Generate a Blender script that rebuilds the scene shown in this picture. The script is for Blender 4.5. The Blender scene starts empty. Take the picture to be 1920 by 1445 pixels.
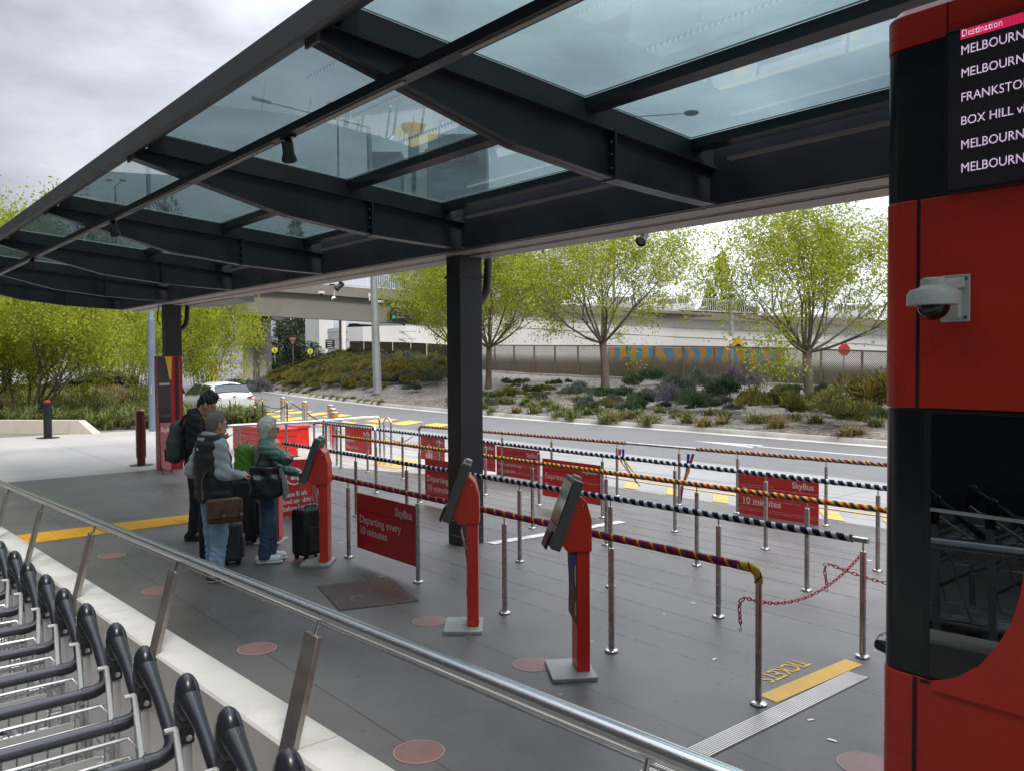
import bpy, math, random
import numpy as np
from mathutils import Vector, Matrix
R = math.radians
rnd = random.Random(7)
scene = bpy.context.scene
COL = scene.collection
# ------------------------------------------------------------------ camera
# world: X along the queue rails (to the right), Y across towards the road, Z up
F, CX, CY, EYE = 1570.0, 960.0, 722.5, 2.24          # photograph is 1920 x 1445
_a = math.atan(1310 / F); _p = math.atan(47.5 / F); _r = .006
_fh = Vector((-math.cos(_a), math.sin(_a), 0)); _up = Vector((0, 0, 1)); _r0 = _fh.cross(_up)
FW = _fh * math.cos(_p) - _up * math.sin(_p); _u0 = _r0.cross(FW)
RT = _r0 * math.cos(_r) - _u0 * math.sin(_r); UP = _u0 * math.cos(_r) + _r0 * math.sin(_r)
CAMP = Vector((0, 0, EYE))
cam = bpy.data.cameras.new('camera'); camo = bpy.data.objects.new('camera', cam); COL.objects.link(camo)
mw = Matrix.Identity(4)
for i in range(3):
    mw[i][0], mw[i][1], mw[i][2], mw[i][3] = RT[i], UP[i], -FW[i], CAMP[i]
camo.matrix_world = mw
cam.sensor_width = 36; cam.sensor_fit = 'HORIZONTAL'; cam.lens = F / 1920 * 36
cam.clip_start = .05; cam.clip_end = 2000
scene.camera = camo
def ray(x, y): return FW + RT * ((x - CX) / F) - UP * ((y - CY) / F)
def G(x, y, z=0.0):
    d = ray(x, y); return CAMP + d * ((z - EYE) / d.z)
def PY(x, y, Y):
    d = ray(x, y); return CAMP + d * (Y / d.y)
def PX(x, y, X):
    d = ray(x, y); return CAMP + d * (X / d.x)
def DP(x, y, depth): return CAMP + ray(x, y) * depth
# ------------------------------------------------------------------ world
SUN_AZ = Vector((.98, -.2, 0)).normalized(); SUN_EL = R(50)
sdir = SUN_AZ * math.cos(SUN_EL) + Vector((0, 0, math.sin(SUN_EL)))
w = bpy.data.worlds.new('World'); scene.world = w; w.use_nodes = True
nt = w.node_tree; nt.nodes.clear()
def N(tree, t, **kw):
    n = tree.nodes.new(t)
    for k, v in kw.items(): setattr(n, k, v)
    return n
def MA(tree, op, a, b=None, c=None, clamp=False):
    n = tree.nodes.new('ShaderNodeMath'); n.operation = op; n.use_clamp = clamp
    for i, v in enumerate((a, b, c)):
        if v is None: continue
        if isinstance(v, (int, float)): n.inputs[i].default_value = v
        else: tree.links.new(v, n.inputs[i])
    return n.outputs[0]
sky = N(nt, 'ShaderNodeTexSky', sky_type='NISHITA', sun_disc=False)
sky.sun_elevation = SUN_EL; sky.sun_rotation = math.atan2(SUN_AZ.x, SUN_AZ.y)
tc = N(nt, 'ShaderNodeTexCoord')
mp = N(nt, 'ShaderNodeMapping'); mp.inputs['Scale'].default_value = (1, 1, 2.6); mp.inputs['Rotation'].default_value = (0, 0, 1.1)
nt.links.new(tc.outputs['Generated'], mp.inputs['Vector'])
n1 = N(nt, 'ShaderNodeTexNoise'); n1.inputs['Scale'].default_value = 2.3; n1.inputs['Detail'].default_value = 7; n1.inputs['Roughness'].default_value = .52
n1.inputs['Distortion'].default_value = .35
nt.links.new(mp.outputs[0], n1.inputs['Vector'])
cr = N(nt, 'ShaderNodeValToRGB')
cr.color_ramp.elements[0].position = .40; cr.color_ramp.elements[0].color = (.120, .132, .158, 1)
cr.color_ramp.elements[1].position = .76; cr.color_ramp.elements[1].color = (.42, .43, .455, 1)
nt.links.new(n1.outputs['Fac'], cr.inputs['Fac'])
sx = N(nt, 'ShaderNodeSeparateXYZ'); nt.links.new(tc.outputs['Generated'], sx.inputs[0])
zen = N(nt, 'ShaderNodeMapRange', interpolation_type='SMOOTHSTEP')
zen.inputs['From Min'].default_value = .42; zen.inputs['From Max'].default_value = .95; zen.inputs['To Min'].default_value = 1; zen.inputs['To Max'].default_value = 5.8
nt.links.new(sx.outputs['Z'], zen.inputs['Value'])
dt = N(nt, 'ShaderNodeVectorMath', operation='DOT_PRODUCT'); nt.links.new(tc.outputs['Generated'], dt.inputs[0])
gd = (Vector((-.36, .93, 0)) * math.cos(R(28)) + Vector((0, 0, math.sin(R(28))))).normalized()
dt.inputs[1].default_value = gd
glow = MA(nt, 'MULTIPLY_ADD', MA(nt, 'POWER', MA(nt, 'MAXIMUM', dt.outputs['Value'], 0.0), 4.0), 4.6, 1.0)
fac = MA(nt, 'MULTIPLY', MA(nt, 'MULTIPLY', zen.outputs[0], glow), 10.0)
vs = N(nt, 'ShaderNodeVectorMath', operation='SCALE'); nt.links.new(cr.outputs['Color'], vs.inputs[0]); nt.links.new(fac, vs.inputs['Scale'])
mx = N(nt, 'ShaderNodeMixRGB'); mx.inputs['Fac'].default_value = .9
nt.links.new(sky.outputs['Color'], mx.inputs['Color1']); nt.links.new(vs.outputs[0], mx.inputs['Color2'])
bg = N(nt, 'ShaderNodeBackground'); bg.inputs['Strength'].default_value = .1
nt.links.new(mx.outputs['Color'], bg.inputs['Color'])
wo = N(nt, 'ShaderNodeOutputWorld'); nt.links.new(bg.outputs[0], wo.inputs['Surface'])
# ------------------------------------------------------------------ sun
sl = bpy.data.lights.new('sun', 'SUN'); sl.energy = 1.7; sl.angle = R(13); sl.color = (1, .95, .87)
so = bpy.data.objects.new('sun', sl); COL.objects.link(so)
so.rotation_euler = (-sdir).to_track_quat('-Z', 'Y').to_euler(); so.location = (0, 0, 30)
scene.view_settings.view_transform = 'Standard'; scene.view_settings.look = 'None'
scene.view_settings.exposure = 0.52; scene.view_settings.gamma = 1.0
scene.cycles.max_bounces = 8; scene.cycles.transparent_max_bounces = 16
# ------------------------------------------------------------------ materials
MATS = {}
def mat(name, col, rough=.6, metal=0.0, var=.12, vscale=6.0, bump=0.0, bscale=60.0, spec=.5, coat=0.0, rvar=.08, dirt=None, dscale=1.2):
    if name in MATS: return MATS[name]
    m = bpy.data.materials.new(name); m.use_nodes = True; t = m.node_tree
    b = t.nodes['Principled BSDF']; MATS[name] = m
    tcn = N(t, 'ShaderNodeTexCoord')
    b.inputs['Roughness'].default_value = rough; b.inputs['Metallic'].default_value = metal
    b.inputs['Specular IOR Level'].default_value = spec; b.inputs['Coat Weight'].default_value = coat
    c = (*col, 1) if len(col) == 3 else col
    nz = N(t, 'ShaderNodeTexNoise'); nz.inputs['Scale'].default_value = vscale; nz.inputs['Detail'].default_value = 5
    t.links.new(tcn.outputs['Object'], nz.inputs['Vector'])
    mr = N(t, 'ShaderNodeMapRange'); mr.inputs['From Min'].default_value = .3; mr.inputs['From Max'].default_value = .7
    mr.inputs['To Min'].default_value = 1 - var; mr.inputs['To Max'].default_value = 1 + var
    t.links.new(nz.outputs['Fac'], mr.inputs['Value'])
    v = N(t, 'ShaderNodeVectorMath', operation='SCALE'); v.inputs[0].default_value = c[:3]; t.links.new(mr.outputs[0], v.inputs['Scale'])
    out = v.outputs[0]
    if dirt:
        n2 = N(t, 'ShaderNodeTexNoise'); n2.inputs['Scale'].default_value = dscale; n2.inputs['Detail'].default_value = 8; n2.inputs['Roughness'].default_value = .65
        t.links.new(tcn.outputs['Object'], n2.inputs['Vector'])
        r2 = N(t, 'ShaderNodeMapRange'); r2.inputs['From Min'].default_value = .5; r2.inputs['From Max'].default_value = .72; r2.inputs['To Max'].default_value = .75
        t.links.new(n2.outputs['Fac'], r2.inputs['Value'])
        m2 = N(t, 'ShaderNodeMixRGB'); m2.inputs['Color2'].default_value = (*dirt, 1)
        t.links.new(r2.outputs[0], m2.inputs['Fac']); t.links.new(out, m2.inputs['Color1']); out = m2.outputs['Color']
    t.links.new(out, b.inputs['Base Color'])
    r3 = N(t, 'ShaderNodeMapRange'); r3.inputs['From Min'].default_value = .3; r3.inputs['From Max'].default_value = .7
    r3.inputs['To Min'].default_value = max(0.02, rough - rvar); r3.inputs['To Max'].default_value = min(1, rough + rvar)
    t.links.new(nz.outputs['Fac'], r3.inputs['Value']); t.links.new(r3.outputs[0], b.inputs['Roughness'])
    if bump:
        n4 = N(t, 'ShaderNodeTexNoise'); n4.inputs['Scale'].default_value = bscale; n4.inputs['Detail'].default_value = 4
        t.links.new(tcn.outputs['Object'], n4.inputs['Vector'])
        bp = N(t, 'ShaderNodeBump'); bp.inputs['Strength'].default_value = bump; bp.inputs['Distance'].default_value = .02
        t.links.new(n4.outputs['Fac'], bp.inputs['Height']); t.links.new(bp.outputs[0], b.inputs['Normal'])
    return m
def bsdf(m): return m.node_tree.nodes['Principled BSDF']
def emis(name, col, strength, dots=0.0):
    m = mat(name, tuple(.3 * c for c in col), .5); b = bsdf(m); t = m.node_tree
    b.inputs['Emission Color'].default_value = (*col, 1); b.inputs['Emission Strength'].default_value = strength
    if dots:
        tcn = N(t, 'ShaderNodeTexCoord'); s = N(t, 'ShaderNodeSeparateXYZ'); t.links.new(tcn.outputs['Object'], s.inputs[0])
        fx = MA(t, 'GREATER_THAN', MA(t, 'FRACT', MA(t, 'DIVIDE', s.outputs['X'], dots)), .33)
        fz = MA(t, 'GREATER_THAN', MA(t, 'FRACT', MA(t, 'DIVIDE', s.outputs['Z'], dots)), .33)
        t.links.new(MA(t, 'MULTIPLY', MA(t, 'MULTIPLY', fx, fz), strength), b.inputs['Emission Strength'])
    return m
def leafmat(name, cols, scale=9.0, trans=.35, rough=.55):
    if name in MATS: return MATS[name]
    m = bpy.data.materials.new(name); m.use_nodes = True; t = m.node_tree; MATS[name] = m
    b = t.nodes['Principled BSDF']; b.inputs['Roughness'].default_value = rough; b.inputs['Specular IOR Level'].default_value = .3
    tcn = N(t, 'ShaderNodeTexCoord'); nz = N(t, 'ShaderNodeTexNoise'); nz.inputs['Scale'].default_value = scale; nz.inputs['Detail'].default_value = 3
    t.links.new(tcn.outputs['Object'], nz.inputs['Vector'])
    r = N(t, 'ShaderNodeValToRGB'); e = r.color_ramp.elements
    e[0].position = .3; e[0].color = (*cols[0], 1); e[1].position = .7; e[1].color = (*cols[-1], 1)
    for i, c in enumerate(cols[1:-1]):
        q = e.new(.3 + .4 * (i + 1) / (len(cols) - 1)); q.color = (*c, 1)
    t.links.new(nz.outputs['Fac'], r.inputs['Fac']); t.links.new(r.outputs['Color'], b.inputs['Base Color'])
    tr = N(t, 'ShaderNodeBsdfTranslucent'); t.links.new(r.outputs['Color'], tr.inputs['Color'])
    ms = N(t, 'ShaderNodeMixShader'); ms.inputs['Fac'].default_value = trans
    t.links.new(b.outputs[0], ms.inputs[1]); t.links.new(tr.outputs[0], ms.inputs[2])
    t.links.new(ms.outputs[0], t.nodes['Material Output'].inputs['Surface'])
    return m
def glassmat(name, tint, refl=1.0, rough=.0, milk=0.0):
    m = bpy.data.materials.new(name); m.use_nodes = True; t = m.node_tree; MATS[name] = m
    t.nodes.remove(t.nodes['Principled BSDF'])
    tr = N(t, 'ShaderNodeBsdfTransparent'); tr.inputs['Color'].default_value = (*tint, 1)
    tcn = N(t, 'ShaderNodeTexCoord'); nz = N(t, 'ShaderNodeTexNoise'); nz.inputs['Scale'].default_value = .9; nz.inputs['Detail'].default_value = 4
    t.links.new(tcn.outputs['Object'], nz.inputs['Vector'])
    mr = N(t, 'ShaderNodeMapRange'); mr.inputs['To Min'].default_value = .88; mr.inputs['To Max'].default_value = 1.08
    t.links.new(nz.outputs['Fac'], mr.inputs['Value'])
    v = N(t, 'ShaderNodeVectorMath', operation='SCALE'); v.inputs[0].default_value = tint; t.links.new(mr.outputs[0], v.inputs['Scale'])
    t.links.new(v.outputs[0], tr.inputs['Color'])
    gl = N(t, 'ShaderNodeBsdfGlossy'); gl.inputs['Roughness'].default_value = rough; gl.inputs['Color'].default_value = (.9, .95, 1, 1)
    lw = N(t, 'ShaderNodeLayerWeight'); lw.inputs['Blend'].default_value = .5          # Schlick reflectance, the same from both sides of the pane
    fr = MA(t, 'MULTIPLY_ADD', MA(t, 'POWER', lw.outputs['Facing'], 5.0), .93, .045)
    body = tr.outputs[0]
    if milk:                                                # dust on the pane scatters a little skylight
        tl = N(t, 'ShaderNodeBsdfTranslucent'); tl.inputs['Color'].default_value = (.62, .74, .74, 1); m0 = N(t, 'ShaderNodeMixShader')
        n3 = N(t, 'ShaderNodeTexNoise'); n3.inputs['Scale'].default_value = 2.2; n3.inputs['Detail'].default_value = 9; n3.inputs['Roughness'].default_value = .7; t.links.new(tcn.outputs['Object'], n3.inputs['Vector'])
        r3 = N(t, 'ShaderNodeMapRange'); r3.inputs['From Min'].default_value = .35; r3.inputs['From Max'].default_value = .75; r3.inputs['To Min'].default_value = milk * .6; r3.inputs['To Max'].default_value = milk * 1.7; t.links.new(n3.outputs['Fac'], r3.inputs['Value'])
        vo = N(t, 'ShaderNodeTexVoronoi'); vo.inputs['Scale'].default_value = 2.6; t.links.new(tcn.outputs['Object'], vo.inputs['Vector'])
        spk = MA(t, 'MULTIPLY', MA(t, 'LESS_THAN', vo.outputs['Distance'], .028), .8); t.links.new(MA(t, 'MAXIMUM', r3.outputs[0], spk), m0.inputs['Fac']); t.links.new(tr.outputs[0], m0.inputs[1]); t.links.new(tl.outputs[0], m0.inputs[2]); body = m0.outputs[0]
    ms = N(t, 'ShaderNodeMixShader'); t.links.new(MA(t, 'MULTIPLY', fr, refl, clamp=True), ms.inputs['Fac'])
    t.links.new(body, ms.inputs[1]); t.links.new(gl.outputs[0], ms.inputs[2])
    t.links.new(ms.outputs[0], t.nodes['Material Output'].inputs['Surface'])
    return m
# ------------------------------------------------------------------ mesh builder
def frame(d):
    d = Vector(d).normalized(); a = Vector((0, 0, 1)) if abs(d.z) < .9 else Vector((1, 0, 0))
    s = d.cross(a).normalized(); return s, s.cross(d).normalized()
class MB:
    def __init__(s): s.v = []; s.f = []; s.mi = []; s.uv = {}; s.cur = 0
    def add(s, vs, fs):
        o = len(s.v); s.v += [tuple(x) for x in vs]
        for f in fs: s.f.append(tuple(i + o for i in f)); s.mi.append(s.cur)
        return o
    def box(s, c, size, rz=0.0, M=None):
        hx, hy, hz = [k / 2 for k in size]; c = Vector(c); ca, sa = math.cos(rz), math.sin(rz); P = []
        for z in (-hz, hz):
            for x, y in ((-hx, -hy), (hx, -hy), (hx, hy), (-hx, hy)):
                q = Vector((x, y, z))
                if M is not None: q = M @ q
                P.append(c + Vector((q.x * ca - q.y * sa, q.x * sa + q.y * ca, q.z)))
        s.add(P, [(3, 2, 1, 0), (4, 5, 6, 7), (0, 1, 5, 4), (1, 2, 6, 5), (2, 3, 7, 6), (3, 0, 4, 7)]); return s
    def box2(s, a, b): a, b = Vector(a), Vector(b); return s.box((a + b) / 2, [abs(k) for k in (b - a)])
    def bar(s, a, b, wdt, hgt, upv=(0, 0, 1)):
        a, b = Vector(a), Vector(b); d = (b - a).normalized(); sd = d.cross(Vector(upv)).normalized(); u = sd.cross(d)
        P = [p + sd * (i * wdt / 2) + u * (j * hgt / 2) for p in (a, b) for i, j in ((-1, -1), (1, -1), (1, 1), (-1, 1))]
        s.add(P, [(3, 2, 1, 0), (4, 5, 6, 7), (0, 1, 5, 4), (1, 2, 6, 5), (2, 3, 7, 6), (3, 0, 4, 7)]); return s
    def tube(s, pts, r, n=10, cap=True, uv=False):
        pts = [Vector(p) for p in pts]; m = len(pts); rs = r if isinstance(r, (list, tuple)) else [r] * m
        base = len(s.v); u = None; L = 0; lens = []
        for i, p in enumerate(pts):
            d = (pts[min(i + 1, m - 1)] - pts[max(i - 1, 0)]).normalized()
            if u is None: u, v = frame(d)
            else: u = (u - d * u.dot(d)).normalized(); v = u.cross(d) if False else d.cross(u) * -1
            if i: L += (p - pts[i - 1]).length
            lens.append(L)
            s.v += [tuple(p + (u * math.cos(t) + v * math.sin(t)) * rs[i]) for t in [2 * math.pi * k / n for k in range(n)]]
        for i in range(m - 1):
            for k in range(n):
                a = base + i * n + k; b = base + i * n + (k + 1) % n
                s.f.append((a, b, b + n, a + n)); s.mi.append(s.cur)
                if uv: s.uv[len(s.f) - 1] = ((lens[i], k / n), (lens[i], (k + 1) / n), (lens[i + 1], (k + 1) / n), (lens[i + 1], k / n))
        if cap:
            s.f.append(tuple(base + k for k in range(n))[::-1]); s.mi.append(s.cur)
            s.f.append(tuple(base + (m - 1) * n + k for k in range(n))); s.mi.append(s.cur)
        return s
    def lathe(s, c, prof, n=16, axis=(0, 0, 1)):
        c = Vector(c); ax = Vector(axis).normalized(); u, v = frame(ax); base = len(s.v)
        for r, z in prof:
            s.v += [tuple(c + ax * z + (u * math.cos(t) + v * math.sin(t)) * r) for t in [2 * math.pi * k / n for k in range(n)]]
        for i in range(len(prof) - 1):
            for k in range(n):
                a = base + i * n + k; b = base + i * n + (k + 1) % n; s.f.append((a, b, b + n, a + n)); s.mi.append(s.cur)
        s.f.append(tuple(base + k for k in range(n))[::-1]); s.mi.append(s.cur)
        e = base + (len(prof) - 1) * n; s.f.append(tuple(e + k for k in range(n))); s.mi.append(s.cur); return s
    def prism(s, poly, a, b):
        """poly: 3D points, swept by vector a->b (offsets)"""
        n = len(poly); a, b = Vector(a), Vector(b)
        s.add([Vector(p) + a for p in poly] + [Vector(p) + b for p in poly],
              [tuple(range(n))[::-1], tuple(range(n, 2 * n))] + [(i, (i + 1) % n, n + (i + 1) % n, n + i) for i in range(n)]); return s
    def quad(s, a, b, c, d): s.add([a, b, c, d], [(0, 1, 2, 3)]); return s
    def ball(s, c, r, n=12, m=8):
        rx, ry, rz = r if isinstance(r, (tuple, list)) else (r, r, r); c = Vector(c); vs = []; fs = []
        for i in range(m + 1):
            th = math.pi * i / m
            for k in range(n):
                ph = 2 * math.pi * k / n; vs.append(c + Vector((rx * math.sin(th) * math.cos(ph), ry * math.sin(th) * math.sin(ph), rz * math.cos(th))))
        for i in range(m):
            for k in range(n): fs.append((i * n + k, (i + 1) * n + k, (i + 1) * n + (k + 1) % n, i * n + (k + 1) % n))
        s.add(vs, fs); return s
    def xf(s, M, start=0):
        for i in range(start, len(s.v)): s.v[i] = tuple(M @ Vector(s.v[i]))
        return s
    def mesh(s, name, m, smooth=True, bevel=0):
        me = bpy.data.meshes.new(name); me.from_pydata(s.v, [], s.f); me.update()
        for k in (m if isinstance(m, (list, tuple)) else [m]): me.materials.append(k)
        if max(s.mi or [0]): me.polygons.foreach_set('material_index', s.mi)
        if s.uv:
            ul = me.uv_layers.new(name='UVMap')
            for fi, co in s.uv.items():
                ls = me.polygons[fi].loop_start
                for j, c in enumerate(co): ul.data[ls + j].uv = c
        fix_normals(me)
        if smooth: smooth_by_angle(me)
        return me
    def build(s, name, m, parent=None, smooth=True, local=False, bevel=0, **tagkw):
        if parent is None and not local:
            a = np.array(s.v); c = Vector(((a[:, 0].min() + a[:, 0].max()) / 2, (a[:, 1].min() + a[:, 1].max()) / 2, a[:, 2].min()))
            s.v = [tuple(Vector(p) - c) for p in s.v]
        elif parent is not None and not local:
            c = parent.location.copy(); q = parent
            while q.parent is not None: q = q.parent; c += q.location
            s.v = [tuple(Vector(p) - c) for p in s.v]; c = Vector((0, 0, 0))
        else: c = Vector((0, 0, 0))
        o = bpy.data.objects.new(name, s.mesh(name, m, smooth)); COL.objects.link(o); o.location = c
        if parent is not None: o.parent = parent
        if bevel:
            bm = o.modifiers.new('bevel', 'BEVEL'); bm.width = bevel; bm.segments = 2; bm.limit_method = 'ANGLE'; bm.angle_limit = R(40)
        if tagkw: tag(o, **tagkw)
        return o
import bmesh
def fix_normals(me):
    if len(me.polygons) > 9000: return
    bm = bmesh.new(); bm.from_mesh(me); bmesh.ops.recalc_face_normals(bm, faces=bm.faces); bm.to_mesh(me); bm.free()
def smooth_by_angle(me, ang=35):
    me.polygons.foreach_set('use_smooth', [True] * len(me.polygons))
    if len(me.polygons) > 9000: return
    bm = bmesh.new(); bm.from_mesh(me); lim = R(ang)
    for e in bm.edges:
        if len(e.link_faces) != 2 or e.calc_face_angle(0) > lim: e.smooth = False
    bm.to_mesh(me); bm.free()
def tag(o, label=None, cat=None, group=None, kind=None):
    if label: o['label'] = label
    if cat: o['category'] = cat
    if group: o['group'] = group
    if kind: o['kind'] = kind
    return o
def thing(name, loc, label, cat, group=None, rz=0.0):
    o = bpy.data.objects.new(name, None); COL.objects.link(o); o.location = loc; o.rotation_euler = (0, 0, rz); o.empty_display_size = .1
    return tag(o, label, cat, group)
def kids(o): return [c for c in list(o.children)]
def dup(o, loc=None, rz=None, label=None, group=None, parent=None, sc=None):
    c = o.copy(); COL.objects.link(c)
    if parent is not None: c.parent = parent
    if loc is not None: c.location = loc
    if rz is not None: c.rotation_euler = (0, 0, rz)
    if sc is not None: c.scale = (sc, sc, sc) if isinstance(sc, (int, float)) else sc
    if label: c['label'] = label
    if group: c['group'] = group
    for ch in kids(o): dup(ch, parent=c)
    return c
ORD = ['first', 'second', 'third', 'fourth', 'fifth', 'sixth', 'seventh', 'eighth', 'ninth', 'tenth', 'eleventh', 'twelfth', 'thirteenth', 'fourteenth', 'fifteenth', 'sixteenth', 'seventeenth', 'eighteenth']
# text as mesh: o = lower-left (or centre) of the line, rv = reading direction, uv = up direction of the letters
def text(mb, body, o, size, rv=(1, 0, 0), uv=(0, 0, 1), align='LEFT', bold=.0, depth=.002, sx=1.0):
    cu = bpy.data.curves.new('t', 'FONT'); cu.body = body; cu.size = size; cu.align_x = align; cu.resolution_u = 3
    cu.offset = bold * size; cu.extrude = depth / 2; cu.space_line = .95
    ob = bpy.data.objects.new('t', cu); me = bpy.data.meshes.new_from_object(ob)
    rv, uv = Vector(rv).normalized(), Vector(uv).normalized(); n = rv.cross(uv); o = Vector(o)
    vs = [o + rv * (v.co.x * sx) + uv * v.co.y + n * (v.co.z + depth / 2) for v in me.vertices]
    mb.add(vs, [tuple(p.vertices) for p in me.polygons])
    bpy.data.objects.remove(ob); bpy.data.curves.remove(cu); bpy.data.meshes.remove(me)
    return mb
def arc(c, a, b, r0, n=8):
    """points of a quarter bend centred at c from direction a to direction b"""
    c, a, b = Vector(c), Vector(a), Vector(b)
    return [c + (a * math.cos(t) + b * math.sin(t)) * r0 for t in [math.pi / 2 * i / n for i in range(n + 1)]]
# ------------------------------------------------------------------ palette
STEEL = mat('brushed_steel', (.50, .48, .46), .27, 1.0, .15, 9, rvar=.1)
STEEL2 = mat('polished_rail_steel', (.76, .76, .75), .23, 1.0, .03, 3, rvar=.02)
POSTST = mat('post_plate_steel', (.38, .345, .31), .42, 1.0, .2, 5, dirt=(.2, .17, .14), dscale=9)
CHROME = mat('trolley_steel', (.62, .61, .60), .25, 1.0, .1)
DARK = mat('canopy_paint', (.017, .021, .027), .42, 0, .25, 2.0, spec=.5)
DARK2 = mat('canopy_paint_grey', (.045, .05, .05), .5, 0, .15, 2)
COLP = mat('column_paint', (.022, .022, .024), .38, 0, .12, 3)
SOFFIT = mat('soffit_sheet', (.36, .32, .29), .55, 0, .1, 2)
BLACK = mat('black_plastic', (.012, .013, .016), .35, 0, .2)
RUB = mat('black_rubber', (.010, .010, .011), .7)
RED = mat('red_paint', (.54, .026, .013), .38, 0, .08, 3, coat=.15)
REDB = mat('red_booth_panel', (.62, .036, .018), .30, 0, .07, 1.5, bump=.06, bscale=1.6, spec=.5, rvar=.10, dirt=(.48, .030, .018), dscale=2.5)
SIGNR = mat('sign_red', (.45, .024, .026), .40, 0, .06, 3)
WHITE = mat('white_lettering', (.80, .79, .78), .5, 0, .03)
CREAM = mat('faded_lettering', (.62, .52, .47), .5, 0, .05)
CONC = mat('pale_concrete', (.46, .43, .385), .8, 0, .10, 1.4, bump=.12, bscale=90, dirt=(.33, .31, .28), dscale=1.6)
CONCW = mat('upstand_concrete', (.60, .57, .52), .8, 0, .08, 2.0, bump=.12, bscale=70, dirt=(.42, .39, .35), dscale=2.2)
YEL = mat('yellow_paint', (.72, .42, .035), .6, 0, .12, 6, dirt=(.52, .33, .08), dscale=3)
YEL2 = mat('yellow_road_paint', (.78, .48, .05), .6, 0, .10, 3, dirt=(.55, .40, .14), dscale=2)
WLINE = mat('white_road_paint', (.62, .61, .59), .6, 0, .08, 4, dirt=(.42, .41, .4), dscale=2.5)
GREYP = mat('kiosk_grey', (.075, .078, .075), .42, 0, .05)
LGREY = mat('light_grey_plastic', (.30, .305, .295), .45, 0, .12, 8, dirt=(.2, .2, .19), dscale=6)
# ================================================================== ground and roads
def groundmat(name, col, rough, joints=None, var=.15, dirt=None, bump=.1, specks=True, rvar=.1, gum=False):
    m = mat(name, col, rough, 0, var, .55, bump, 220, dirt=dirt, dscale=.7, rvar=rvar); t = m.node_tree; b = bsdf(m)
    src = b.inputs['Base Color'].links[0].from_socket
    tcn = N(t, 'ShaderNodeTexCoord'); s = N(t, 'ShaderNodeSeparateXYZ'); t.links.new(tcn.outputs['Object'], s.inputs[0])
    # fine aggregate
    nz = N(t, 'ShaderNodeTexNoise'); nz.inputs['Scale'].default_value = 160; nz.inputs['Detail'].default_value = 2; t.links.new(tcn.outputs['Object'], nz.inputs['Vector'])
    mr = N(t, 'ShaderNodeMapRange'); mr.inputs['From Min'].default_value = .25; mr.inputs['From Max'].default_value = .75; mr.inputs['To Min'].default_value = .8; mr.inputs['To Max'].default_value = 1.2
    t.links.new(nz.outputs['Fac'], mr.inputs['Value'])
    v = N(t, 'ShaderNodeVectorMath', operation='SCALE'); t.links.new(src, v.inputs[0]); t.links.new(mr.outputs[0], v.inputs['Scale']); out = v.outputs[0]
    # small pale chips (litter, gum) with a shape of their own
    if specks:
        vo = N(t, 'ShaderNodeTexVoronoi'); vo.inputs['Scale'].default_value = 2.3; vo.inputs['Randomness'].default_value = 1; t.links.new(tcn.outputs['Object'], vo.inputs['Vector'])
        sp = MA(t, 'LESS_THAN', vo.outputs['Distance'], .035)
        mm = N(t, 'ShaderNodeMixRGB'); mm.inputs['Color2'].default_value = (.45, .43, .4, 1)
        t.links.new(MA(t, 'MULTIPLY', sp, .55), mm.inputs['Fac']); t.links.new(out, mm.inputs['Color1']); out = mm.outputs['Color']
    if gum:      # trodden gum spots and broad foot-worn patches
        vg = N(t, 'ShaderNodeTexVoronoi'); vg.inputs['Scale'].default_value = 5.2; t.links.new(tcn.outputs['Object'], vg.inputs['Vector'])
        sg = N(t, 'ShaderNodeSeparateColor'); t.links.new(vg.outputs['Color'], sg.inputs[0])
        gsp = MA(t, 'MULTIPLY', MA(t, 'LESS_THAN', vg.outputs['Distance'], MA(t, 'MULTIPLY', sg.outputs[0], .13)), .45)
        mm = N(t, 'ShaderNodeMixRGB'); mm.inputs['Color2'].default_value = (.042, .038, .036, 1); t.links.new(gsp, mm.inputs['Fac']); t.links.new(out, mm.inputs['Color1']); out = mm.outputs['Color']
        ng = N(t, 'ShaderNodeTexNoise'); ng.inputs['Scale'].default_value = .42; ng.inputs['Detail'].default_value = 9; ng.inputs['Roughness'].default_value = .62; ng.inputs['Distortion'].default_value = .6; t.links.new(tcn.outputs['Object'], ng.inputs['Vector'])
        rg = N(t, 'ShaderNodeMapRange'); rg.inputs['From Min'].default_value = .32; rg.inputs['From Max'].default_value = .68; rg.inputs['To Min'].default_value = .72; rg.inputs['To Max'].default_value = 1.26; t.links.new(ng.outputs['Fac'], rg.inputs['Value'])
        vv_ = N(t, 'ShaderNodeVectorMath', operation='SCALE'); t.links.new(out, vv_.inputs[0]); t.links.new(rg.outputs[0], vv_.inputs['Scale']); out = vv_.outputs[0]
    if joints:
        px, ox, py, oy, wd = joints; fs = []
        if px: fs.append(MA(t, 'LESS_THAN', MA(t, 'FRACT', MA(t, 'DIVIDE', MA(t, 'ADD', s.outputs['X'], ox), px)), wd / px))
        if py: fs.append(MA(t, 'LESS_THAN', MA(t, 'FRACT', MA(t, 'DIVIDE', MA(t, 'ADD', s.outputs['Y'], oy), py)), wd / py))
        f = fs[0] if len(fs) == 1 else MA(t, 'MAXIMUM', fs[0], fs[1])
        mm = N(t, 'ShaderNodeMixRGB'); mm.inputs['Color2'].default_value = (.025, .023, .022, 1)
        t.links.new(MA(t, 'MULTIPLY', f, .7), mm.inputs['Fac']); t.links.new(out, mm.inputs['Color1']); out = mm.outputs['Color']
    t.links.new(out, b.inputs['Base Color']); return m
ASPH = groundmat('road_asphalt', (.165, .16, .158), .82, None, .10, dirt=(.13, .127, .125))
PAVE = groundmat('platform_paving', (.108, .099, .092), .46, (0, 0, 1.38, .15, .012), .22, dirt=(.066, .060, .055), rvar=.14, gum=True)
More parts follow.
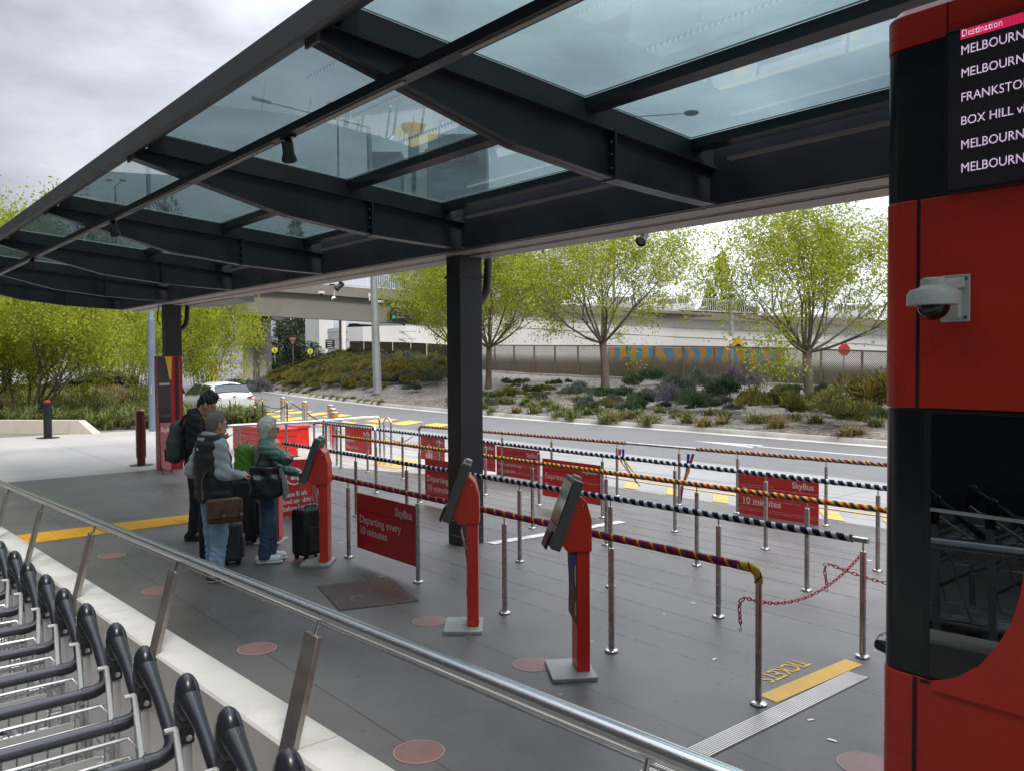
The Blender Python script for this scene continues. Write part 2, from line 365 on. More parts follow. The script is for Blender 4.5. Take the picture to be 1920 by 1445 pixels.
BAY = groundmat('bus_bay_concrete', (.29, .28, .265), .7, (6.0, 1.0, 0, 0, .02), .10, dirt=(.22, .21, .20))
PATHC = groundmat('footpath_concrete', (.39, .36, .33), .75, (3.0, .6, 3.0, .9, .015), .08, dirt=(.33, .31, .285))
RAMPM = groundmat('ramp_paving', (.17, .16, .15), .6, (0, 0, 1.2, .1, .012), .1, gum=True)
def sheet(name, poly, z, m, kind='structure'):
    mb = MB(); mb.add([(x, y, z) for x, y in poly], [tuple(range(len(poly)))])
    o = bpy.data.objects.new(name, mb.mesh(name, m, False)); COL.objects.link(o); o['kind'] = kind; return o
sheet('ground', [(-700, -700), (700, -700), (700, 700), (-700, 700)], -.004, ASPH)
sheet('bus_bay', [(-26, 10.6), (16, 10.6), (16, 14.6), (-26, 14.9)], .0, BAY)
sheet('platform', [(-18.1, 1.6), (16, 1.6), (16, 10.75), (-12.2, 10.75), (-13.8, 9.2), (-18.1, 7.6)], .004, PAVE)
sheet('footpath', [(-30.0, -14), (-18.1, -14), (-18.1, 7.6), (-13.8, 9.2), (-12.2, 10.75), (-22, 11.9), (-27.6, 12.6), (-28.9, 8.9)], .008, PATHC)
# ramp the photographer stands on: rises gently to the right
RS = .0394
def rampz(x): return .44 + RS * x
mb = MB(); mb.add([(-14, -5, rampz(-11)), (-11, -5, rampz(-11)), (6, -5, rampz(6)), (6, 1.47, rampz(6)), (-11, 1.47, rampz(-11)), (-14, 1.47, rampz(-11))], [(0, 1, 4, 5), (1, 2, 3, 4)])
o = mb.build('ramp', RAMPM, None, False, local=True, kind='structure')
# ------------------------------------------------------------------ kerb, garden bed, fence line
def interp(tab, x):
    for (a, va), (b, vb) in zip(tab, tab[1:]):
        if x <= b: return va + (vb - va) * max(0, (x - a)) / (b - a)
    return tab[-1][1]
KERB = [(-95, 36), (-80, 31), (-63, 26.6), (-52, 24.4), (-42, 22.7), (-36, 21.7), (-29, 21.0), (-23.7, 20.85), (-18, 20.9), (-10, 20.9), (14, 20.9)]
FEN = [(-95, 44, 1.9), (-66, 40.5, 1.75), (-54, 38, 1.5), (-43.5, 36.8, 1.28), (-25.1, 35.2, 1.05), (-16.7, 34.0, .95), (14, 33, .8)]
def kerbY(x): return interp(KERB, x)
def fenY(x): return interp([(a, b) for a, b, c in FEN], x)
def fenZ(x): return interp([(a, c) for a, b, c in FEN], x)
def bedz(x, y):
    k, f = kerbY(x) + .15, fenY(x); t = (y - k) / (f - k)
    if t < 0: return .16
    mound = 1.35 * math.exp(-((x + 56) / 13) ** 2) * math.sin(math.pi * min(1, t)) 
    return .16 + (fenZ(x) - .16) * min(1.0, t) ** .85 + mound + .03 * math.sin(x * 1.7) * math.sin(y * 2.1)
def bed(px, py):
    d = ray(px, py); t = 20.0
    while t < 110:
        p = CAMP + d * t
        if p.y > kerbY(p.x) + .1 and p.z <= bedz(p.x, p.y): return p
        t += .1
    # looking over the crest: stand the plant on the crest itself
    best = min((CAMP + d * (20 + .2 * k) for k in range(240)), key=lambda p: (p.z - bedz(p.x, p.y)) if kerbY(p.x) + .3 < p.y < fenY(p.x) else 99)
    return Vector((best.x, best.y, bedz(best.x, best.y)))
GRAVEL = mat('garden_gravel', (.20, .178, .155), .9, 0, .12, .8, dirt=(.085, .068, .055), dscale=.5)
t = GRAVEL.node_tree; b = bsdf(GRAVEL); src = b.inputs['Base Color'].links[0].from_socket
tcn = N(t, 'ShaderNodeTexCoord'); vo = N(t, 'ShaderNodeTexVoronoi'); vo.inputs['Scale'].default_value = 11; t.links.new(tcn.outputs['Object'], vo.inputs['Vector'])
sx2 = N(t, 'ShaderNodeSeparateColor'); t.links.new(vo.outputs['Color'], sx2.inputs[0])
mr = N(t, 'ShaderNodeMapRange'); mr.inputs['To Min'].default_value = .35; mr.inputs['To Max'].default_value = 1.55; t.links.new(sx2.outputs[0], mr.inputs['Value'])
v = N(t, 'ShaderNodeVectorMath', operation='SCALE'); t.links.new(src, v.inputs[0]); t.links.new(mr.outputs[0], v.inputs['Scale']); t.links.new(v.outputs[0], b.inputs['Base Color'])
bp = N(t, 'ShaderNodeBump'); bp.inputs['Distance'].default_value = .05; t.links.new(vo.outputs['Distance'], bp.inputs['Height']); t.links.new(bp.outputs[0], b.inputs['Normal'])
xs = np.linspace(-95, 14, 110); nv = 14; vs = []; fs = []
for i, x in enumerate(xs):
    k, f = kerbY(x) + .14, fenY(x) + 1.0
    for j in range(nv + 1):
        y = k + (f - k) * j / nv; vs.append((x, y, bedz(x, y)))
for i in range(len(xs) - 1):
    for j in range(nv): a = i * (nv + 1) + j; fs.append((a, a + nv + 1, a + nv + 2, a + 1))
mb = MB(); mb.add(vs, fs); mb.build('garden_bed', GRAVEL, None, True, local=True, kind='structure')
# kerb: short precast lengths with a pale gutter tray
kp = [Vector((x, kerbY(x), 0)) for x in np.arange(-95, 14.1, 1.0)]
mb = MB(); g = MB()
for a, b_ in zip(kp, kp[1:]):
    d = (b_ - a).normalized(); n = Vector((-d.y, d.x, 0)); gap = d * (.008 if (int(a.x) % 2) else 0)
    pf = [a + gap, a + gap + n * .02 + Vector((0, 0, .12)), a + gap + n * .04 + Vector((0, 0, .145)), a + gap + n * .2 + Vector((0, 0, .15)), a + gap + n * .2]
    pf2 = [q - a - gap + b_ for q in pf]; m_ = len(pf)
    mb.add(pf + pf2, [(i, (i + 1) % m_, m_ + (i + 1) % m_, m_ + i) for i in range(m_)] + [tuple(range(m_))[::-1], tuple(range(m_, 2 * m_))])
    e = a - n * .42; f_ = b_ - n * .42
    g.add([e + Vector((0, 0, .004)), f_ + Vector((0, 0, .004)), b_ + Vector((0, 0, .012)), a + Vector((0, 0, .012))], [(0, 1, 2, 3)])
KERBM = mat('kerb_concrete', (.52, .50, .46), .85, 0, .12, 1.2, bump=.1, bscale=60, dirt=(.28, .26, .24), dscale=.9)
mb.build('kerb', KERBM, None, True, local=True, kind='structure')
g.build('gutter', KERBM, None, True, local=True, kind='structure')
# ------------------------------------------------------------------ painted markings and floor fittings
def flat(name, pts, z, m, **k):
    mb = MB(); mb.add([(p[0], p[1], z) for p in pts], [tuple(range(len(pts)))]); return mb.build(name, m, None, False, **k)
# crossing: two ranks of slanted yellow bars
mb = MB()
for i, x in enumerate(np.arange(-36.2, -22.5, 1.75)):
    for y0, y1, sl in ((15.75, 17.15, .0), (13.55, 15.2, .35)):
        if y0 < 14 and x > -25: continue
        mb.add([(x + sl, y0, .009), (x + 1.0 + sl, y0, .009), (x + 1.0 - .9 + sl, y1, .009), (x - .9 + sl, y1, .009)], [(0, 1, 2, 3)])
mb.build('crossing_bars', YEL2, None, False, kind='structure')
mb = MB()
for x in np.arange(-10.9, 6, .95): mb.add([(x, 10.82, .009), (x + .30, 10.82, .009), (x - .12, 11.38, .009), (x - .42, 11.38, .009)], [(0, 1, 2, 3)])
mb.add([(-11.3, 11.55, .009), (6, 11.55, .009), (6, 11.63, .009), (-11.3, 11.63, .009)], [(0, 1, 2, 3)])
mb.build('bay_hatching', mat('worn_yellow_paint', (.55, .36, .06), .65, 0, .12, 4, dirt=(.34, .28, .16), dscale=4), None, False, kind='structure')
pts = [G(*q) for q in ((690, 869), (720, 862), (752, 858), (790, 868), (765, 876), (742, 879))]
flat('bay_arrow', pts, .014, mat('worn_yellow_paint', (0, 0, 0)), kind='structure')
pts = [G(*q) for q in ((1297, 825.5), (1432, 834), (1408, 838.5))]
mb = MB(); mb.add([(p.x, p.y, .002) for p in pts], [(0, 1, 2)])
mb.add([(-12.75, 18.44, .002), (14, 18.44, .002), (14, 18.6, .002), (-12.75, 18.6, .002)], [(0, 1, 2, 3)])
mb.build('lane_arrow', WLINE, None, False, kind='structure')
flat('white_floor_line', [(-8.05, 6.3), (-7.9, 6.3), (-7.78, 8.52), (-7.93, 8.52)], .012, WLINE, kind='structure')
# tactile strip with raised bars
mb = MB(); mb.box2((-12.42, 1.72, .006), (-11.78, 5.98, .012))
for i in range(14):
    y0 = 1.74 + i * .303
    for j in range(9):
        x0 = -12.385 + j * .069; mb.box2((x0, y0, .012), (x0 + .035, y0 + .28, .019))
mb.build('tactile_strip', mat('tactile_yellow', (.66, .36, .02), .55, 0, .14, 4, dirt=(.45, .27, .05), dscale=4), None, False, label='yellow tactile paving strip with raised bars crossing the dark platform behind the travellers', cat='tactile strip')
# round floor stickers
STICK = mat('sticker_red', (.235, .11, .098), .5, 0, .22, 11, dirt=(.17, .145, .13), dscale=10)
spots = [(785.8, 1410, 'worn pink round floor sticker nearest the handrail at the foot of the photo'), (998.7, 1246, 'worn pink round floor sticker left of the nearest red kiosk base'), (482, 1216.4, 'worn pink round floor sticker between the two nearest slanting rail posts'),
         (806, 1165, 'pink round floor sticker in front of the second red kiosk'), (1622, 1434, 'pale worn round floor sticker half hidden by the red booth'), (296, 1107, 'pink round floor sticker partly behind the third slanting rail post'), (209, 1042, 'pink round floor sticker just before the yellow tactile strip')]
for i, (x, y, lb) in enumerate(spots):
    p = G(x, y); mb = MB(); mb.lathe(p + Vector((0, 0, .0055)), [(.15, 0), (.149, .0015), (.0, .0016)], 40)
    s_ = mb.build('floor_sticker', STICK, None, False, label=lb, cat='floor sticker', group='round floor stickers')
    mb = MB(); c = p + Vector((0, 0, .0078))
    for rr in ((.147, .141),):
        n = 40; vs = [c + Vector((math.cos(2 * math.pi * k / n) * r0, math.sin(2 * math.pi * k / n) * r0, 0)) for r0 in rr for k in range(n)]
        mb.add(vs, [(k, (k + 1) % n, n + (k + 1) % n, n + k) for k in range(n)])
    mb.build('sticker_rim', mat('sticker_rim', (.42, .30, .28), .6), s_, False)
p = G(563, 1048); mb = MB(); mb.lathe(p + Vector((0, 0, .0055)), [(.17, 0), (.169, .0015), (.0, .0016)], 40)
mb.build('floor_sticker', STICK, None, False, label='dark pink round floor sticker beside the black suitcase and white shoes', cat='floor sticker', group='round floor stickers')
# drain grate
mb = MB(); x0, x1 = -3.005, -2.865
for k in range(9): mb.box2((x0 + k * .0165, .9, .005), (x0 + k * .0165 + .008, 5.62, .010))
dr = thing('drain_grate', (-2.93, 3.3, 0), 'long slotted steel drain grate running across the platform beside the yellow TICKETS bar', 'drain grate')
mb.build('slotted_cover', mat('grate_steel', (.60, .57, .54), .4, .85, .1), dr)
mb = MB(); mb.box2((x0 - .012, .9, .002), (x1 + .014, 5.62, .0058)); mb.build('channel', mat('drain_dark', (.08, .075, .07), .7), dr)
# TICKETS marking
mb = MB(); c = [(-3.035, 4.76), (-3.01, 5.83), (-3.15, 5.84), (-3.18, 4.78)]
mb.add([(x, y, .0075) for x, y in c], [(0, 1, 2, 3)])
text(mb, 'TICKETS', (-3.395, 5.56, .0075), .20, (.03, -1, 0), (1, .03, 0), bold=.012, depth=.0004, sx=.72)
mb.build('tickets_marking', YEL, None, False, kind='structure')
# entrance mat
mq = [G(*q) for q in ((595, 1100), (636.7, 1145.4), (785.6, 1127.6), (730, 1083))]
m_ = mat('ribbed_mat', (.34, .325, .315), .22, .9, .15, 3, rvar=.08); t = m_.node_tree; tcn = N(t, 'ShaderNodeTexCoord'); s_ = N(t, 'ShaderNodeSeparateXYZ'); t.links.new(tcn.outputs['Object'], s_.inputs[0])
dv = (mq[3] - mq[0]).normalized()
pr = MA(t, 'ADD', MA(t, 'MULTIPLY', s_.outputs['X'], dv.x), MA(t, 'MULTIPLY', s_.outputs['Y'], dv.y))
sn = MA(t, 'SINE', MA(t, 'MULTIPLY', pr, 2 * math.pi / .0165)); bp = N(t, 'ShaderNodeBump'); bp.inputs['Distance'].default_value = .004; t.links.new(sn, bp.inputs['Height']); t.links.new(bp.outputs[0], bsdf(m_).inputs['Normal'])
mb = MB(); mb.prism([Vector((q.x, q.y, 0)) for q in mq], (0, 0, .005), (0, 0, .014)); mb.build('floor_mat', m_, None, False, label='ribbed steel floor mat set in the dark platform in front of the queue', cat='floor mat')
# litter
mb = MB()
LIT = [(640, 1016, .05), (715, 1080, .03), (300, 880 + 40, .04), (1300, 1130, .05), (1245, 1150, .03), (1520, 1349, .05), (1560, 1387, .06), (1340, 1235, .05), (1630, 1050, .06)]
for x, y, r_ in LIT:
    p = G(x, y, .006); a = rnd.random() * 3; d1 = Vector((math.cos(a), math.sin(a), 0)) * r_ * .5; d2 = Vector((-math.sin(a), math.cos(a), 0)) * r_ * .22
    q = MB(); q.prism([p - d1 - d2, p + d1 - d2 * .6, p + d1 * .8 + d2, p - d1 * .7 + d2], (0, 0, 0), (0, 0, .003))
    q.build('paper_scrap', WHITE, None, False, label='small white scrap of litter lying on the platform paving', cat='litter', group='scraps of litter on the platform')
# ================================================================== ramp upstand wall, posts and handrail
mb = MB()
X0, X1 = -14.0, 3.5
def wz(x): return .775 + RS * 1.07 * x
prof = lambda x: [(x, 1.47, -.1), (x, 1.47, wz(x) - .012), (x, 1.482, wz(x)), (x, 1.69, wz(x)), (x, 1.70, wz(x) - .012), (x, 1.70, -.1)]
xs_ = [X0, -12.2, -12.19, -9.2, -9.19, -6.2, -6.19, -3.2, -3.19, -.2, -.19, X1]
for a, b_ in zip(xs_[::2], xs_[1::2]):
    A, B = prof(a), prof(b_); n = len(A)
    mb.add(A + B, [(i, (i + 1) % n, n + (i + 1) % n, n + i) for i in range(n)] + [tuple(range(n))[::-1], tuple(range(n, 2 * n))])
mb.build('upstand_wall', CONCW, None, True, label='low pale concrete upstand wall along the edge of the ramp', cat='low wall')
def rz_(x): return 1.300 + RS * x
hr = thing('ramp_handrail', (-3.24, 1.44, rampz(-3.24)), 'shiny steel handrail on slanting flat posts along the ramp in the foreground', 'handrail')
mb = MB(); mb.tube([(x, 1.632, rz_(x)) for x in np.linspace(-15, 3.2, 30)], .030, 24); mb.build('top_rail', STEEL2, hr)
mb = MB(); mb.bar((-15, 1.632, rz_(-15) - .048), (3.2, 1.632, rz_(3.2) - .048), .006, .006); mb.build('glass_channel', STEEL, hr)
for x in (-1.42, -3.24, -5.03, -6.92, -8.80, -10.6, -12.4):
    zb, zt = wz(x) - .30, rz_(x) - .085
    a, b_ = Vector((x, 1.425 - .02, zb)), Vector((x, 1.60, zt))
    mb = MB(); mb.bar(a, b_, .118, .026, (0, 1, 0))
    po = mb.build('post', POSTST, hr, bevel=.002)
    mb = MB(); mb.tube([(x + .012, 1.60, zt - .01), (x + .012, 1.625, rz_(x) - .02)], .008, 8); mb.build('stub', STEEL, hr)
# ================================================================== concrete planter wall, left
pw = [G(0, 812), G(160, 812)]
mb = MB()
e0, e1 = Vector((-32.5, 2.9, 0)), Vector((-28.4, 6.9, 0)); d = (e1 - e0).normalized(); n = Vector((-d.y, d.x, 0)); U = Vector((0, 0, 1))
segs = [(-3, 2.0), (2.01, 4.6), (4.61, 5.45)]
for i, (a, b_) in enumerate(segs):
    A, B = e0 + d * a, e0 + d * b_; tB = B - (d * .55 if i == 2 else d * 0)
    mb.add([A, B, B + n * .45, A + n * .45, A + n * .10 + U * .42, tB + n * .10 + U * .42, tB + n * .45 + U * .42, A + n * .45 + U * .42], [(3, 2, 1, 0), (4, 5, 6, 7), (0, 1, 5, 4), (1, 2, 6, 5), (2, 3, 7, 6), (3, 0, 4, 7)])
mb.build('planter_wall', mat('cream_concrete', (.50, .44, .36), .8, 0, .08, 2, dirt=(.36, .32, .27), dscale=2), None, False, label='low cream concrete planter wall with sloped end beside the grasses', cat='planter wall')
# ================================================================== glazed canopy
can = thing('bus_shelter_canopy', (-8.2, 6.02, 0), 'dark steel canopy with tinted glass roof panes over the bus queue', 'canopy')
XA, XB = -21.7, 4.6
XBEAMS = [-21.55, -18.1, -14.6, -11.2, -7.75, -4.3, -.85, 2.6]
def gz(y): return 4.255 - .084 * (y - 2.4)          # height of the glass plane
YI, YO = 5.72, 6.32
mb = MB(); mb.prism([(0, YI, 3.50), (0, YO, 3.50), (0, YO, 4.02), (0, YI, 4.02)], (XA, 0, 0), (XB, 0, 0)); mb.build('main_beam', DARK, can, False, bevel=.006)
mb = MB()
for k in range(9):
    x0 = XA + .02 + k * 2.93; x1 = min(XB - .02, x0 + 2.92)
    mb.box2((x0, YI + .05, 3.492), (x1, YI + .30, 3.4995)); mb.box2((x0, YI + .36, 3.482), (x1, YO + .06, 3.4995))
mb.build('soffit', SOFFIT, can, False)
mb = MB(); mb.lathe((0, 0, 0), [(.012, 0), (.012, -.002)], 8, (0, 0, 1)); scw = mb.mesh('screw', BLACK)
for x in np.arange(XA + .5, XB, .56):
    for dx, dy in ((0, .07), (.15, .28)):
        o = bpy.data.objects.new('screw', scw); COL.objects.link(o); o.parent = can; o.location = Vector((x + dx, YI + dy, 3.4915)) - can.location
mb = MB(); mb.box2((XA, YI + .301, 3.489), (XB, YI + .359, 3.4997)); mb.build('drain_slot', BLACK, can, False)
# fascia: channel along the front edge
mb = MB(); mb.prism([(0, 2.0, 3.945), (0, 2.03, 3.945), (0, 2.375, 4.185), (0, 2.40, 4.262), (0, 2.0, 4.08)], (XA, 0, 0), (XB, 0, 0)); mb.build('fascia', DARK2, can, False)
for x in XBEAMS:
    col2 = x < -18
    mb = MB(); hw = .065
    # upper rafter under the glass
    mb.prism([(x, 2.38, gz(2.38) - .012), (x, YI, gz(YI) - .012), (x, YI, gz(YI) - .165), (x, 2.3, gz(2.3) - .165)], (-.05, 0, 0), (.05, 0, 0))
    mb.build('rafter', DARK, can, False)
    mb = MB(); top = lambda y: gz(y) - .167
    B = [(2.18, 4.005), (3.60, 3.655), (4.52, 3.555), (5.2, 3.52), (YI, 3.505)]
    web = [(x, y, z) for y, z in B] + [(x, YI, top(YI)), (x, 2.18, top(2.18))]
    mb.prism(web, (-.01, 0, 0), (.01, 0, 0))
    for (y0, z0), (y1, z1) in zip(B, B[1:]): mb.prism([(x, y0, z0), (x, y1, z1), (x, y1, z1 + .018), (x, y0, z0 + .018)], (-hw, 0, 0), (hw, 0, 0))
    mb.prism([(x, 2.18, top(2.18) - .016), (x, YI, top(YI) - .016), (x, YI, top(YI) - .001), (x, 2.18, top(2.18) - .001)], (-hw - .005, 0, 0), (hw + .005, 0, 0))
    mb.box2((x - hw - .012, 4.515, 3.548), (x + hw + .012, 4.535, top(4.53)))
    cb = mb.build('crossbeam', DARK, can, False)
    mb = MB()
    for zz in (3.63, 3.73, 3.82):
        for s_ in (-1, 1): mb.ball((x + s_ * .045, 4.505, zz), .012, 8, 5)
    mb.build('bolts', mat('bolt_steel', (.12, .10, .09), .5, .6), cb)
    mb = MB(); mb.box2((x - hw - .012, 2.155, 3.985), (x + hw + .012, 2.172, 4.12)); mb.build('end_plate', mat('end_plate_paint', (.10, .11, .105), .45), cb, False)
    if x > -22:
        mb = MB(); mb.box2((x - hw, YO + .001, 3.55), (x + hw, YO + 1.5, 3.60)); mb.prism([(x, YO + .001, 3.60), (x, YO + 1.5, 3.6), (x, YO + .001, 3.8)], (-.01, 0, 0), (.01, 0, 0)) 
PANE = glassmat('roof_glass', (.49, .565, .57), 1.0, milk=.045)
yp = 4.24
SEAL = mat('glass_sealant', (.42, .48, .47), .4)
for a, b_ in zip(XBEAMS, XBEAMS[1:]):
    for y in (yp, 5.42):
        mb = MB(); mb.prism([(0, y, gz(y) - .012), (0, y + .12, gz(y) - .02), (0, y + .12, gz(y) - .098), (0, y, gz(y) - .086)], (a + .052, 0, 0), (b_ - .052, 0, 0)); mb.build('purlin', DARK, can, False)
    mb = MB(); mb.box2((a + .3, 5.55, 3.80), (b_ - .3, 5.60, 3.825)); mb.build('light_strip', SOFFIT, can, False)
    for y0, y1 in ((2.36, yp + .06), (yp + .062, 5.50)):
        mb = MB(); mb.prism([(0, y0, gz(y0)), (0, y1, gz(y1)), (0, y1, gz(y1) + .012), (0, y0, gz(y0) + .012)], (a + .002, 0, 0), (b_ - .002, 0, 0)); gp_ = mb.build('glass_pane', PANE, can, False)
        yA, yB = (2.405, yp - .004) if y0 < 3 else (yp + .124, 5.416)
        xA_, xB_ = a + .053, b_ - .053; zz = lambda y: gz(y) - .004
        for q_ in (((xA_, yA), (xB_, yA)), ((xA_, yB), (xB_, yB)), ((xA_, yA), (xA_, yB)), ((xB_, yA), (xB_, yB))):
            mb = MB(); (u0, v0), (u1, v1) = q_; mb.bar((u0, v0, zz(v0)), (u1, v1, zz(v1)), .012, .006); mb.build('sealant_bead', SEAL, gp_, False)
mb = MB(); mb.prism([(0, 2.56, 3.815), (0, 2.64, 3.815), (0, 2.64, 3.875), (0, 2.56, 3.875)], (XA, 0, 0), (XB, 0, 0)); mb.build('lighting_track', DARK, can, False)
mb = MB()
for k in range(14): mb.box2((-21 + k * 1.75, 2.585, 3.808), (-21 + k * 1.75 + 1.2, 2.615, 3.8148))
mb.build('track_lens', SOFFIT, can, False)
for x in (-8.22, -19.05, 2.4):
    mb = MB(); mb.box2((x - .135, 5.94, 0), (x + .135, 6.28, 3.499)); c_ = mb.build('column', COLP, can, False, bevel=.008)
    mb = MB(); mb.box2((x - .15, 5.925, 3.23), (x + .15, 6.295, 3.26)); mb.build('collar', COLP, c_, False)
    mb = MB(); mb.tube([(x + .06, 6.44, 3.49), (x + .06, 6.42, 3.2), (x + .06, 6.40, 3.08), (x + .06, 6.34, 3.0), (x + .06, 6.30, 2.96)], .05, 12); mb.build('downpipe', COLP, c_)
mb = MB(); mb.tube([(-19.24, 5.9, 3.5), (-19.26, 5.88, 3.3), (-19.26, 5.87, 3.15), (-19.2, 5.9, 3.05)], .012, 8); mb.build('cable', BLACK, can)
# far-side cantilever bracket at the left column and the end gutter
mb = MB(); mb.prism([(-19.9, YO, 3.47), (-16.0, YO, 3.47), (-17.9, YO + 1.2, 3.55), (-19.9, YO + 1.2, 3.55)], (0, 0, 0), (0, 0, .14)); mb.build('end_gutter', DARK, can, False)
# spotlights on the track
def spotlight(p, label, aim=(-.5, .35, -.8)):
    t_ = thing('spotlight', p, label, 'spotlight', 'spotlights on the canopy'); a = Vector(aim).normalized(); P = Vector(p)
    mb = MB(); mb.tube([P, P + Vector((0, 0, -.07))], .014, 8); mb.box(P + Vector((0, 0, -.005)), (.16, .05, .02)); mb.build('bracket', BLACK, t_)
    mb = MB(); q = P + Vector((0, 0, -.09)) - a * .07
    mb.lathe(q, [(.0, 0), (.036, .0), (.041, .02), (.041, .10), (.05, .125), (.055, .15), (.045, .15), (.041, .13), (0, .128)], 16, a); mb.build('lamp_head', DARK, t_)
    mb = MB(); mb.lathe(q + a * .131, [(.04, 0), (.038, .004), (0, .005)], 16, a); mb.build('lens', LGREY, t_)
    return t_
sps = [('black spotlight under the lighting track nearest the camera', PY(540, 262, 2.6).x), ('black spotlight on the lighting track in the middle bay', PY(213, 411, 2.6).x), ('small dark spotlight far along the lighting track at the left edge', PY(62, 487, 2.6).x)]
for lb, x in sps: spotlight((x, 2.60, 3.815), lb)
spotlight(tuple(PY(1206, 430, 6.5)), 'black spotlight below the beam edge against the tall green tree', (.25, -.75, -.6))
spotlight(tuple(PY(637, 526, 6.5)), 'black spotlight below the beam edge in front of the bridge railing', (-.2, -.7, -.6))
def dome(p, label, s=1.0):
    t_ = thing('dome_camera', p, label, 'security camera', 'small dome cameras'); P = Vector(p)
    mb = MB(); mb.lathe(P, [(.055 * s, 0), (.06 * s, -.01 * s), (.06 * s, -.05 * s), (.05 * s, -.06 * s)], 16); mb.build('housing', WHITE, t_)
    mb = MB(); mb.ball(P + Vector((0, 0, -.06 * s)), (.042 * s, .042 * s, .05 * s), 14, 8); mb.build('dome', BLACK, t_)
dome(PY(217, 531, 5.0), 'white dome camera under the far crossbeam near the left column', 1.1)
# ================================================================== red ticket booth on the right
bx0, bx1, by0, by1 = -1.602, 1.3, 3.2, 5.4
bo = thing('ticket_booth', (0, 4.2, 0), 'glossy red ticket booth with black bands and a departure screen at the right edge', 'booth')
def rounded(x0, y0, x1, y1, r, n=6):
    P = []
    for cx_, cy_, a0 in ((x0 + r, y0 + r, 180), (x1 - r, y0 + r, 270), (x1 - r, y1 - r, 0), (x0 + r, y1 - r, 90)):
        for k in range(n + 1):
            a = R(a0 + 90 * k / n); P.append((cx_ + r * math.cos(a), cy_ + r * math.sin(a)))
    return P
def band(name, z0, z1, m, g=0.0, r=.10):
    mb = MB(); mb.prism([(x, y, 0) for x, y in rounded(bx0 + g, by0 + g, bx1 - g, by1 - g, r - g)], (0, 0, z0), (0, 0, z1)); return mb.build(name, m, bo, True, bevel=.003)
BLKB = mat('booth_black_panel', (.010, .014, .015), .22, 0, .1, 1.0, spec=.5)
band('lower_panel', .0, 1.028, REDB); band('window_band', 1.032, 2.046, BLKB, .004); band('middle_panel', 2.05, 2.832, REDB); band('upper_band', 2.836, 3.405, BLKB, .003)
mb = MB(); pr_ = rounded(bx0, by0, bx1, by1, .10); pr2 = rounded(bx0 + .03, by0 + .03, bx1 - .03, by1 - .03, .07); n = len(pr_)
mb.add([(x, y, 3.41) for x, y in pr_] + [(x, y, 3.53) for x, y in pr_] + [(x, y, 3.56) for x, y in pr2],
       [(i, (i + 1) % n, n + (i + 1) % n, n + i) for i in range(n)] + [(n + i, n + (i + 1) % n, 2 * n + (i + 1) % n, 2 * n + i) for i in range(n)] + [tuple(range(n))[::-1], tuple(range(2 * n, 3 * n))])
mb.build('roof_cap', REDB, bo)
# red apron below the window sweeping up to the right, black seams
fy = by0 - .0165
pts = [PY(x, y, fy) for x, y in ((1668, 1255), (1700, 1268), (1745, 1276), (1790, 1270), (1835, 1248), (1870, 1210), (1897, 1165), (1912, 1120), (1922, 1060))]
poly = [Vector((p.x, fy, p.z)) for p in pts]; xr = poly[-1].x
poly2 = poly[2:] + [Vector((bx1 - .14, fy, 1.55)), Vector((bx1 - .14, fy, 1.0)), Vector((poly[2].x, fy, 1.0))]
mb = MB(); mb.prism(poly2, (0, 0, 0), (0, .007, 0)); mb.build('window_corner_panel', REDB, bo, False)
for q0_, q1_ in (((-1.452, by0 - .006, .02), (-1.440, by0 + .001, 1.026)), ((-1.452, by0 - .002, 2.052), (-1.440, by0 + .001, 2.83)), ((-1.35, by0 - .002, 3.412), (-1.346, by0 + .002, 3.53))):
    mb = MB(); mb.box2(q0_, q1_); mb.build('panel_seam', BLACK, bo, False)
mb = MB()
a, b_ = PY(1722, 1276, fy), PY(1990, 1345, fy); mb.bar((a.x, by0 - .0035, a.z), (b_.x, by0 - .0035, b_.z), .007, .009, (0, 0, 1))
mb.build('panel_seam', BLACK, bo, False)
# window: glazed pane, mullion, counter and transaction shelf seen behind the glass
pane = glassmat('booth_glass', (.06, .065, .065), 1.6)
wm = MB()
wx0, wx1 = PY(1748, 1000, by0).x, .9
wm.box2((wx0, by0 - .012, 1.05), (wx1, by0 - .006, 2.035)); wm.build('window_pane', glassmat('booth_window_glass', (.05, .055, .055), 1.7), bo, False)
wm = MB(); wm.box2((wx0 - .03, by0 - .010, 1.045), (wx0 - .002, by0 + .002, 2.04)); wm.box2((wx0 - .03, by0 - .0105, 2.02), (wx1, by0 - .0065 + .004, 2.046)); wm.build('window_frame', BLACK, bo, False)
a = PY(1752, 955, by0 - .018); 
wm = MB(); wm.bar((wx0, by0 - .017, a.z), (wx1, by0 - .017, a.z - .012), .006, .012); wm.build('glazing_bar', LGREY, bo, False)
# LED departure screen
s0, s1 = PY(1787, 25, by0), PY(1787, 358, by0)
sx0, sz0, sz1 = -1.332, 2.842, 3.40
mb = MB(); mb.box2((sx0 - .012, by0 - .028, sz0 - .012), (bx1 - .16, by0 - .004, sz1 + .012)); scr = mb.build('departure_screen', BLACK, bo, False, bevel=.002)
LED = mat('led_panel', (.030, .030, .036), .4, 0, .05); t = LED.node_tree; tcn = N(t, 'ShaderNodeTexCoord'); s_ = N(t, 'ShaderNodeSeparateXYZ'); t.links.new(tcn.outputs['Object'], s_.inputs[0])
f = MA(t, 'GREATER_THAN', MA(t, 'FRACT', MA(t, 'DIVIDE', s_.outputs['X'], .006)), .5); mm = N(t, 'ShaderNodeMixRGB'); mm.inputs['Color1'].default_value = (.012, .012, .015, 1); mm.inputs['Color2'].default_value = (.055, .05, .06, 1)
t.links.new(f, mm.inputs['Fac']); t.links.new(mm.outputs['Color'], bsdf(LED).inputs['Base Color'])
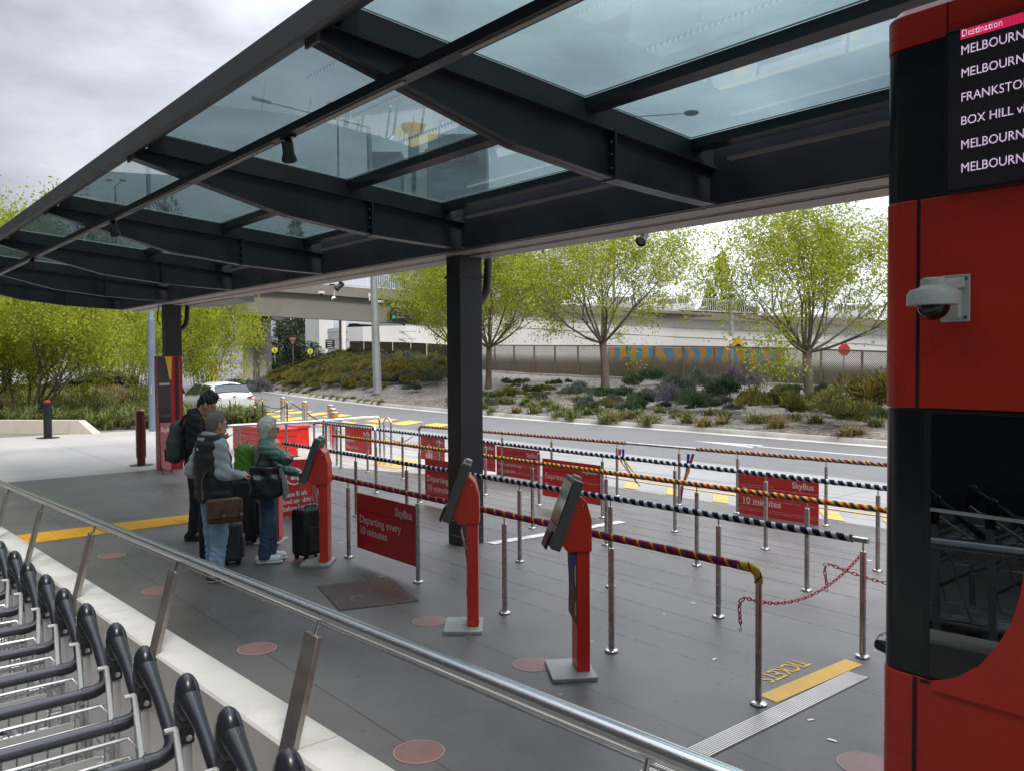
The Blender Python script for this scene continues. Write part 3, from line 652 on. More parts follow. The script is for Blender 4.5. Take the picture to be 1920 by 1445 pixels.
mb = MB(); mb.box2((sx0, by0 - .0305, sz0), (bx1 - .17, by0 - .0285, sz1)); mb.build('led_panel', LED, scr, False)
yl = by0 - .0325
LW = emis('led_white', (.80, .62, .86), 1.05, .0042); LR = emis('led_red', (.85, .02, .10), .9, .0042)
q0, q1 = PY(1801, 57, yl), PY(1801, 75, yl)
mb = MB(); mb.box2((q0.x, yl, q1.z), (bx1 - .2, yl + .0015, q0.z)); mb.build('led_heading_bar', LR, scr, False)
mb = MB(); text(mb, 'Destination', (q0.x + .003, yl - .0015, q1.z + .008), .034, depth=.0008, sx=.85); mb.build('led_lettering', LW, scr, False)
for (yy, s) in ((104, 'MELBOURNE CITY'), (147, 'MELBOURNE CITY'), (192, 'FRANKSTON'), (236, 'BOX HILL via'), (281, 'MELBOURNE CITY'), (324, 'MELBOURNE CITY')):
    mb = MB(); p = PY(1801, yy, yl); text(mb, s, (p.x, yl, p.z), .045, bold=.0, depth=.0008, sx=.88); mb.build('led_lettering', LW, scr, False)
# wall-mounted security camera
cp = PY(1790, 560, by0 - .005)
sc_ = thing('security_camera', (cp.x, by0 - .006, cp.z), 'white dome security camera on a square wall bracket on the red booth', 'security camera')
GW = mat('camera_white', (.52, .55, .53), .42, 0, .03)
mb = MB(); mb.box2((cp.x - .048, by0 - .012, cp.z - .085), (cp.x + .055, by0 - .0045, cp.z + .085)); pl = mb.build('mounting_plate', GW, sc_, False, bevel=.003)
mb = MB()
for i, j in ((.04, .07), (.04, -.07)): mb.lathe((cp.x + i, by0 - .0125, cp.z + j), [(.007, 0), (.006, .002)], 10, (0, -1, 0))
mb.build('screw', GREYP, pl)
mb = MB(); P = Vector((cp.x, 0, cp.z)); yc = by0 - .15; ex = -.012
mb.prism([(P.x - .04, by0 - .012, P.z + .075), (P.x + .04, by0 - .012, P.z + .075), (P.x + .03, yc, P.z + .055), (P.x - .045, yc, P.z + .055)], (0, 0, 0), (0, 0, -.04)); mb.box2((P.x - .03, by0 - .04, P.z - .075), (P.x + .03, by0 - .012, P.z + .04)); mb.build('arm', GW, sc_, True, bevel=.006)
c = (P.x + ex, yc, P.z)
mb = MB(); mb.lathe(c, [(.03, .068), (.042, .062), (.043, .04), (.05, .032), (.078, .024), (.086, .008), (.088, -.028), (.082, -.03), (.06, -.03)], 28); mb.build('cover', GW, sc_)
mb = MB(); mb.ball((c[0], c[1], c[2] - .03), (.055, .055, .052), 20, 10); mb.build('dome', mat('smoked_dome', (.008, .008, .009), .08, 0, .02, spec=.6), sc_)
# black looped bumper handle on the side of the booth
hp = [(bx0 + .02, 3.42, 1.03), (bx0 - .05, 3.42, 1.03), (bx0 - .095, 3.44, 1.03), (bx0 - .115, 3.50, 1.03), (bx0 - .115, 3.62, 1.03), (bx0 - .09, 3.69, 1.03), (bx0 - .04, 3.71, 1.03), (bx0 + .02, 3.71, 1.03)]
mb = MB(); mb.tube(hp, .028, 14); mb.build('grab_handle', mat('glossy_black', (.008, .009, .013), .12), bo)
# ================================================================== queue barriers
def yarnmat(name, cols, widths, pitch):
    m = bpy.data.materials.new(name); m.use_nodes = True; t = m.node_tree; MATS[name] = m; b = bsdf(m); b.inputs['Roughness'].default_value = .9; b.inputs['Specular IOR Level'].default_value = .15
    uvn = N(t, 'ShaderNodeUVMap'); s = N(t, 'ShaderNodeSeparateXYZ'); t.links.new(uvn.outputs[0], s.inputs[0])
    tcn = N(t, 'ShaderNodeTexCoord'); nz = N(t, 'ShaderNodeTexNoise'); nz.inputs['Scale'].default_value = 5; t.links.new(tcn.outputs['Object'], nz.inputs['Vector'])
    ph = MA(t, 'FRACT', MA(t, 'ADD', MA(t, 'ADD', MA(t, 'DIVIDE', s.outputs['X'], pitch), s.outputs['Y']), MA(t, 'MULTIPLY', nz.outputs['Fac'], .5)))
    r = N(t, 'ShaderNodeValToRGB'); r.color_ramp.interpolation = 'CONSTANT'; e = r.color_ramp.elements; pos = 0
    for i, (c, wd) in enumerate(zip(cols, widths)):
        if i < 2: q = e[i]; q.position = pos
        else: q = e.new(pos)
        q.color = (*c, 1); pos += wd
    t.links.new(ph, r.inputs['Fac'])
    n2 = N(t, 'ShaderNodeTexNoise'); n2.inputs['Scale'].default_value = 150; t.links.new(tcn.outputs['Object'], n2.inputs['Vector'])
    mr = N(t, 'ShaderNodeMapRange'); mr.inputs['To Min'].default_value = .6; mr.inputs['To Max'].default_value = 1.35; t.links.new(n2.outputs['Fac'], mr.inputs['Value'])
    v = N(t, 'ShaderNodeVectorMath', operation='SCALE'); t.links.new(r.outputs['Color'], v.inputs[0]); t.links.new(mr.outputs[0], v.inputs['Scale']); t.links.new(v.outputs[0], b.inputs['Base Color'])
    bp = N(t, 'ShaderNodeBump'); bp.inputs['Strength'].default_value = .6; bp.inputs['Distance'].default_value = .006; t.links.new(n2.outputs['Fac'], bp.inputs['Height']); t.links.new(bp.outputs[0], b.inputs['Normal'])
    return m
NAVY, WH, MAR, GLD, BLU, PUR = (.008, .014, .035), (.50, .52, .53), (.26, .018, .035), (.52, .34, .03), (.02, .035, .20), (.05, .022, .075)
YA = yarnmat('yarn_maroon_gold_blue', [MAR, GLD, MAR, BLU], [.44, .15, .22, .19], .13)
YB = yarnmat('yarn_navy_white', [NAVY, WH], [.6, .4], .105)
YC = yarnmat('yarn_gold_purple', [GLD, PUR, GLD, MAR], [.24, .28, .22, .26], .17)
YD = yarnmat('yarn_navy_white_fine', [NAVY, WH], [.62, .38], .1)
YE = yarnmat('yarn_gold_blue_red', [GLD, BLU, GLD, MAR, BLU], [.22, .24, .18, .20, .16], .17)
ZR = .885
def jag(pts, amp=.0022):
    return pts
def post_mesh(p, tall=.80, bend=None):
    mb = MB(); x, y, z = p
    mb.lathe((x, y, z), [(.052, 0.0), (.054, .012), (.048, .020), (.027, .024), (.0255, .03)], 20)
    mb.tube([(x, y, .02), (x, y, tall)], .0235, 16); mb.lathe((x, y, tall), [(.0235, 0), (.02, .004), (.007, .006), (.007, ZR - tall - .01)], 10)
    for zz in CABZ: mb.ball((x + .024, y, zz), .005, 6, 4)
    return mb
CABZ = [.16, .30, .44, .58, .72]
def barrier(label, group, posts, wrap, wraps, rail, ends=(None, None), cat='queue barrier', cables=True):
    """posts: list of (x, y); rail: (xy start, xy end); wraps: list of (t0,t1) fractions; ends: 'bend' closes a rail end into a post"""
    a, b = Vector((*rail[0], ZR)), Vector((*rail[1], ZR)); d = (b - a).normalized()
    root = thing('queue_barrier', (posts[len(posts) // 2][0], posts[len(posts) // 2][1], 0), label, cat, group)
    path = []
    rr = .07
    if ends[0] == 'bend': path += [a + Vector((0, 0, -ZR + .02)), a + Vector((0, 0, -.35)), a + Vector((0, 0, -rr - .02))] + arc(a + d * rr + Vector((0, 0, -rr)), -d, (0, 0, 1), rr, 7)
    else: path += [a]
    n = 40; L = (b - a).length
    path += [a + d * (L * k / n) for k in range(1, n) if rr * 1.5 < L * k / n < L - rr * 1.5]
    if ends[1] == 'bend': path += arc(b - d * rr + Vector((0, 0, -rr)), (0, 0, 1), d, rr, 7) + [b + Vector((0, 0, -rr - .02)), b + Vector((0, 0, -.35)), b + Vector((0, 0, -ZR + .02))]
    else: path += [b]
    mb = MB(); mb.tube(path, .0215, 14)
    for k, e in ((0, ends[0]), (1, ends[1])):
        if e == 'bend': q = (a, b)[k]; mb.lathe((q.x, q.y, 0), [(.054, 0.004), (.056, .014), (.048, .022), (.027, .026), (.024, .03)], 20)
    mb.build('top_rail', STEEL, root)
    for w0, w1, *wm_ in wraps:
        q = []
        for p in path:
            s = (p - a).dot(d) / L
            zc = p.z > ZR - .17
            if w0 - .005 <= s <= w1 + .005 and zc: q.append(p)
        q2 = []
        for i, p in enumerate(q[:-1]):
            k = max(1, int((q[i + 1] - p).length / .05)); q2 += [p.lerp(q[i + 1], j / k) for j in range(k)]
        q2.append(q[-1])
        rs = [.0275 + .0016 * math.sin(i * 2.1) + .0012 * math.sin(i * .73 + 1) for i in range(len(q2))]
        mb = MB(); mb.tube(q2, rs, 14, uv=True); mb.build('knitted_wrap', wm_[0] if wm_ else wrap, root)
    for x, y in posts: post_mesh((x, y, .004)).build('post', STEEL, root)
    if cables:
        for zz in CABZ:
            mb = MB(); mb.tube([a + Vector((0, 0, zz - ZR)), b + Vector((0, 0, zz - ZR))], .0015, 6); mb.build('cable', STEEL, root)
    return root
YEND = yarnmat('yarn_yellow_end', [(.58, .40, .03), BLU, (.58, .40, .03), MAR], [.40, .1, .38, .12], .16)
QG = 'steel queue barriers with knitted rails'
row = lambda Y, xs: [(x, Y) for x in xs]
barrier('nearest queue barrier, its rail wrapped in maroon, gold and blue knitting', QG, row(4.65, [-4.40, -5.69, -7.07, -8.5]), YA, [(0, .976), (.960, 1.02, YEND)], ((-8.95, 4.65), (-3.10, 4.65)), (None, 'bend'))
barrier('queue barrier with navy and white striped rail ending beside the red chain', QG, row(5.98, [-3.09, -4.39, -5.67, -7.05]), YB, [(0, .985)], ((-7.98, 5.98), (-3.05, 5.98)))
barrier('navy and white striped queue barrier left of the dark column behind the kiosks', QG, row(5.98, [-9.35, -10.7, -12.1]), YB, [(0, 1)], ((-13.1, 5.98), (-8.40, 5.98)))
barrier('middle queue barrier with gold and purple striped rail behind the navy one', QG, row(7.31, [-4.34, -5.65, -7.0, -8.35, -9.7, -11.05, -12.38]), YC, [(0, 1)], ((-13.9, 7.31), (-1.2, 7.31)))
barrier('long fine striped navy and white queue barrier second from the road', QG, row(8.55, [-2.9, -4.26, -5.61, -6.96, -8.26, -9.61, -10.95, -12.3, -13.5, -14.81, -16.1]), YD, [(0, 1)], ((-17.15, 8.55), (-1.2, 8.55)), ('bend', None))
eY = lambda x: 9.64 + (x + 14.57) * .084
EP = [-13.3, -12.1, -10.85, -9.4, -8.2, -7.2, -5.88, -4.5, -3.2]
LE = 14.57 - 1.2
EA, EB = (-14.57, eY(-14.57)), (-1.2, eY(-1.2))
tE = lambda px, py: (PY(px, py, 10.1).x + 14.57) / LE
barrier('farthest queue barrier by the road, gold and blue rail with a bare steel section', QG, [(x, eY(x)) for x in EP], YE, [(0, tE(1170, 838)), (tE(1288, 850), 1)], (EA, EB), ('bend', None))
# loose ribbon tails of the farthest rail
def ribbon(pix, Y, m, label):
    mb = MB(); P = [PY(x, y, Y) for x, y in pix]
    for i in range(len(P) - 1):
        a, b = P[i], P[i + 1]; w_ = Vector((.045 * (.5 + .5 * math.cos(i * 1.3)) + .012, .02 * math.sin(i), 0))
        w2 = Vector((.045 * (.5 + .5 * math.cos((i + 1) * 1.3)) + .012, .02 * math.sin(i + 1), 0)); mb.quad(a, b, b + w2, a + w_)
    return mb
RB = [mat('ribbon_red', (.50, .02, .05), .5), mat('ribbon_blue', (.02, .06, .40), .5), mat('ribbon_yellow', (.62, .42, .03), .5)]
for lb, sets in (('loose red, blue and yellow ribbon tails hanging where the bare rail begins', [[(1160, 841), (1159, 855), (1165, 868), (1178, 885), (1188, 893), (1192, 905)], [(1166, 841), (1166, 856), (1172, 872), (1184, 892), (1195, 906), (1198, 910)], [(1164, 858), (1180, 878), (1190, 890), (1202, 893)]]),
                 ('loose blue and pink ribbon tails hanging where the far gold and blue knitting resumes', [[(1297, 850), (1291, 870), (1286, 890), (1280, 910), (1275, 940)], [(1288, 850), (1287, 868), (1285, 885), (1279, 905), (1273, 938)], [(1289, 880), (1281, 900), (1270, 930), (1266, 945)]])):
    p = PY(*sets[0][0], 10.25); rt = thing('ribbon', p, lb, 'ribbon')
    for s_, m_ in zip(sets, RB): ribbon(s_, 10.22, m_, '').build('ribbon_tail', m_, rt, False)
# ------------------------------------------------------------------ red plastic chains between the rail ends
CHR = mat('chain_red', (.50, .03, .045), .4)
def chain(pts, label, tail=True):
    P = [Vector(p) for p in pts]; L = 0; step = .034; mb = MB(); acc = []
    for a, b in zip(P, P[1:]):
        k = max(1, int((b - a).length / .005)); acc += [a.lerp(b, j / k) for j in range(k)]
    s = 0; centers = []; last = None
    for p in acc:
        if last is None or (p - last).length >= step: centers.append(p); last = p
    for i in range(len(centers) - 1):
        c, d = centers[i], (centers[i + 1] - centers[i]).normalized(); u, v = frame(d); q = u if i % 2 else v
        ring = [c + d * (.024 * math.cos(t)) + q * (.0105 * math.sin(t)) for t in [2 * math.pi * k / 10 for k in range(11)]]
        mb.tube(ring, .0042, 5, cap=False)
    return mb.build('red_chain', CHR, None, label=label, cat='chain', group='red plastic chains on the queue')
def sag(a, b, drop, n=16):
    a, b = Vector(a), Vector(b); return [a.lerp(b, t / n) - Vector((0, 0, 4 * drop * (t / n) * (1 - t / n))) for t in range(n + 1)]
c0, c1 = Vector((-3.10, 4.62, .53)), Vector((-3.07, 5.95, .81))
k0 = [PY(1388, 1163, 4.62), PY(1386, 1135, 4.62), PY(1393, 1118, 4.62)]
chain([*k0, *sag(k0[-1], c1, .17)], 'red plastic chain sagging from the nearest bent rail to the striped rail end')
k1 = [PY(1550, 1092, 6.0), PY(1546, 1068, 6.0), PY(1550, 1054, 6.0)]
chain([*k1, *sag(k1[-1], (-2.25, 6.6, .62), .12)], 'red plastic chain looping behind the striped rail end towards the booth')
for k_ in (k0, k1):
    mb = MB(); q = k_[0]; mb.tube([q, q + Vector((0, 0, -.03)), q + Vector((.01, 0, -.055)), q + Vector((0, 0, -.075)), q + Vector((-.01, 0, -.055))], .004, 6); mb.build('chain_hook', STEEL, None, label='small steel hook hanging at the loose end of a red chain', cat='hook', group='chain hooks')
ch0 = sag(PY(720, 812, 9.6), PY(775, 816, 9.6), .16); chain(ch0, 'thin red chain with a red tag sagging between far steel hoops')
# ------------------------------------------------------------------ sign panels hung on the rows
def sign(corner_a, corner_b, Y, lines, label, logo=True, vis=1.0):
    """corner pixels: upper-left and lower-right of the panel in the plane Y"""
    a, b = PY(*corner_a, Y), PY(*corner_b, Y); x0, x1, z1, z0 = a.x, b.x, a.z, b.z; W, H_ = x1 - x0, z1 - z0
    rt = thing('queue_sign', ((x0 + x1) / 2, Y, z0), label, 'sign', 'red bus signs on the queue rows')
    mb = MB(); mb.box2((x0, Y - .004, z0), (x1, Y + .004, z1)); mb.build('panel', SIGNR, rt, False, bevel=.0015)
    mb = MB(); y = Y - .0045
    if logo:
        text(mb, 'SkyBus', (x1 - .055 * W, y, z1 - .245 * H_), .165 * H_ * 1.15, align='RIGHT', bold=.016, depth=.0006, sx=1.0)
        for zz in (.29, .285): mb.box2((x0 + .05 * W, y - .0004, z1 - .30 * H_), (x1 - .05 * W, y + .0003, z1 - .295 * H_))
    for (s, fx, fz, sz, bd) in lines: text(mb, s, (x0 + fx * W, y, z1 - fz * H_), sz * H_, bold=bd, depth=.0006, sx=1.06)
    mb.build('lettering', CREAM, rt, False)
    return rt
SA = sign((669, 922), (781, 1062), 4.65, [('Departing every', .05, .52, .20, .012), ('10 minutes', .05, .72, .20, .012)], 'nearest red sign reading Departing every 10 minutes between two posts of the maroon rail')
sign((797, 858), (880, 955), 7.31, [('Departing every', .05, .52, .20, .012), ('10 minutes', .05, .74, .20, .012)], 'red sign reading 10 minutes partly hidden behind the left side of the dark column')
sign((647, 800), (697, 852), 9.9, [('Express', .06, .58, .20, .0), ('Bus to City', .06, .86, .20, .0)], 'small far red sign reading Express Bus to City by the steel hoops')
sign((789, 816), (834, 866), 9.75, [], 'far red sign with pale suitcase drawings left of the dark column')
# suitcase pictograms on that sign
mb = MB(); y = 9.744; a = PY(789, 816, 9.75); b = PY(834, 866, 9.75); W, H_ = b.x - a.x, a.z - b.z
for i, (fx, fz, ww, hh) in enumerate([(.22, .62, .06, .16), (.30, .62, .10, .26), (.42, .62, .10, .2), (.22, .92, .06, .18), (.30, .92, .1, .26), (.42, .92, .08, .22)]):
    x = a.x + fx * W; z = a.z - fz * H_; mb.box2((x, y - .0006, z), (x + ww * W, y, z + hh * H_)); mb.box2((x + .3 * ww * W, y - .0006, z + hh * H_), (x + .7 * ww * W, y, z + hh * H_ + .02))
sg_last = [o for o in COL.objects if o.name.startswith('queue_sign')][-1]; mb.build('suitcase_drawing', CREAM, sg_last, False)
sign((889, 826), (929, 884), eY(-11.6), [], 'red sign just right of the dark column with only its logo in view')
sign((931, 835), (1012, 902), eY(-10.3), [('Rack it up', .04, .46, .13, .0), ('Please load small bags', .04, .64, .135, .006), ('on the top rack', .04, .84, .135, .006)], 'red sign reading Please load small bags on the top rack')
sign((1017, 858), (1126, 947), 8.55, [('Express', .05, .52, .22, -.002), ('Bus to City', .05, .78, .22, -.002)], 'red sign reading Express behind the nearest kiosk screen')
sign((1386, 882), (1535, 985), eY(-6.6), [('Departing every', .04, .50, .20, .01), ('10 minutes', .04, .74, .22, .012)], 'red sign reading 10 minutes on the farthest barrier near the booth')
# ================================================================== ticket kiosks
def kiosk(p, label, poster=None, front=Vector((-.641, -.768, 0))):
    """profile built in the vertical plane through -front (u) and up; w across"""
    u = -front.normalized(); w_ = Vector((0, 0, 1)).cross(u); P = Vector((p[0], p[1], .004))
    at = lambda a, b, z: P + u * a + w_ * b + Vector((0, 0, z))
    rt = thing('ticket_kiosk', P, label, 'ticket kiosk', 'red ticket kiosks')
    def slab(prof, h, mb): mb.prism([at(a, 0, z) for a, z in prof], w_ * -h, w_ * h); return mb
    mb = MB(); c = [(-.285, -.20), (.03, -.20), (.034, .17), (-.262, .19)]
    rc = []
    bp_ = [(-.275, -.21), (-.29, -.195), (-.285, .17), (-.268, .185), (.02, .185), (.034, .17), (.034, -.195), (.02, -.21)]
    mb.prism([at(a, b, 0) for a, b in bp_], (0, 0, 0), (0, 0, .028)); mb.build('base_plate', LGREY, rt, bevel=.004)
    mb = slab([(-.095, .028), (0, .028), (0, .90), (-.095, .90)], .095, MB()); po = mb.build('post', RED, rt, False, bevel=.006)
    mb = MB(); mb.box(at(.001, -.05, .06), (.004, .02, .03), math.atan2(u.y, u.x)); mb.build('cable_port', BLACK, po)
    mb = slab([(-.16, .885), (.012, .885), (.012, 1.11), (-.022, 1.235), (-.07, 1.285), (-.10, 1.27), (-.21, .945)], .112, MB()); hd = mb.build('housing', RED, rt, False, bevel=.008)
    mb = MB()
    for s_ in (-1, 1): mb = MB(); mb.lathe(at(-.045, s_ * .112, 1.215), [(.012, 0), (.012, .004), (.006, .006), (.0, .006)], 12, w_ * s_); mb.build('lock', STEEL, hd)
    A, B, th = (-.292, .925), (-.118, 1.405), .072
    d = Vector((B[0] - A[0], B[1] - A[1])).normalized(); nrm = Vector((d.y, -d.x))
    pr_ = [A, B, (B[0] + nrm.x * th, B[1] + nrm.y * th), (A[0] + nrm.x * th, A[1] + nrm.y * th)]
    mb = slab(pr_, .165, MB()); ca = mb.build('screen_case', GREYP, rt, False, bevel=.01)
    off = lambda t, k: (A[0] + d.x * t + nrm.x * k, A[1] + d.y * t + nrm.y * k)
    mb = slab([off(.17, -.002), off(.48, -.002), off(.48, -.008), off(.17, -.008)], .14, MB()); mb.build('screen', mat('kiosk_screen', (.03, .045, .042), .08, 0, .05, 2, spec=.6), ca, False)
    mb = slab([off(.02, -.002), off(.16, -.002), off(.16, -.006), off(.02, -.006)], .15, MB()); mb.build('front_panel', mat('kiosk_print', (.10, .08, .08), .3, 0, .6, 30), ca, False)
    mb = slab([off(-.03, -.004), off(.12, -.004), off(.10, -.024), off(-.02, -.028)], .075, MB()); mb.build('card_reader', BLACK, ca, False, bevel=.006)
    mb = MB(); tb = (B[0] + nrm.x * th * .5, B[1] + nrm.y * th * .5); mb.prism([at(tb[0] - .022, 0, tb[1] - .005), at(tb[0] + .026, 0, tb[1] - .022), at(tb[0] + .026 + d.x * .035, 0, tb[1] - .022 + d.y * .035), at(tb[0] - .022 + d.x * .035, 0, tb[1] - .005 + d.y * .035)], w_ * -.05, w_ * .05)
    mb.build('status_cap', LGREY, ca, False, bevel=.004)
    if poster == 'white':
        mb = MB(); n = 10
        for s0 in range(n):
            z0, z1 = .83 - .55 * s0 / n, .83 - .55 * (s0 + 1) / n
            f_ = lambda z: -.098 - .045 * max(0, (z - .45) / .4) ** 2 - .006 * math.sin(z * 9)
            mb.quad(at(f_(z0), -.085, z0), at(f_(z0), .07, z0), at(f_(z1), .07, z1), at(f_(z1), -.085, z1))
        mb.build('paper_notice', WHITE, rt)
    if poster == 'blue':
        BL = mat('poster_blue', (.035, .05, .16), .5, 0, .2, 8); BR = mat('poster_brown', (.10, .055, .035), .5, 0, .2, 8); GO = mat('poster_gold', (.50, .30, .07), .5, 0, .15, 8)
        mb = MB(); mb.prism([at(-.098, -.094, .885), at(-.128, -.094, .86), at(-.118, -.094, .62), at(-.098, -.094, .60)], (0, 0, 0), w_ * .18); mb.build('poster', BL, rt, False)
        mb = MB(); mb.prism([at(-.098, -.094, .60), at(-.118, -.094, .62), at(-.122, -.094, .42), at(-.098, -.094, .36)], w_ * -.001, w_ * .18); mb.build('poster', BR, rt, False)
        mb = MB(); mb.prism([at(-.100, -.0965, .80), at(-.112, -.0965, .78), at(-.114, -.0965, .70), at(-.104, -.0965, .63), at(-.100, -.0965, .66)], (0, 0, 0), w_ * .0015); mb.prism([at(-.100, -.0965, .55), at(-.112, -.0965, .52), at(-.113, -.0965, .44), at(-.101, -.0965, .42)], (0, 0, 0), w_ * .0015); mb.build('poster_print', GO, rt, False)
    return rt
kiosk((-4.245, 4.235), 'nearest red ticket kiosk with tilted grey screen and blue poster on its post', 'blue', Vector((-.54, -.84, 0)))
kiosk((-5.545, 4.25), 'red ticket kiosk with white paper notice hanging from its post, second from the booth', 'white')
kiosk((-8.40, 4.36), 'red ticket kiosk the grey-haired woman is touching', 'white')
kiosk((-9.79, 4.42), 'red ticket kiosk mostly hidden behind the grey-haired woman')
# ================================================================== stainless guards and bollards beyond the queue
def guard(pts, label, r=.024, posts=()):
    root = thing('guard_rail', (pts[0][0], pts[0][1], 0), label, 'guard rail', 'plain steel guard rails')
    mb = MB(); mb.tube(pts, r, 12); mb.build('rail', STEEL2, root)
    for x, y in posts:
        q = MB(); q.tube([(x, y, .004), (x, y, pts[1][2])], r * .9, 10); q.lathe((x, y, .004), [(.06, 0), (.06, .012), (.03, .016)], 14); q.build('post', STEEL, root)
    return root
g0, g1, g2 = G(425, 798, 1.0), G(606, 789, 1.0), G(700, 799, 1.0)
b2 = g2 + Vector((.1, 0, 0))
guard([g0, g0.lerp(g1, .5), g1, g1.lerp(g2, .9), g2, g2 + Vector((.05, .0, -.03)), g2 + Vector((.07, 0, -.1)), g2 + Vector((.07, 0, -.95))], 'long steel guard rail running behind the two travellers to a bent end', .026, [(g1.x, g1.y), (g0.lerp(g1, .12).x, g0.lerp(g1, .12).y), (g0.lerp(g1, .6).x, g0.lerp(g1, .6).y)])
h0, h1 = G(607, 788, 1.02), G(708, 781, 1.02)
guard([h0, h0.lerp(h1, .5), h1, h1 + Vector((.06, 0, -.03)), h1 + Vector((.09, 0, -.1)), h1 + Vector((.09, 0, -1.0))], 'steel guard rail bending down beside the steel hoop', .026, [(h0.x - .1, h0.y + .1), (h0.lerp(h1, .3).x, h0.lerp(h1, .3).y)])
k0_, k1_ = G(720, 783, 1.02), G(733, 784, 1.02); dz = Vector((0, 0, 1))
kd = (k1_ - k0_)
hoop = [Vector((k0_.x, k0_.y, .0)), Vector((k0_.x, k0_.y, .9))] + [k0_ + kd * (.5 - .5 * math.cos(t)) + Vector((0, 0, -.12 + .12 * math.sin(t))) for t in np.linspace(0.2, math.pi - .2, 9)] + [Vector((k1_.x, k1_.y, .9)), Vector((k1_.x, k1_.y, 0))]
guard(hoop, 'narrow upright steel hoop right of the bent guard rails', .024)
def ssbollard(px, pb, label, h=1.02, r=.085):
    p = G(px, pb); root = thing('steel_bollard', (p.x, p.y, 0), label, 'bollard', 'steel bollards with orange bands')
    mb = MB(); mb.tube([p, p + Vector((0, 0, h - .13))], r, 20); mb.build('body', STEEL2, root)
    mb = MB(); mb.tube([p + Vector((0, 0, h - .1301)), p + Vector((0, 0, h - .055))], r + .002, 20); mb.build('reflective_band', mat('orange_band', (.62, .28, .02), .4), root)
    mb = MB(); mb.lathe(p + Vector((0, 0, h - .055)), [(r + .001, 0), (r, .04), (r * .8, .055), (0, .056)], 20); mb.build('cap', STEEL2, root)
for px, pb, lb in ((531, 800, 'steel bollard with orange band beside the black chain posts'), (572, 814, 'steel bollard with orange band in front of the crossing'), (620, 826, 'steel bollard with orange band, rearmost of a close group of three'), (624.5, 838, 'steel bollard with orange band, middle one of a close group of three'), (628.5, 850, 'steel bollard with orange band, front one of a close group of three')):
    ssbollard(px, pb, lb)
BY = mat('yellow_cap', (.70, .48, .03), .5)
def chainpost(top, bot_depth, label, lean=None):
    p = DP(*top, bot_depth); a = Vector((p.x, p.y, 0)); root = thing('chain_post', a, label, 'post', 'thin black posts with yellow caps')
    b_ = p if lean is None else p; a2 = a if lean is None else a + Vector(lean)
    mb = MB(); mb.tube([a2, p], .022, 8); mb.lathe((a2.x, a2.y, 0), [(.1, 0), (.1, .03), (.04, .04)], 12); mb.build('pole', BLACK, root)
    mb = MB(); mb.ball(p + Vector((0, 0, .02)), (.032, .032, .042), 10, 6); mb.build('cap', BY, root)
    return p
ps = [chainpost((492, 752), 28, 'thin black post with yellow cap at the right end of the grass bed'), chainpost((538, 755), 26.5, 'upright thin black post with yellow cap in front of the crossing'),
      chainpost((546, 755), 26.5, 'leaning thin black post with yellow cap tipping over to the right', (.9, 1.1, 0)), chainpost((478, 764), 27, 'thin black post with yellow cap in the grasses behind the man in the vest'),
      chainpost((431, 750), 29, 'thin black post with yellow cap in front of the white car'), chainpost((110, 766), 33, 'thin black post with yellow cap above the cream planter wall'), chainpost((249, 767), 33, 'thin black post with yellow cap left of the grey-blue pole')]
for i, (a, b_) in enumerate(((0, 1), (1, 2), (3, 1), (4, 3), (5, 6))):
    mb = MB(); mb.tube(sag(ps[a] - Vector((0, 0, .08)), ps[b_] - Vector((0, 0, .08)), .12), .012, 6); mb.build('black_chain', BLACK, None, label=['thin black chain drooping left of the steel bollards', 'short black chain between the upright and leaning posts', 'thin black chain from the grasses to the upright post', 'thin black chain in the grasses below the white car', 'thin black chain stretched along the planter of grasses'][i], cat='chain')
# red slatted bin behind the travellers
p0, p1 = PY(437, 852, 8.1), PY(513, 852, 8.1)
rb = thing('red_crate', ((p0.x + p1.x) / 2, 8.4, 0), 'bright red ribbed plastic crate behind the guard rail', 'crate')
zt = PY(470, 801, 8.1).z; zb = max(.02, PY(470, 853, 8.1).z)
mb = MB(); x = p0.x
for k in range(4):
    z0 = zb + (zt - zb) * k / 4; z1 = zb + (zt - zb) * (k + 1) / 4; mb.box2((p0.x, 8.1, z0 + .006), (p1.x, 8.7, z1 - .006))
mb.box2((p0.x + .03, 8.13, zb), (p1.x - .03, 8.67, zt - .01)); mb.build('body', mat('crate_red', (.62, .022, .015), .35), rb, False)
mb = MB(); mb.box2((p0.x - .02, 8.08, zt - .004), (p1.x + .02, 8.72, zt + .03)); mb.build('rim', mat('crate_red', (0, 0, 0)), rb, False)
p0, p1 = PY(538, 800, 9.6), PY(557, 850, 9.6)
mb = MB(); mb.prism([(p0.x, 9.6, 0.02), (p1.x, 9.6, .02), (p1.x - .03, 9.6, p0.z), (p0.x + .03, 9.6, p0.z)], (0, 0, 0), (0, .35, 0)); mb.box2((p0.x - .02, 9.57, p0.z), (p1.x + .02, 9.98, p0.z + .06)); mb.build('red_bin', mat('crate_red', (0, 0, 0)), None, False, label='small red bin behind the kiosk at the woman\'s face', cat='bin')
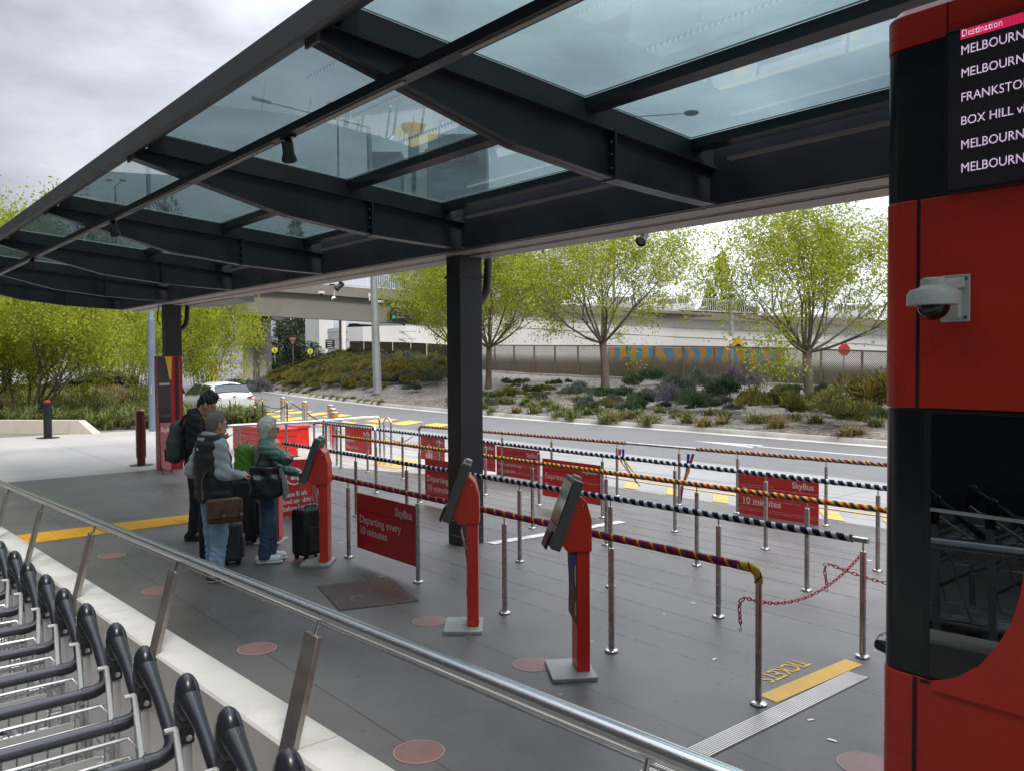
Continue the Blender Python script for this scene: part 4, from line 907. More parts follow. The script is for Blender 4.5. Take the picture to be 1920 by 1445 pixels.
# ================================================================== things on the left of the platform
# red totem at the left column with a dark glazed face
TC = mat('totem_red', (.40, .012, .018), .4); TG = mat('totem_glass', (.030, .026, .022), .12, 0, .3, 1.2, spec=.6)
tp = PX(320, 880, -18.0)
tz = PX(320, 668, -18.0).z; ya, yb = PX(297, 780, -18.0).y, PX(343, 780, -18.0).y
tt = thing('bus_totem', (-18.2, (ya + yb) / 2, 0), 'tall red bus totem with dark glass face and yellow arrow beside the left column', 'totem')
mb = MB(); mb.box2((-18.28, ya + .02, 0), (-18.02, yb, tz)); mb.build('body', TC, tt, False, bevel=.01)
ym = ya + (yb - ya) * .52
mb = MB(); mb.box2((-18.019, ya + .01, .85), (-18.0, ym, tz - .01)); mb.build('glass_face', TG, tt, False)
mb = MB(); mb.box2((-18.019, ym + (yb - ya) * .20, .7), (-18.008, ym + (yb - ya) * .33, tz - .02)); mb.build('dark_groove', BLACK, tt, False)
mb = MB(); q = [PX(x, y, -17.995) for x, y in ((309, 669), (322, 669), (321, 712), (318, 712))]; mb.prism(q, (0, 0, 0), (.003, 0, 0)); mb.build('yellow_arrow', YEL2, tt, False)
mb = MB(); mb.box2((-18.0, ya + .03, PX(310, 722, -18).z), (-17.995, ym - .02, PX(310, 718, -18).z)); mb.build('pale_line', CREAM, tt, False)
# A-frame board leaning in front of the totem
ab = thing('sandwich_board', (-17.6, 5.75, 0), 'leaning red sandwich board with Peninsula Express lettering at the totem foot', 'sandwich board')
q = [PX(300, 792, -17.75), PX(324, 792, -17.75), PX(321, 884, -17.35), PX(303, 876, -17.35)]
AB = mat('board_faded_red', (.33, .075, .07), .5, 0, .08, 3)
mb = MB(); mb.prism(q, (0, 0, 0), (-.02, 0, 0)); mb.build('panel', AB, ab, False)
mb = MB()
for k in (3, 2): mb.tube([q[k] + Vector((-.01, 0, .05)), Vector((q[k].x + .08, q[k].y, .0))], .012, 6)
mb.build('leg', BLACK, ab)
mb = MB(); rv = (q[1] - q[0]).normalized(); up_ = (q[0] - q[3]).normalized(); nn = rv.cross(up_) * .004
o_ = q[0] + nn - up_ * .20
text(mb, 'SkyBus', o_ + rv * .01, .135, rv, up_, bold=.02, depth=.001, sx=.62)
o_ = q[3] + nn + up_ * .26; text(mb, 'Peninsula', o_ + rv * .04, .085, rv, up_, bold=.01, depth=.001, sx=.72); text(mb, 'Express', o_ + rv * .04 - up_ * .10, .085, rv, up_, bold=.01, depth=.001, sx=.72)
for k, (a_, b_) in enumerate(((.22, .44), (.12, .40), (.26, .40))):
    c = q[3] + nn + rv * a_ + up_ * (b_ + .05); mb.tube([c + (rv * math.cos(t) * .04 + up_ * math.sin(t) * .055) for t in np.linspace(0, 2 * math.pi, 12)], .006, 4)
mb.build('lettering', CREAM, ab, False)
# red-and-black help bollard
p = G(265, 872)
hb = thing('help_bollard', (p.x, p.y, 0), 'dark red and steel bollard with round foot standing left of the totem', 'bollard')
hz = DP(265, 771, (p - CAMP).dot(FW)).z
mb = MB(); mb.tube([p, p + Vector((0, 0, hz))], .085, 16); mb.build('body', mat('dark_red', (.10, .012, .016), .35), hb)
mb = MB()
for a_ in (-40, 140):
    d_ = Vector((math.cos(R(a_ - 50)), math.sin(R(a_ - 50)), 0)); mb.box(p + d_ * .075 + Vector((0, 0, hz * .55)), (.05, .05, hz * .8), R(a_ - 50))
mb.build('steel_panel', POSTST, hb, False)
mb = MB(); mb.lathe(p + Vector((0, 0, hz)), [(.088, 0), (.085, .02), (.05, .045), (0, .05)], 16); mb.build('cap', RED, hb)
mb = MB(); mb.lathe(p, [(.24, 0), (.24, .02), (.1, .03)], 24); mb.build('foot', BLACK, hb)
p = G(90, 821); hz = DP(90, 750, (p - CAMP).dot(FW)).z
bb = thing('black_bollard', (p.x, p.y, 0), 'black bollard with red cap and flat round foot in front of the cream planter wall', 'bollard')
mb = MB(); mb.tube([p, p + Vector((0, 0, hz - .07))], .115, 18); mb.build('body', BLACK, bb)
mb = MB(); mb.lathe(p + Vector((0, 0, hz - .07)), [(.09, 0), (.088, .06), (0, .075)], 16); mb.build('cap', RED, bb)
mb = MB(); mb.lathe(p, [(.32, 0), (.32, .025), (.12, .03)], 24); mb.build('foot', BLACK, bb)
# grey-blue pole
p = G(287, 808); dep = (p - CAMP).dot(FW)
bl = thing('street_pole', (p.x, p.y, 0), 'grey-blue tapering street pole with a yellow marker left of the left column', 'street pole')
BLP = mat('pole_grey_blue', (.15, .215, .275), .45, 0, .08, 3)
zs = DP(287, 600, dep).z
mb = MB(); mb.tube([p, p + Vector((0, 0, zs))], [.125, .115], 12); mb.tube([p + Vector((0, 0, zs)), p + Vector((0, 0, zs + .05)), p + Vector((0, 0, 8.5))], [.11, .085, .07], 12); mb.build('shaft', BLP, bl)
a, b_ = DP(283, 723, dep - .13), DP(283, 738, dep - .13); mb = MB(); mb.bar(a, b_, .10, .012, (0, 1, 0)); mb.build('marker', YEL2, bl, False)
# A-frame "no food" board between the travellers
fb = thing('sandwich_board', (-11.5, 5.5, 0), 'bright red sandwich board asking travellers to finish food and drink', 'sandwich board')
FR = mat('board_red', (.62, .035, .03), .42, 0, .05)
dq = G(560, 968); dep = (dq - CAMP).dot(FW)
q = [DP(523, 862, dep + .12), DP(584, 860, dep + .12), DP(597, 958, dep - .1), DP(531, 968, dep - .1)]
n_ = (q[1] - q[0]).cross(q[3] - q[0]).normalized() * -.02
if n_.dot(FW) < 0: n_ = -n_
mb = MB(); mb.prism(q, (0, 0, 0), n_); mb.build('panel', FR, fb, False)
q2 = [v_ + FW * .42 * (1 if i > 1 else .1) for i, v_ in enumerate(q)]
mb = MB(); mb.prism(q2, (0, 0, 0), n_); mb.build('panel', FR, fb, False)
mb = MB()
for k in (2, 3):
    mb.tube([q[k], Vector((q[k].x, q[k].y, .005))], .012, 6); mb.tube([q2[k], Vector((q2[k].x, q2[k].y, .005))], .012, 6)
mb.build('leg', BLACK, fb)
mb = MB(); rv = (q[2] - q[3]).normalized(); up_ = ((q[0] + q[1]) - (q[2] + q[3])).normalized(); nn = rv.cross(up_) * .003
W = (q[2] - q[3]).length; o_ = q[3] + nn
for k, s in enumerate(('Please finish', 'food and drink', 'before boarding')): text(mb, s, o_ + rv * (.02 * W) + up_ * (.27 - .10 * k), .105, rv, up_, bold=.015, depth=.001, sx=.72)
c = o_ + rv * W * .42 + up_ * .56; mb.tube([c + (rv * math.cos(t) + up_ * math.sin(t)) * .12 for t in np.linspace(0, 2 * math.pi, 24)], .012, 6)
mb.bar(c + (rv - up_) * -.085, c + (rv - up_) * .085, .02, .006, tuple(nn)); mb.bar(c + rv * -.05 - up_ * .03, c + rv * .06 - up_ * .03, .03, .006, tuple(nn)); mb.bar(c + rv * -.04 + up_ * .01, c + rv * .03 + up_ * .01, .05, .006, tuple(nn))
mb.build('lettering', WHITE, fb, False)
# ================================================================== nested luggage trolleys on the ramp
FRM = mat('trolley_frame_grey', (.40, .40, .395), .5, .4); HB = mat('handle_black', (.017, .019, .024), .30, 0, .15, 4, rvar=.06)
FOAM = mat('handle_sleeve', (.04, .042, .052), .26, 0, .25, 3, rvar=.06); BKP = mat('bracket_black', (.02, .02, .021), .5)
STAYM = mat('stay_grey', (.42, .42, .41), .45, .5)
def trolley():
    t_ = thing('luggage_trolley', (0, 0, 0), 'x', 'luggage trolley', 'nested luggage trolleys on the ramp')
    W = .30
    mb = MB(); mb.tube([(.252, -W + .055, .752), (.252, W - .055, .752)], .020, 16); mb.build('handle_bar', FOAM, t_, local=True)
    for s_ in (-1, 1):
        mb = MB()
        P = [(.252, s_ * (W - .085), .752), (.254, s_ * (W - .045), .753), (.250, s_ * (W - .014), .762), (.236, s_ * W, .780), (.20, s_ * (W + .003), .815), (.14, s_ * (W + .003), .868), (.09, s_ * (W + .002), .905), (.045, s_ * W, .935), (.005, s_ * W, .955)]
        Q = []
        for i in range(len(P) - 1):
            Q += [Vector(P[i]).lerp(Vector(P[i + 1]), k / 2) for k in range(2)]
        Q.append(Vector(P[-1])); rs_ = [.0235] * 2 + [.0225] * 5 + [.0195] * 5 + [.0215, .024, .027, .030, .032]; mb.tube(Q, rs_, 14)
        mb.ball((-.006, s_ * W, .946), (.043, .036, .070), 18, 12)
        mb.tube([(-.014, s_ * W, .93), (-.026, s_ * (W - .002), .88), (-.03, s_ * (W - .004), .842)], [.036, .030, .024], 12)
        mb.build('side_grip', HB, t_, local=True)
        mb = MB(); mb.box2((-.058, s_ * W - .018, .815), (-.002, s_ * W + .018, .885)); b_ = mb.build('grip_bracket', BKP, t_, local=True, bevel=.006)
        mb = MB(); mb.lathe((-.012, s_ * W, .835), [(.009, 0), (.009, .014), (.0, .015)], 10, (1, 0, 0)) ; mb.build('bolt', CHROME, b_, local=True)
        mb = MB(); mb.box2((-.056, s_ * W - .014, .12), (-.012, s_ * W + .014, .83)); mb.build('upright', FRM, t_, local=True, bevel=.004)
        mb = MB(); mb.tube([(-.02, s_ * (W - .03), .862), (.215, s_ * (W - .075), .70)], .0085, 8); mb.tube([(-.02, s_ * (W - .03), .855), (.16, s_ * (W - .06), .18)], .006, 8); mb.lathe((-.02, s_ * (W - .035), .862), [(.008, -.025), (.008, .025)], 8, (0, 1, 0)); mb.build('stay', STAYM, t_, local=True)
        mb = MB(); mb.tube([(.22, s_ * (W - .05), .17), (-.9, s_ * (W - .09), .15)], .014, 8); mb.build('side_rail', FRM, t_, local=True)
        mb = MB(); mb.lathe((.17, s_ * (W - .05) - .018, .065), [(.03, -.002), (.062, 0), (.066, .008), (.066, .028), (.062, .036), (.03, .038)], 18, (0, 1, 0)); mb.build('wheel', RUB, t_, local=True)
    mb = MB(); wr = .0045; bz0, bz1 = .56, .735; y0 = W - .05
    for z, x0, x1 in ((bz1, -.02, .20), (bz1 - .06, -.02, .19), (bz0, -.02, .16)):
        mb.tube([(x1, -y0, z), (x1, y0, z)], wr * 1.3, 6); mb.tube([(x0, -y0, z), (x0, y0, z)], wr * 1.3, 6)
        for s_ in (-1, 1): mb.tube([(x0, s_ * y0, z), (x1, s_ * y0, z)], wr, 6)
    for k in range(13):
        y = -y0 + 2 * y0 * k / 12; mb.tube([(.20, y, bz1), (.16, y, bz0), (-.02, y, bz0)], wr * .8, 5)
    for x in (.03, .08, .12): mb.tube([(x, -y0, bz0), (x, y0, bz0)], wr * .8, 5)
    mb.build('wire_basket', CHROME, t_, local=True)
    mb = MB(); mb.tube([(.17, -y0 + .02, bz0 - .05), (.17, y0 - .02, bz0 - .05)], .009, 8); mb.tube([(-.03, -W + .02, .40), (-.03, W - .02, .40)], .012, 8); mb.build('cross_tube', CHROME, t_, local=True)
    mb = MB(); 
    for k in range(7): y = -.19 + .38 * k / 6; mb.tube([(.20, y, .16), (-.85, y * .8, .145)], .006, 5)
    mb.tube([(-.9, -.21, .15), (-.9, .21, .15)], .012, 8); mb.build('load_deck', CHROME, t_, local=True)
    mb = MB(); mb.box2((-.036, -.10, .60), (-.026, .16, .70)); mb.build('advert_plate', LGREY, t_, local=True)
    return t_
tx = [-1.68, -2.01, -2.35, -2.71, -3.07, -3.45, -3.81, -4.19, -4.59, -5.0, -5.42, -5.85]
t0 = None
for i, x in enumerate(tx):
    lb = 'black handled steel luggage trolley, %s in the nested row counting from the camera' % ORD[i]
    if i == 0: t0 = trolley(); t0['label'] = lb; q = t0
    else: q = dup(t0, label=lb)
    q.location = (x, .485 + rnd.uniform(-.006, .006), rampz(x)); q.rotation_euler = (0, math.atan(-RS), R(rnd.uniform(-1.2, 1.2)))
# ================================================================== trees
BARK = mat('bark_grey', (.16, .125, .10), .85, 0, .25, 6, bump=.3, bscale=30)
BARKD = mat('bark_dark', (.085, .068, .055), .9, 0, .25, 6)
LIME = leafmat('spring_leaves', [(.17, .215, .012), (.37, .42, .026), (.54, .52, .07)], 2.2, .42)
LIME2 = leafmat('lime_leaves', [(.15, .19, .012), (.32, .37, .024), (.48, .49, .05)], 1.6, .42)
DGREEN = leafmat('dark_leaves', [(.014, .026, .010), (.035, .055, .020), (.06, .08, .03)], 1.3, .2)
class Leaves:
    """many small leaf faces gathered with numpy"""
    def __init__(s): s.c = []; s.d = []; s.s = []
    def add(s, p, d, size): s.c.append(p); s.d.append(d); s.s.append(size)
    def mesh(s, name, m, seed=1, ratio=.45):
        g = np.random.default_rng(seed); c = np.array(s.c, dtype=np.float32); d = np.array(s.d, dtype=np.float32); z = np.array(s.s, dtype=np.float32)[:, None]
        n = len(c); d /= np.linalg.norm(d, axis=1, keepdims=True) + 1e-6
        r = g.normal(size=(n, 3)).astype(np.float32); sd = np.cross(d, r); sd /= np.linalg.norm(sd, axis=1, keepdims=True) + 1e-6
        nn = np.cross(d, sd)
        V = np.stack([c, c + d * z * .5 + sd * z * ratio * .5 + nn * z * .08, c + d * z, c + d * z * .5 - sd * z * ratio * .5 + nn * z * .08], 1).reshape(-1, 3)
        me = bpy.data.meshes.new(name); me.vertices.add(len(V)); me.vertices.foreach_set('co', V.ravel())
        me.loops.add(4 * n); me.loops.foreach_set('vertex_index', np.arange(4 * n, dtype=np.int32))
        me.polygons.add(n); me.polygons.foreach_set('loop_start', np.arange(0, 4 * n, 4, dtype=np.int32))
        try: me.polygons.foreach_set('loop_total', np.full(n, 4, dtype=np.int32))
        except Exception: pass
        me.update(calc_edges=True); me.validate(); me.materials.append(m); return me
def grow(mb, lv, g, p, d, L, r, level, maxl, spread, upw, leaf, nleaf, droop, first):
    n = 3 if level < maxl else 2; pts = [p]; q = p.copy(); dd = d.copy()
    for i in range(n):
        dd = (dd + Vector((g.uniform(-1, 1), g.uniform(-1, 1), g.uniform(-1, 1))) * .11 + Vector((0, 0, upw * (1, .8, .3, -.1, -.3)[min(level, 4)])) * .12).normalized()
        q = q + dd * (L / n); pts.append(q.copy())
    rs = [r * (1 - .42 * i / n) for i in range(n + 1)]
    mb.tube(pts, rs, 8 if level == 0 else (6 if level == 1 else (4 if level == 2 else 3)), cap=False)
    if level >= first:
        k = nleaf if level >= maxl - 1 else int(nleaf * .7)
        for _ in range(k):
            t = g.random() if level else g.uniform(.35, 1); b = pts[0].lerp(pts[-1], t) + Vector((g.gauss(0, 1), g.gauss(0, 1), g.gauss(0, 1) - .3)) * (.10 + .06 * L)
            e = (dd * .4 + Vector((g.uniform(-1, 1), g.uniform(-1, 1), g.uniform(-1, .5) - droop))).normalized()
            lv.add(b, e, leaf * g.uniform(.6, 1.25))
    if level < maxl:
        nk = g.choice((2, 3, 3, 4)) if level else g.choice((3, 4, 4))
        for i in range(nk):
            s, u = frame(dd); a = 2 * math.pi * (i + g.random() * .7) / nk; sp = spread * g.uniform(.5, 1.35)
            nd = (dd * math.cos(sp) + (s * math.cos(a) + u * math.sin(a)) * math.sin(sp)).normalized()
            st = pts[-1] if i < 2 else pts[1].lerp(pts[-1], g.random())
            grow(mb, lv, g, st, nd, L * g.uniform(.62, .86), rs[-1] * .70, level + 1, maxl, spread, upw, leaf, nleaf, droop, first)
def vase_tree(name, seed, trunk_h=1.9, limbs=7, L=1.6, r0=.14, lean=(.06, 0), tilts=(8, 25, 40, 30, 62, 50, 66, 58), leaf=.105, nleaf=12, maxl=4, m=None, bark=None, spread=.48, upw=.9, droop=.35, first=2):
    g = random.Random(seed); mb = MB(); lv = Leaves(); top = Vector((lean[0] * trunk_h, lean[1] * trunk_h, trunk_h))
    if trunk_h > .5:
        mid = top * .5 + Vector((.03, .02, 0)); mb.tube([Vector((0, 0, -.3)), Vector((0, 0, .1)), mid, top], [r0 * 1.35, r0 * 1.12, r0 * .95, r0 * .92], 10)
    else: top = Vector((0, 0, .05))
    for i in range(limbs):
        a = 2.4 * i + g.uniform(-.3, .3); ti = R(tilts[i % len(tilts)] + g.uniform(-5, 5))
        d = Vector((math.cos(a) * math.sin(ti), math.sin(a) * math.sin(ti), math.cos(ti)))
        o_ = top + Vector((math.cos(a), math.sin(a), 0)) * (r0 * .35 if trunk_h > .5 else .25) - Vector((0, 0, .12 if trunk_h > .5 else .2))
        grow(mb, lv, g, o_, d, L * g.uniform(.85, 1.15), r0 * .33, 0, maxl, spread, upw, leaf, nleaf, droop, first)
    return mb.mesh(name + '_wood', bark or BARK), lv.mesh(name + '_leaves', m or LIME, seed)
def place_tree(name, meshes, p, label, sc=1.0, rz=0.0, cat='tree', group=None):
    t_ = thing(name, p, label, cat, group, rz); t_.scale = sc if isinstance(sc, tuple) else (sc, sc, sc)
    for nm, me in zip(('trunk', 'crown'), meshes): o = bpy.data.objects.new(nm, me); COL.objects.link(o); o.parent = t_
    return t_
TL_ = (6, 18, 30, 42, 24, 54, 36, 66, 48, 78, 60, 82, 74)
VA = vase_tree('vase_a', 3, nleaf=18, limbs=13, L=1.72, tilts=TL_, spread=.50, first=0, droop=.6); VB = vase_tree('vase_b', 11, lean=(-.05, .04), nleaf=18, limbs=13, L=1.72, tilts=TL_, spread=.50, first=0, droop=.6); VC = vase_tree('vase_c', 23, nleaf=18, limbs=13, L=1.7, tilts=TL_, spread=.50, first=0, droop=.6, leaf=.105, m=LIME2)
TG_ = 'spring leaved trees along the gravel bed'
def topz(me):
    a = np.zeros(len(me.vertices) * 3, dtype=np.float32); me.vertices.foreach_get('co', a); return float(np.percentile(a[2::3], 99.6))
def tree_at(px, py, top_y, meshes, label, rz=0, group=TG_, name='street_tree', wide=1.0, p=None):
    p = p or bed(px, py); dep = (p - CAMP).dot(FW); zt = DP(px, top_y, dep).z
    h = topz(meshes[1]); s = (zt - p.z) / h
    return place_tree(name, meshes, p - Vector((0, 0, .03)), label, (s * wide, s * wide, s), R(rz), group=group)
tree_at(1520, 762, 352, VA, 'sparse yellow-green spring tree on the gravel nearest the red booth', 200, wide=1.12)
tree_at(1135, 730, 385, VB, 'yellow-green spring tree in the middle of the gravel bed', 40, wide=1.12)
tree_at(916, 729, 420, VC, 'lime green spring tree with leaning trunk just right of the dark column', 120, wide=.95)
tree_at(852, 718, 425, VC, 'dense lime spring tree whose trunk is hidden behind the dark column', 260, wide=.85)
# multi-stemmed trees on the left, crowns almost to the ground
VD = vase_tree('multi_a', 5, trunk_h=.1, limbs=9, L=1.3, r0=.13, tilts=(8, 20, 35, 28, 46, 55, 40, 60), leaf=.092, nleaf=24, m=LIME2, spread=.52, bark=BARKD, upw=.6, droop=.5, first=2)
VE = vase_tree('multi_b', 17, trunk_h=.1, limbs=9, L=1.25, r0=.10, tilts=(6, 18, 30, 24, 42, 52, 36, 58), leaf=.092, nleaf=24, m=LIME2, spread=.54, bark=BARKD, upw=.6, droop=.5, first=2)
VF = vase_tree('multi_c', 29, trunk_h=.1, limbs=7, L=1.75, r0=.085, tilts=(4, 10, 18, 14, 24, 8, 28), leaf=.10, nleaf=15, m=LIME2, spread=.42, bark=BARKD, upw=.7, droop=.3, first=2)
LG = 'multi-stemmed lime trees left of the platform'
def left_tree(px, py, top_y, me, label, dep, rz=0, wide=1.0):
    p = DP(px, py, dep); p.z = .05; h = topz(me[1]); s = (DP(px, top_y, dep).z - p.z) / h
    return place_tree('multi_stem_tree', me, p, label, (s * wide, s * wide, s), R(rz), group=LG)
left_tree(48, 745, 505, VD, 'large lime tree with thick fanned stems at the left edge', 33, 20, 1.05)
left_tree(-75, 760, 470, VE, 'lime tree partly cut off by the left edge of the photo', 36, 80, 1.0)
left_tree(163, 738, 530, VF, 'slender lime tree with thin dark stems left of the black car', 41, 200, .8)
left_tree(262, 738, 520, VF, 'slender lime tree with thin stems just left of the grey-blue pole', 41, 300, .85)
left_tree(376, 745, 515, VE, 'bushy lime tree with fanned trunks right of the left column', 39, 45, .66)
left_tree(235, 690, 470, VF, 'lime tree farther back behind the black car', 66, 10, 1.2)
left_tree(130, 690, 480, VF, 'lime tree in the back row at the left', 62, 110, 1.2)
left_tree(20, 700, 360, VE, 'tall yellow-green tree whose top shows above the canopy edge at the left', 52, 170, .85)
# dark evergreen trees farther away
def clump_tree(name, seed, n=5200, leaf=.42, m=None):
    g = random.Random(seed); lv = Leaves(); mb = MB(); mb.tube([(0, 0, -.5), (.1, 0, 2), (0, .1, 5)], [.35, .28, .12], 8); C = []
    for i in range(26):
        a = g.uniform(0, 6.28); z = g.uniform(1.8, 8.5); rr = 2.6 * math.sin(math.pi * min(1, (z + .6) / 9.8)) ** .7 * g.uniform(.35, 1); C.append((Vector((rr * math.cos(a), rr * math.sin(a), z)), g.uniform(.7, 1.35)))
        mb.tube([(0, 0, z * .6), C[-1][0]], [.07, .02], 4, cap=False)
    for i in range(n):
        c, r = g.choice(C); d = Vector((g.gauss(0, 1), g.gauss(0, 1), g.gauss(0, 1))).normalized(); lv.add(c + d * r * g.uniform(.5, 1.05), d + Vector((0, 0, -.3)), leaf * g.uniform(.5, 1.2))
    return mb.mesh(name + '_wood', BARKD), lv.mesh(name + '_leaves', m or DGREEN, seed)
CT = clump_tree('evergreen', 4); CT2 = clump_tree('evergreen_b', 9)
EG = 'dark evergreen trees far beyond'
def far_tree(px, top_y, dep, width_px, me, label, base=0.0):
    p = DP(px, 690, dep); p.z = base; h = 9.6; sz = (DP(px, top_y, dep).z - base) / h; sw = width_px * dep / F / 6.4
    return place_tree('evergreen_tree', me, p, label, (sw, sw, sz), R(rnd.uniform(0, 360)), group=EG)
far_tree(535, 596, 84, 100, CT, 'dark evergreen under the bridge right of the pale pier', .8)
far_tree(585, 640, 86, 60, CT2, 'low dark evergreen beside the yellow crossing sign under the bridge', .8)
far_tree(318, 366, 92, 78, CT, 'dark tree top seen through the glass roof left of centre')
far_tree(556, 405, 105, 84, CT2, 'dark tree top seen through the small rear glass pane')
far_tree(60, 395, 80, 150, CT2, 'dark tree mass seen through the leftmost glass panes')
far_tree(175, 415, 100, 90, CT, 'low dark tree seen through the second leftmost glass pane')
far_tree(1352, 470, 95, 70, CT2, 'distant dark tree between the two right hand spring trees', 2.0)
far_tree(1000, 470, 105, 190, CT2, 'distant dark tree beyond the elevated road behind the middle spring trees', 2.0)
# ================================================================== shrubs and grasses
GRS = leafmat('strap_grass', [(.075, .11, .025), (.16, .19, .05), (.32, .30, .13)], 5, .3)
GRT = leafmat('tawny_grass', [(.12, .11, .03), (.25, .20, .07), (.36, .27, .13)], 5, .3)
OLV = leafmat('olive_leaves', [(.06, .08, .028), (.14, .155, .045), (.26, .24, .06)], 3, .25)
OCH = leafmat('ochre_leaves', [(.10, .085, .02), (.22, .165, .03), (.34, .24, .035)], 3, .25)
BGN = leafmat('blue_green_leaves', [(.035, .065, .035), (.075, .12, .06), (.13, .17, .08)], 4, .2)
LAV = leafmat('lavender_flowers', [(.10, .08, .12), (.19, .145, .22), (.29, .24, .31)], 5, .2)
SIL = leafmat('grey_leaves', [(.07, .08, .07), (.13, .145, .12), (.20, .21, .17)], 4, .2)
def tuft(seed, n=90, h=.55, sp=.55, wd=.016, m=None):
    g = random.Random(seed); mb = MB()
    for i in range(n):
        a = g.uniform(0, 6.28); l = h * g.uniform(.6, 1.2); o_ = g.uniform(.15, 1) * sp; b = Vector((g.gauss(0, .07), g.gauss(0, .07), -.02)); dx = Vector((math.cos(a), math.sin(a), 0)); s = Vector((-dx.y, dx.x, 0)) * wd
        P = [b + dx * o_ * t ** 1.6 + Vector((0, 0, l * (t - .42 * t * t * (1 + o_ / sp) * .8))) for t in (0, .35, .7, 1)]
        V = []
        for k, p in enumerate(P): ww = (1, .9, .6, .1)[k]; V += [p - s * ww, p + s * ww]
        mb.add(V, [(0, 1, 3, 2), (2, 3, 5, 4), (4, 5, 7, 6)])
    me = bpy.data.meshes.new('tuft'); me.from_pydata(mb.v, [], mb.f); me.materials.append(m or GRS); return me
def bush(seed, n=900, r=(.6, .6, .5), leaf=.09, m=None, m2=None, frac=.2, up=.5, lumps=9):
    g = random.Random(seed); lv = Leaves(); fl = Leaves(); C = []
    for i in range(lumps):
        a = g.uniform(0, 6.28); q = g.uniform(.0, .75) ** .6; C.append((Vector((r[0] * q * math.cos(a), r[1] * q * math.sin(a), r[2] * g.uniform(.25, .95 - .5 * q))), g.uniform(.28, .5)))
    for i in range(n):
        c, rr = g.choice(C); d = Vector((g.gauss(0, 1), g.gauss(0, 1), abs(g.gauss(0, 1)) * .9)).normalized(); p = c + d * rr * min(r) * g.uniform(.45, 1.25)
        (fl if (m2 and d.z > .1 and g.random() < frac) else lv).add(p, d + Vector((0, 0, up)), leaf * g.uniform(.6, 1.4))
    me = lv.mesh('bush', m, seed, .34); me2 = fl.mesh('bush_flowers', m2, seed, .4) if m2 and fl.c else None
    return me, me2
K = {'olive': [bush(s, 2860, (.75, .75, .62), 0.083, OLV, OCH, .25) for s in (1, 2)], 'ochre': [bush(s, 2860, (.75, .75, .58), 0.083, OCH, OLV, .35) for s in (3, 4)],
     'green': [bush(s, 2340, (.42, .42, .5), 0.078, BGN, None, up=1.2) for s in (5, 6)], 'lavender': [bush(s, 2600, (.55, .55, .58), 0.062, SIL, LAV, .5, up=.9) for s in (7, 8)],
     'grey': [bush(s, 2340, (.5, .5, .5), 0.068, SIL, BGN, .3, up=.7) for s in (9, 10)], 'low': [bush(s, 2080, (.75, .6, .24), 0.068, OLV, BGN, .4, up=.3) for s in (12, 13)],
     'tuft': [(tuft(s, 110, .42, .42, .012, GRS if s != 3 else GRT), None) for s in (1, 2, 3)], 'strap': [(tuft(s, 130, .85, .8, .02), None) for s in (4, 5)]}
def plant(kind, p, label, sc=1.0, group=None, nm=None):
    names = {'olive': 'olive_shrub', 'ochre': 'ochre_shrub', 'green': 'green_shrub', 'lavender': 'lavender_shrub', 'grey': 'grey_shrub', 'low': 'low_shrub', 'tuft': 'grass_tuft', 'strap': 'strap_leaf_plant'}
    me, me2 = rnd.choice(K[kind]); o = bpy.data.objects.new(names[kind], me); COL.objects.link(o); o.location = p - Vector((0, 0, .03)); o.rotation_euler = (0, 0, rnd.uniform(0, 6.28)); o.scale = (sc * rnd.uniform(.92, 1.08), sc * rnd.uniform(.92, 1.08), sc * rnd.uniform(.9, 1.1))
    tag(o, label, 'grass' if kind == 'tuft' else 'shrub', group)
    if me2: f_ = bpy.data.objects.new('flowers' if kind == 'lavender' else 'young_shoots', me2); COL.objects.link(f_); f_.parent = o
    return o
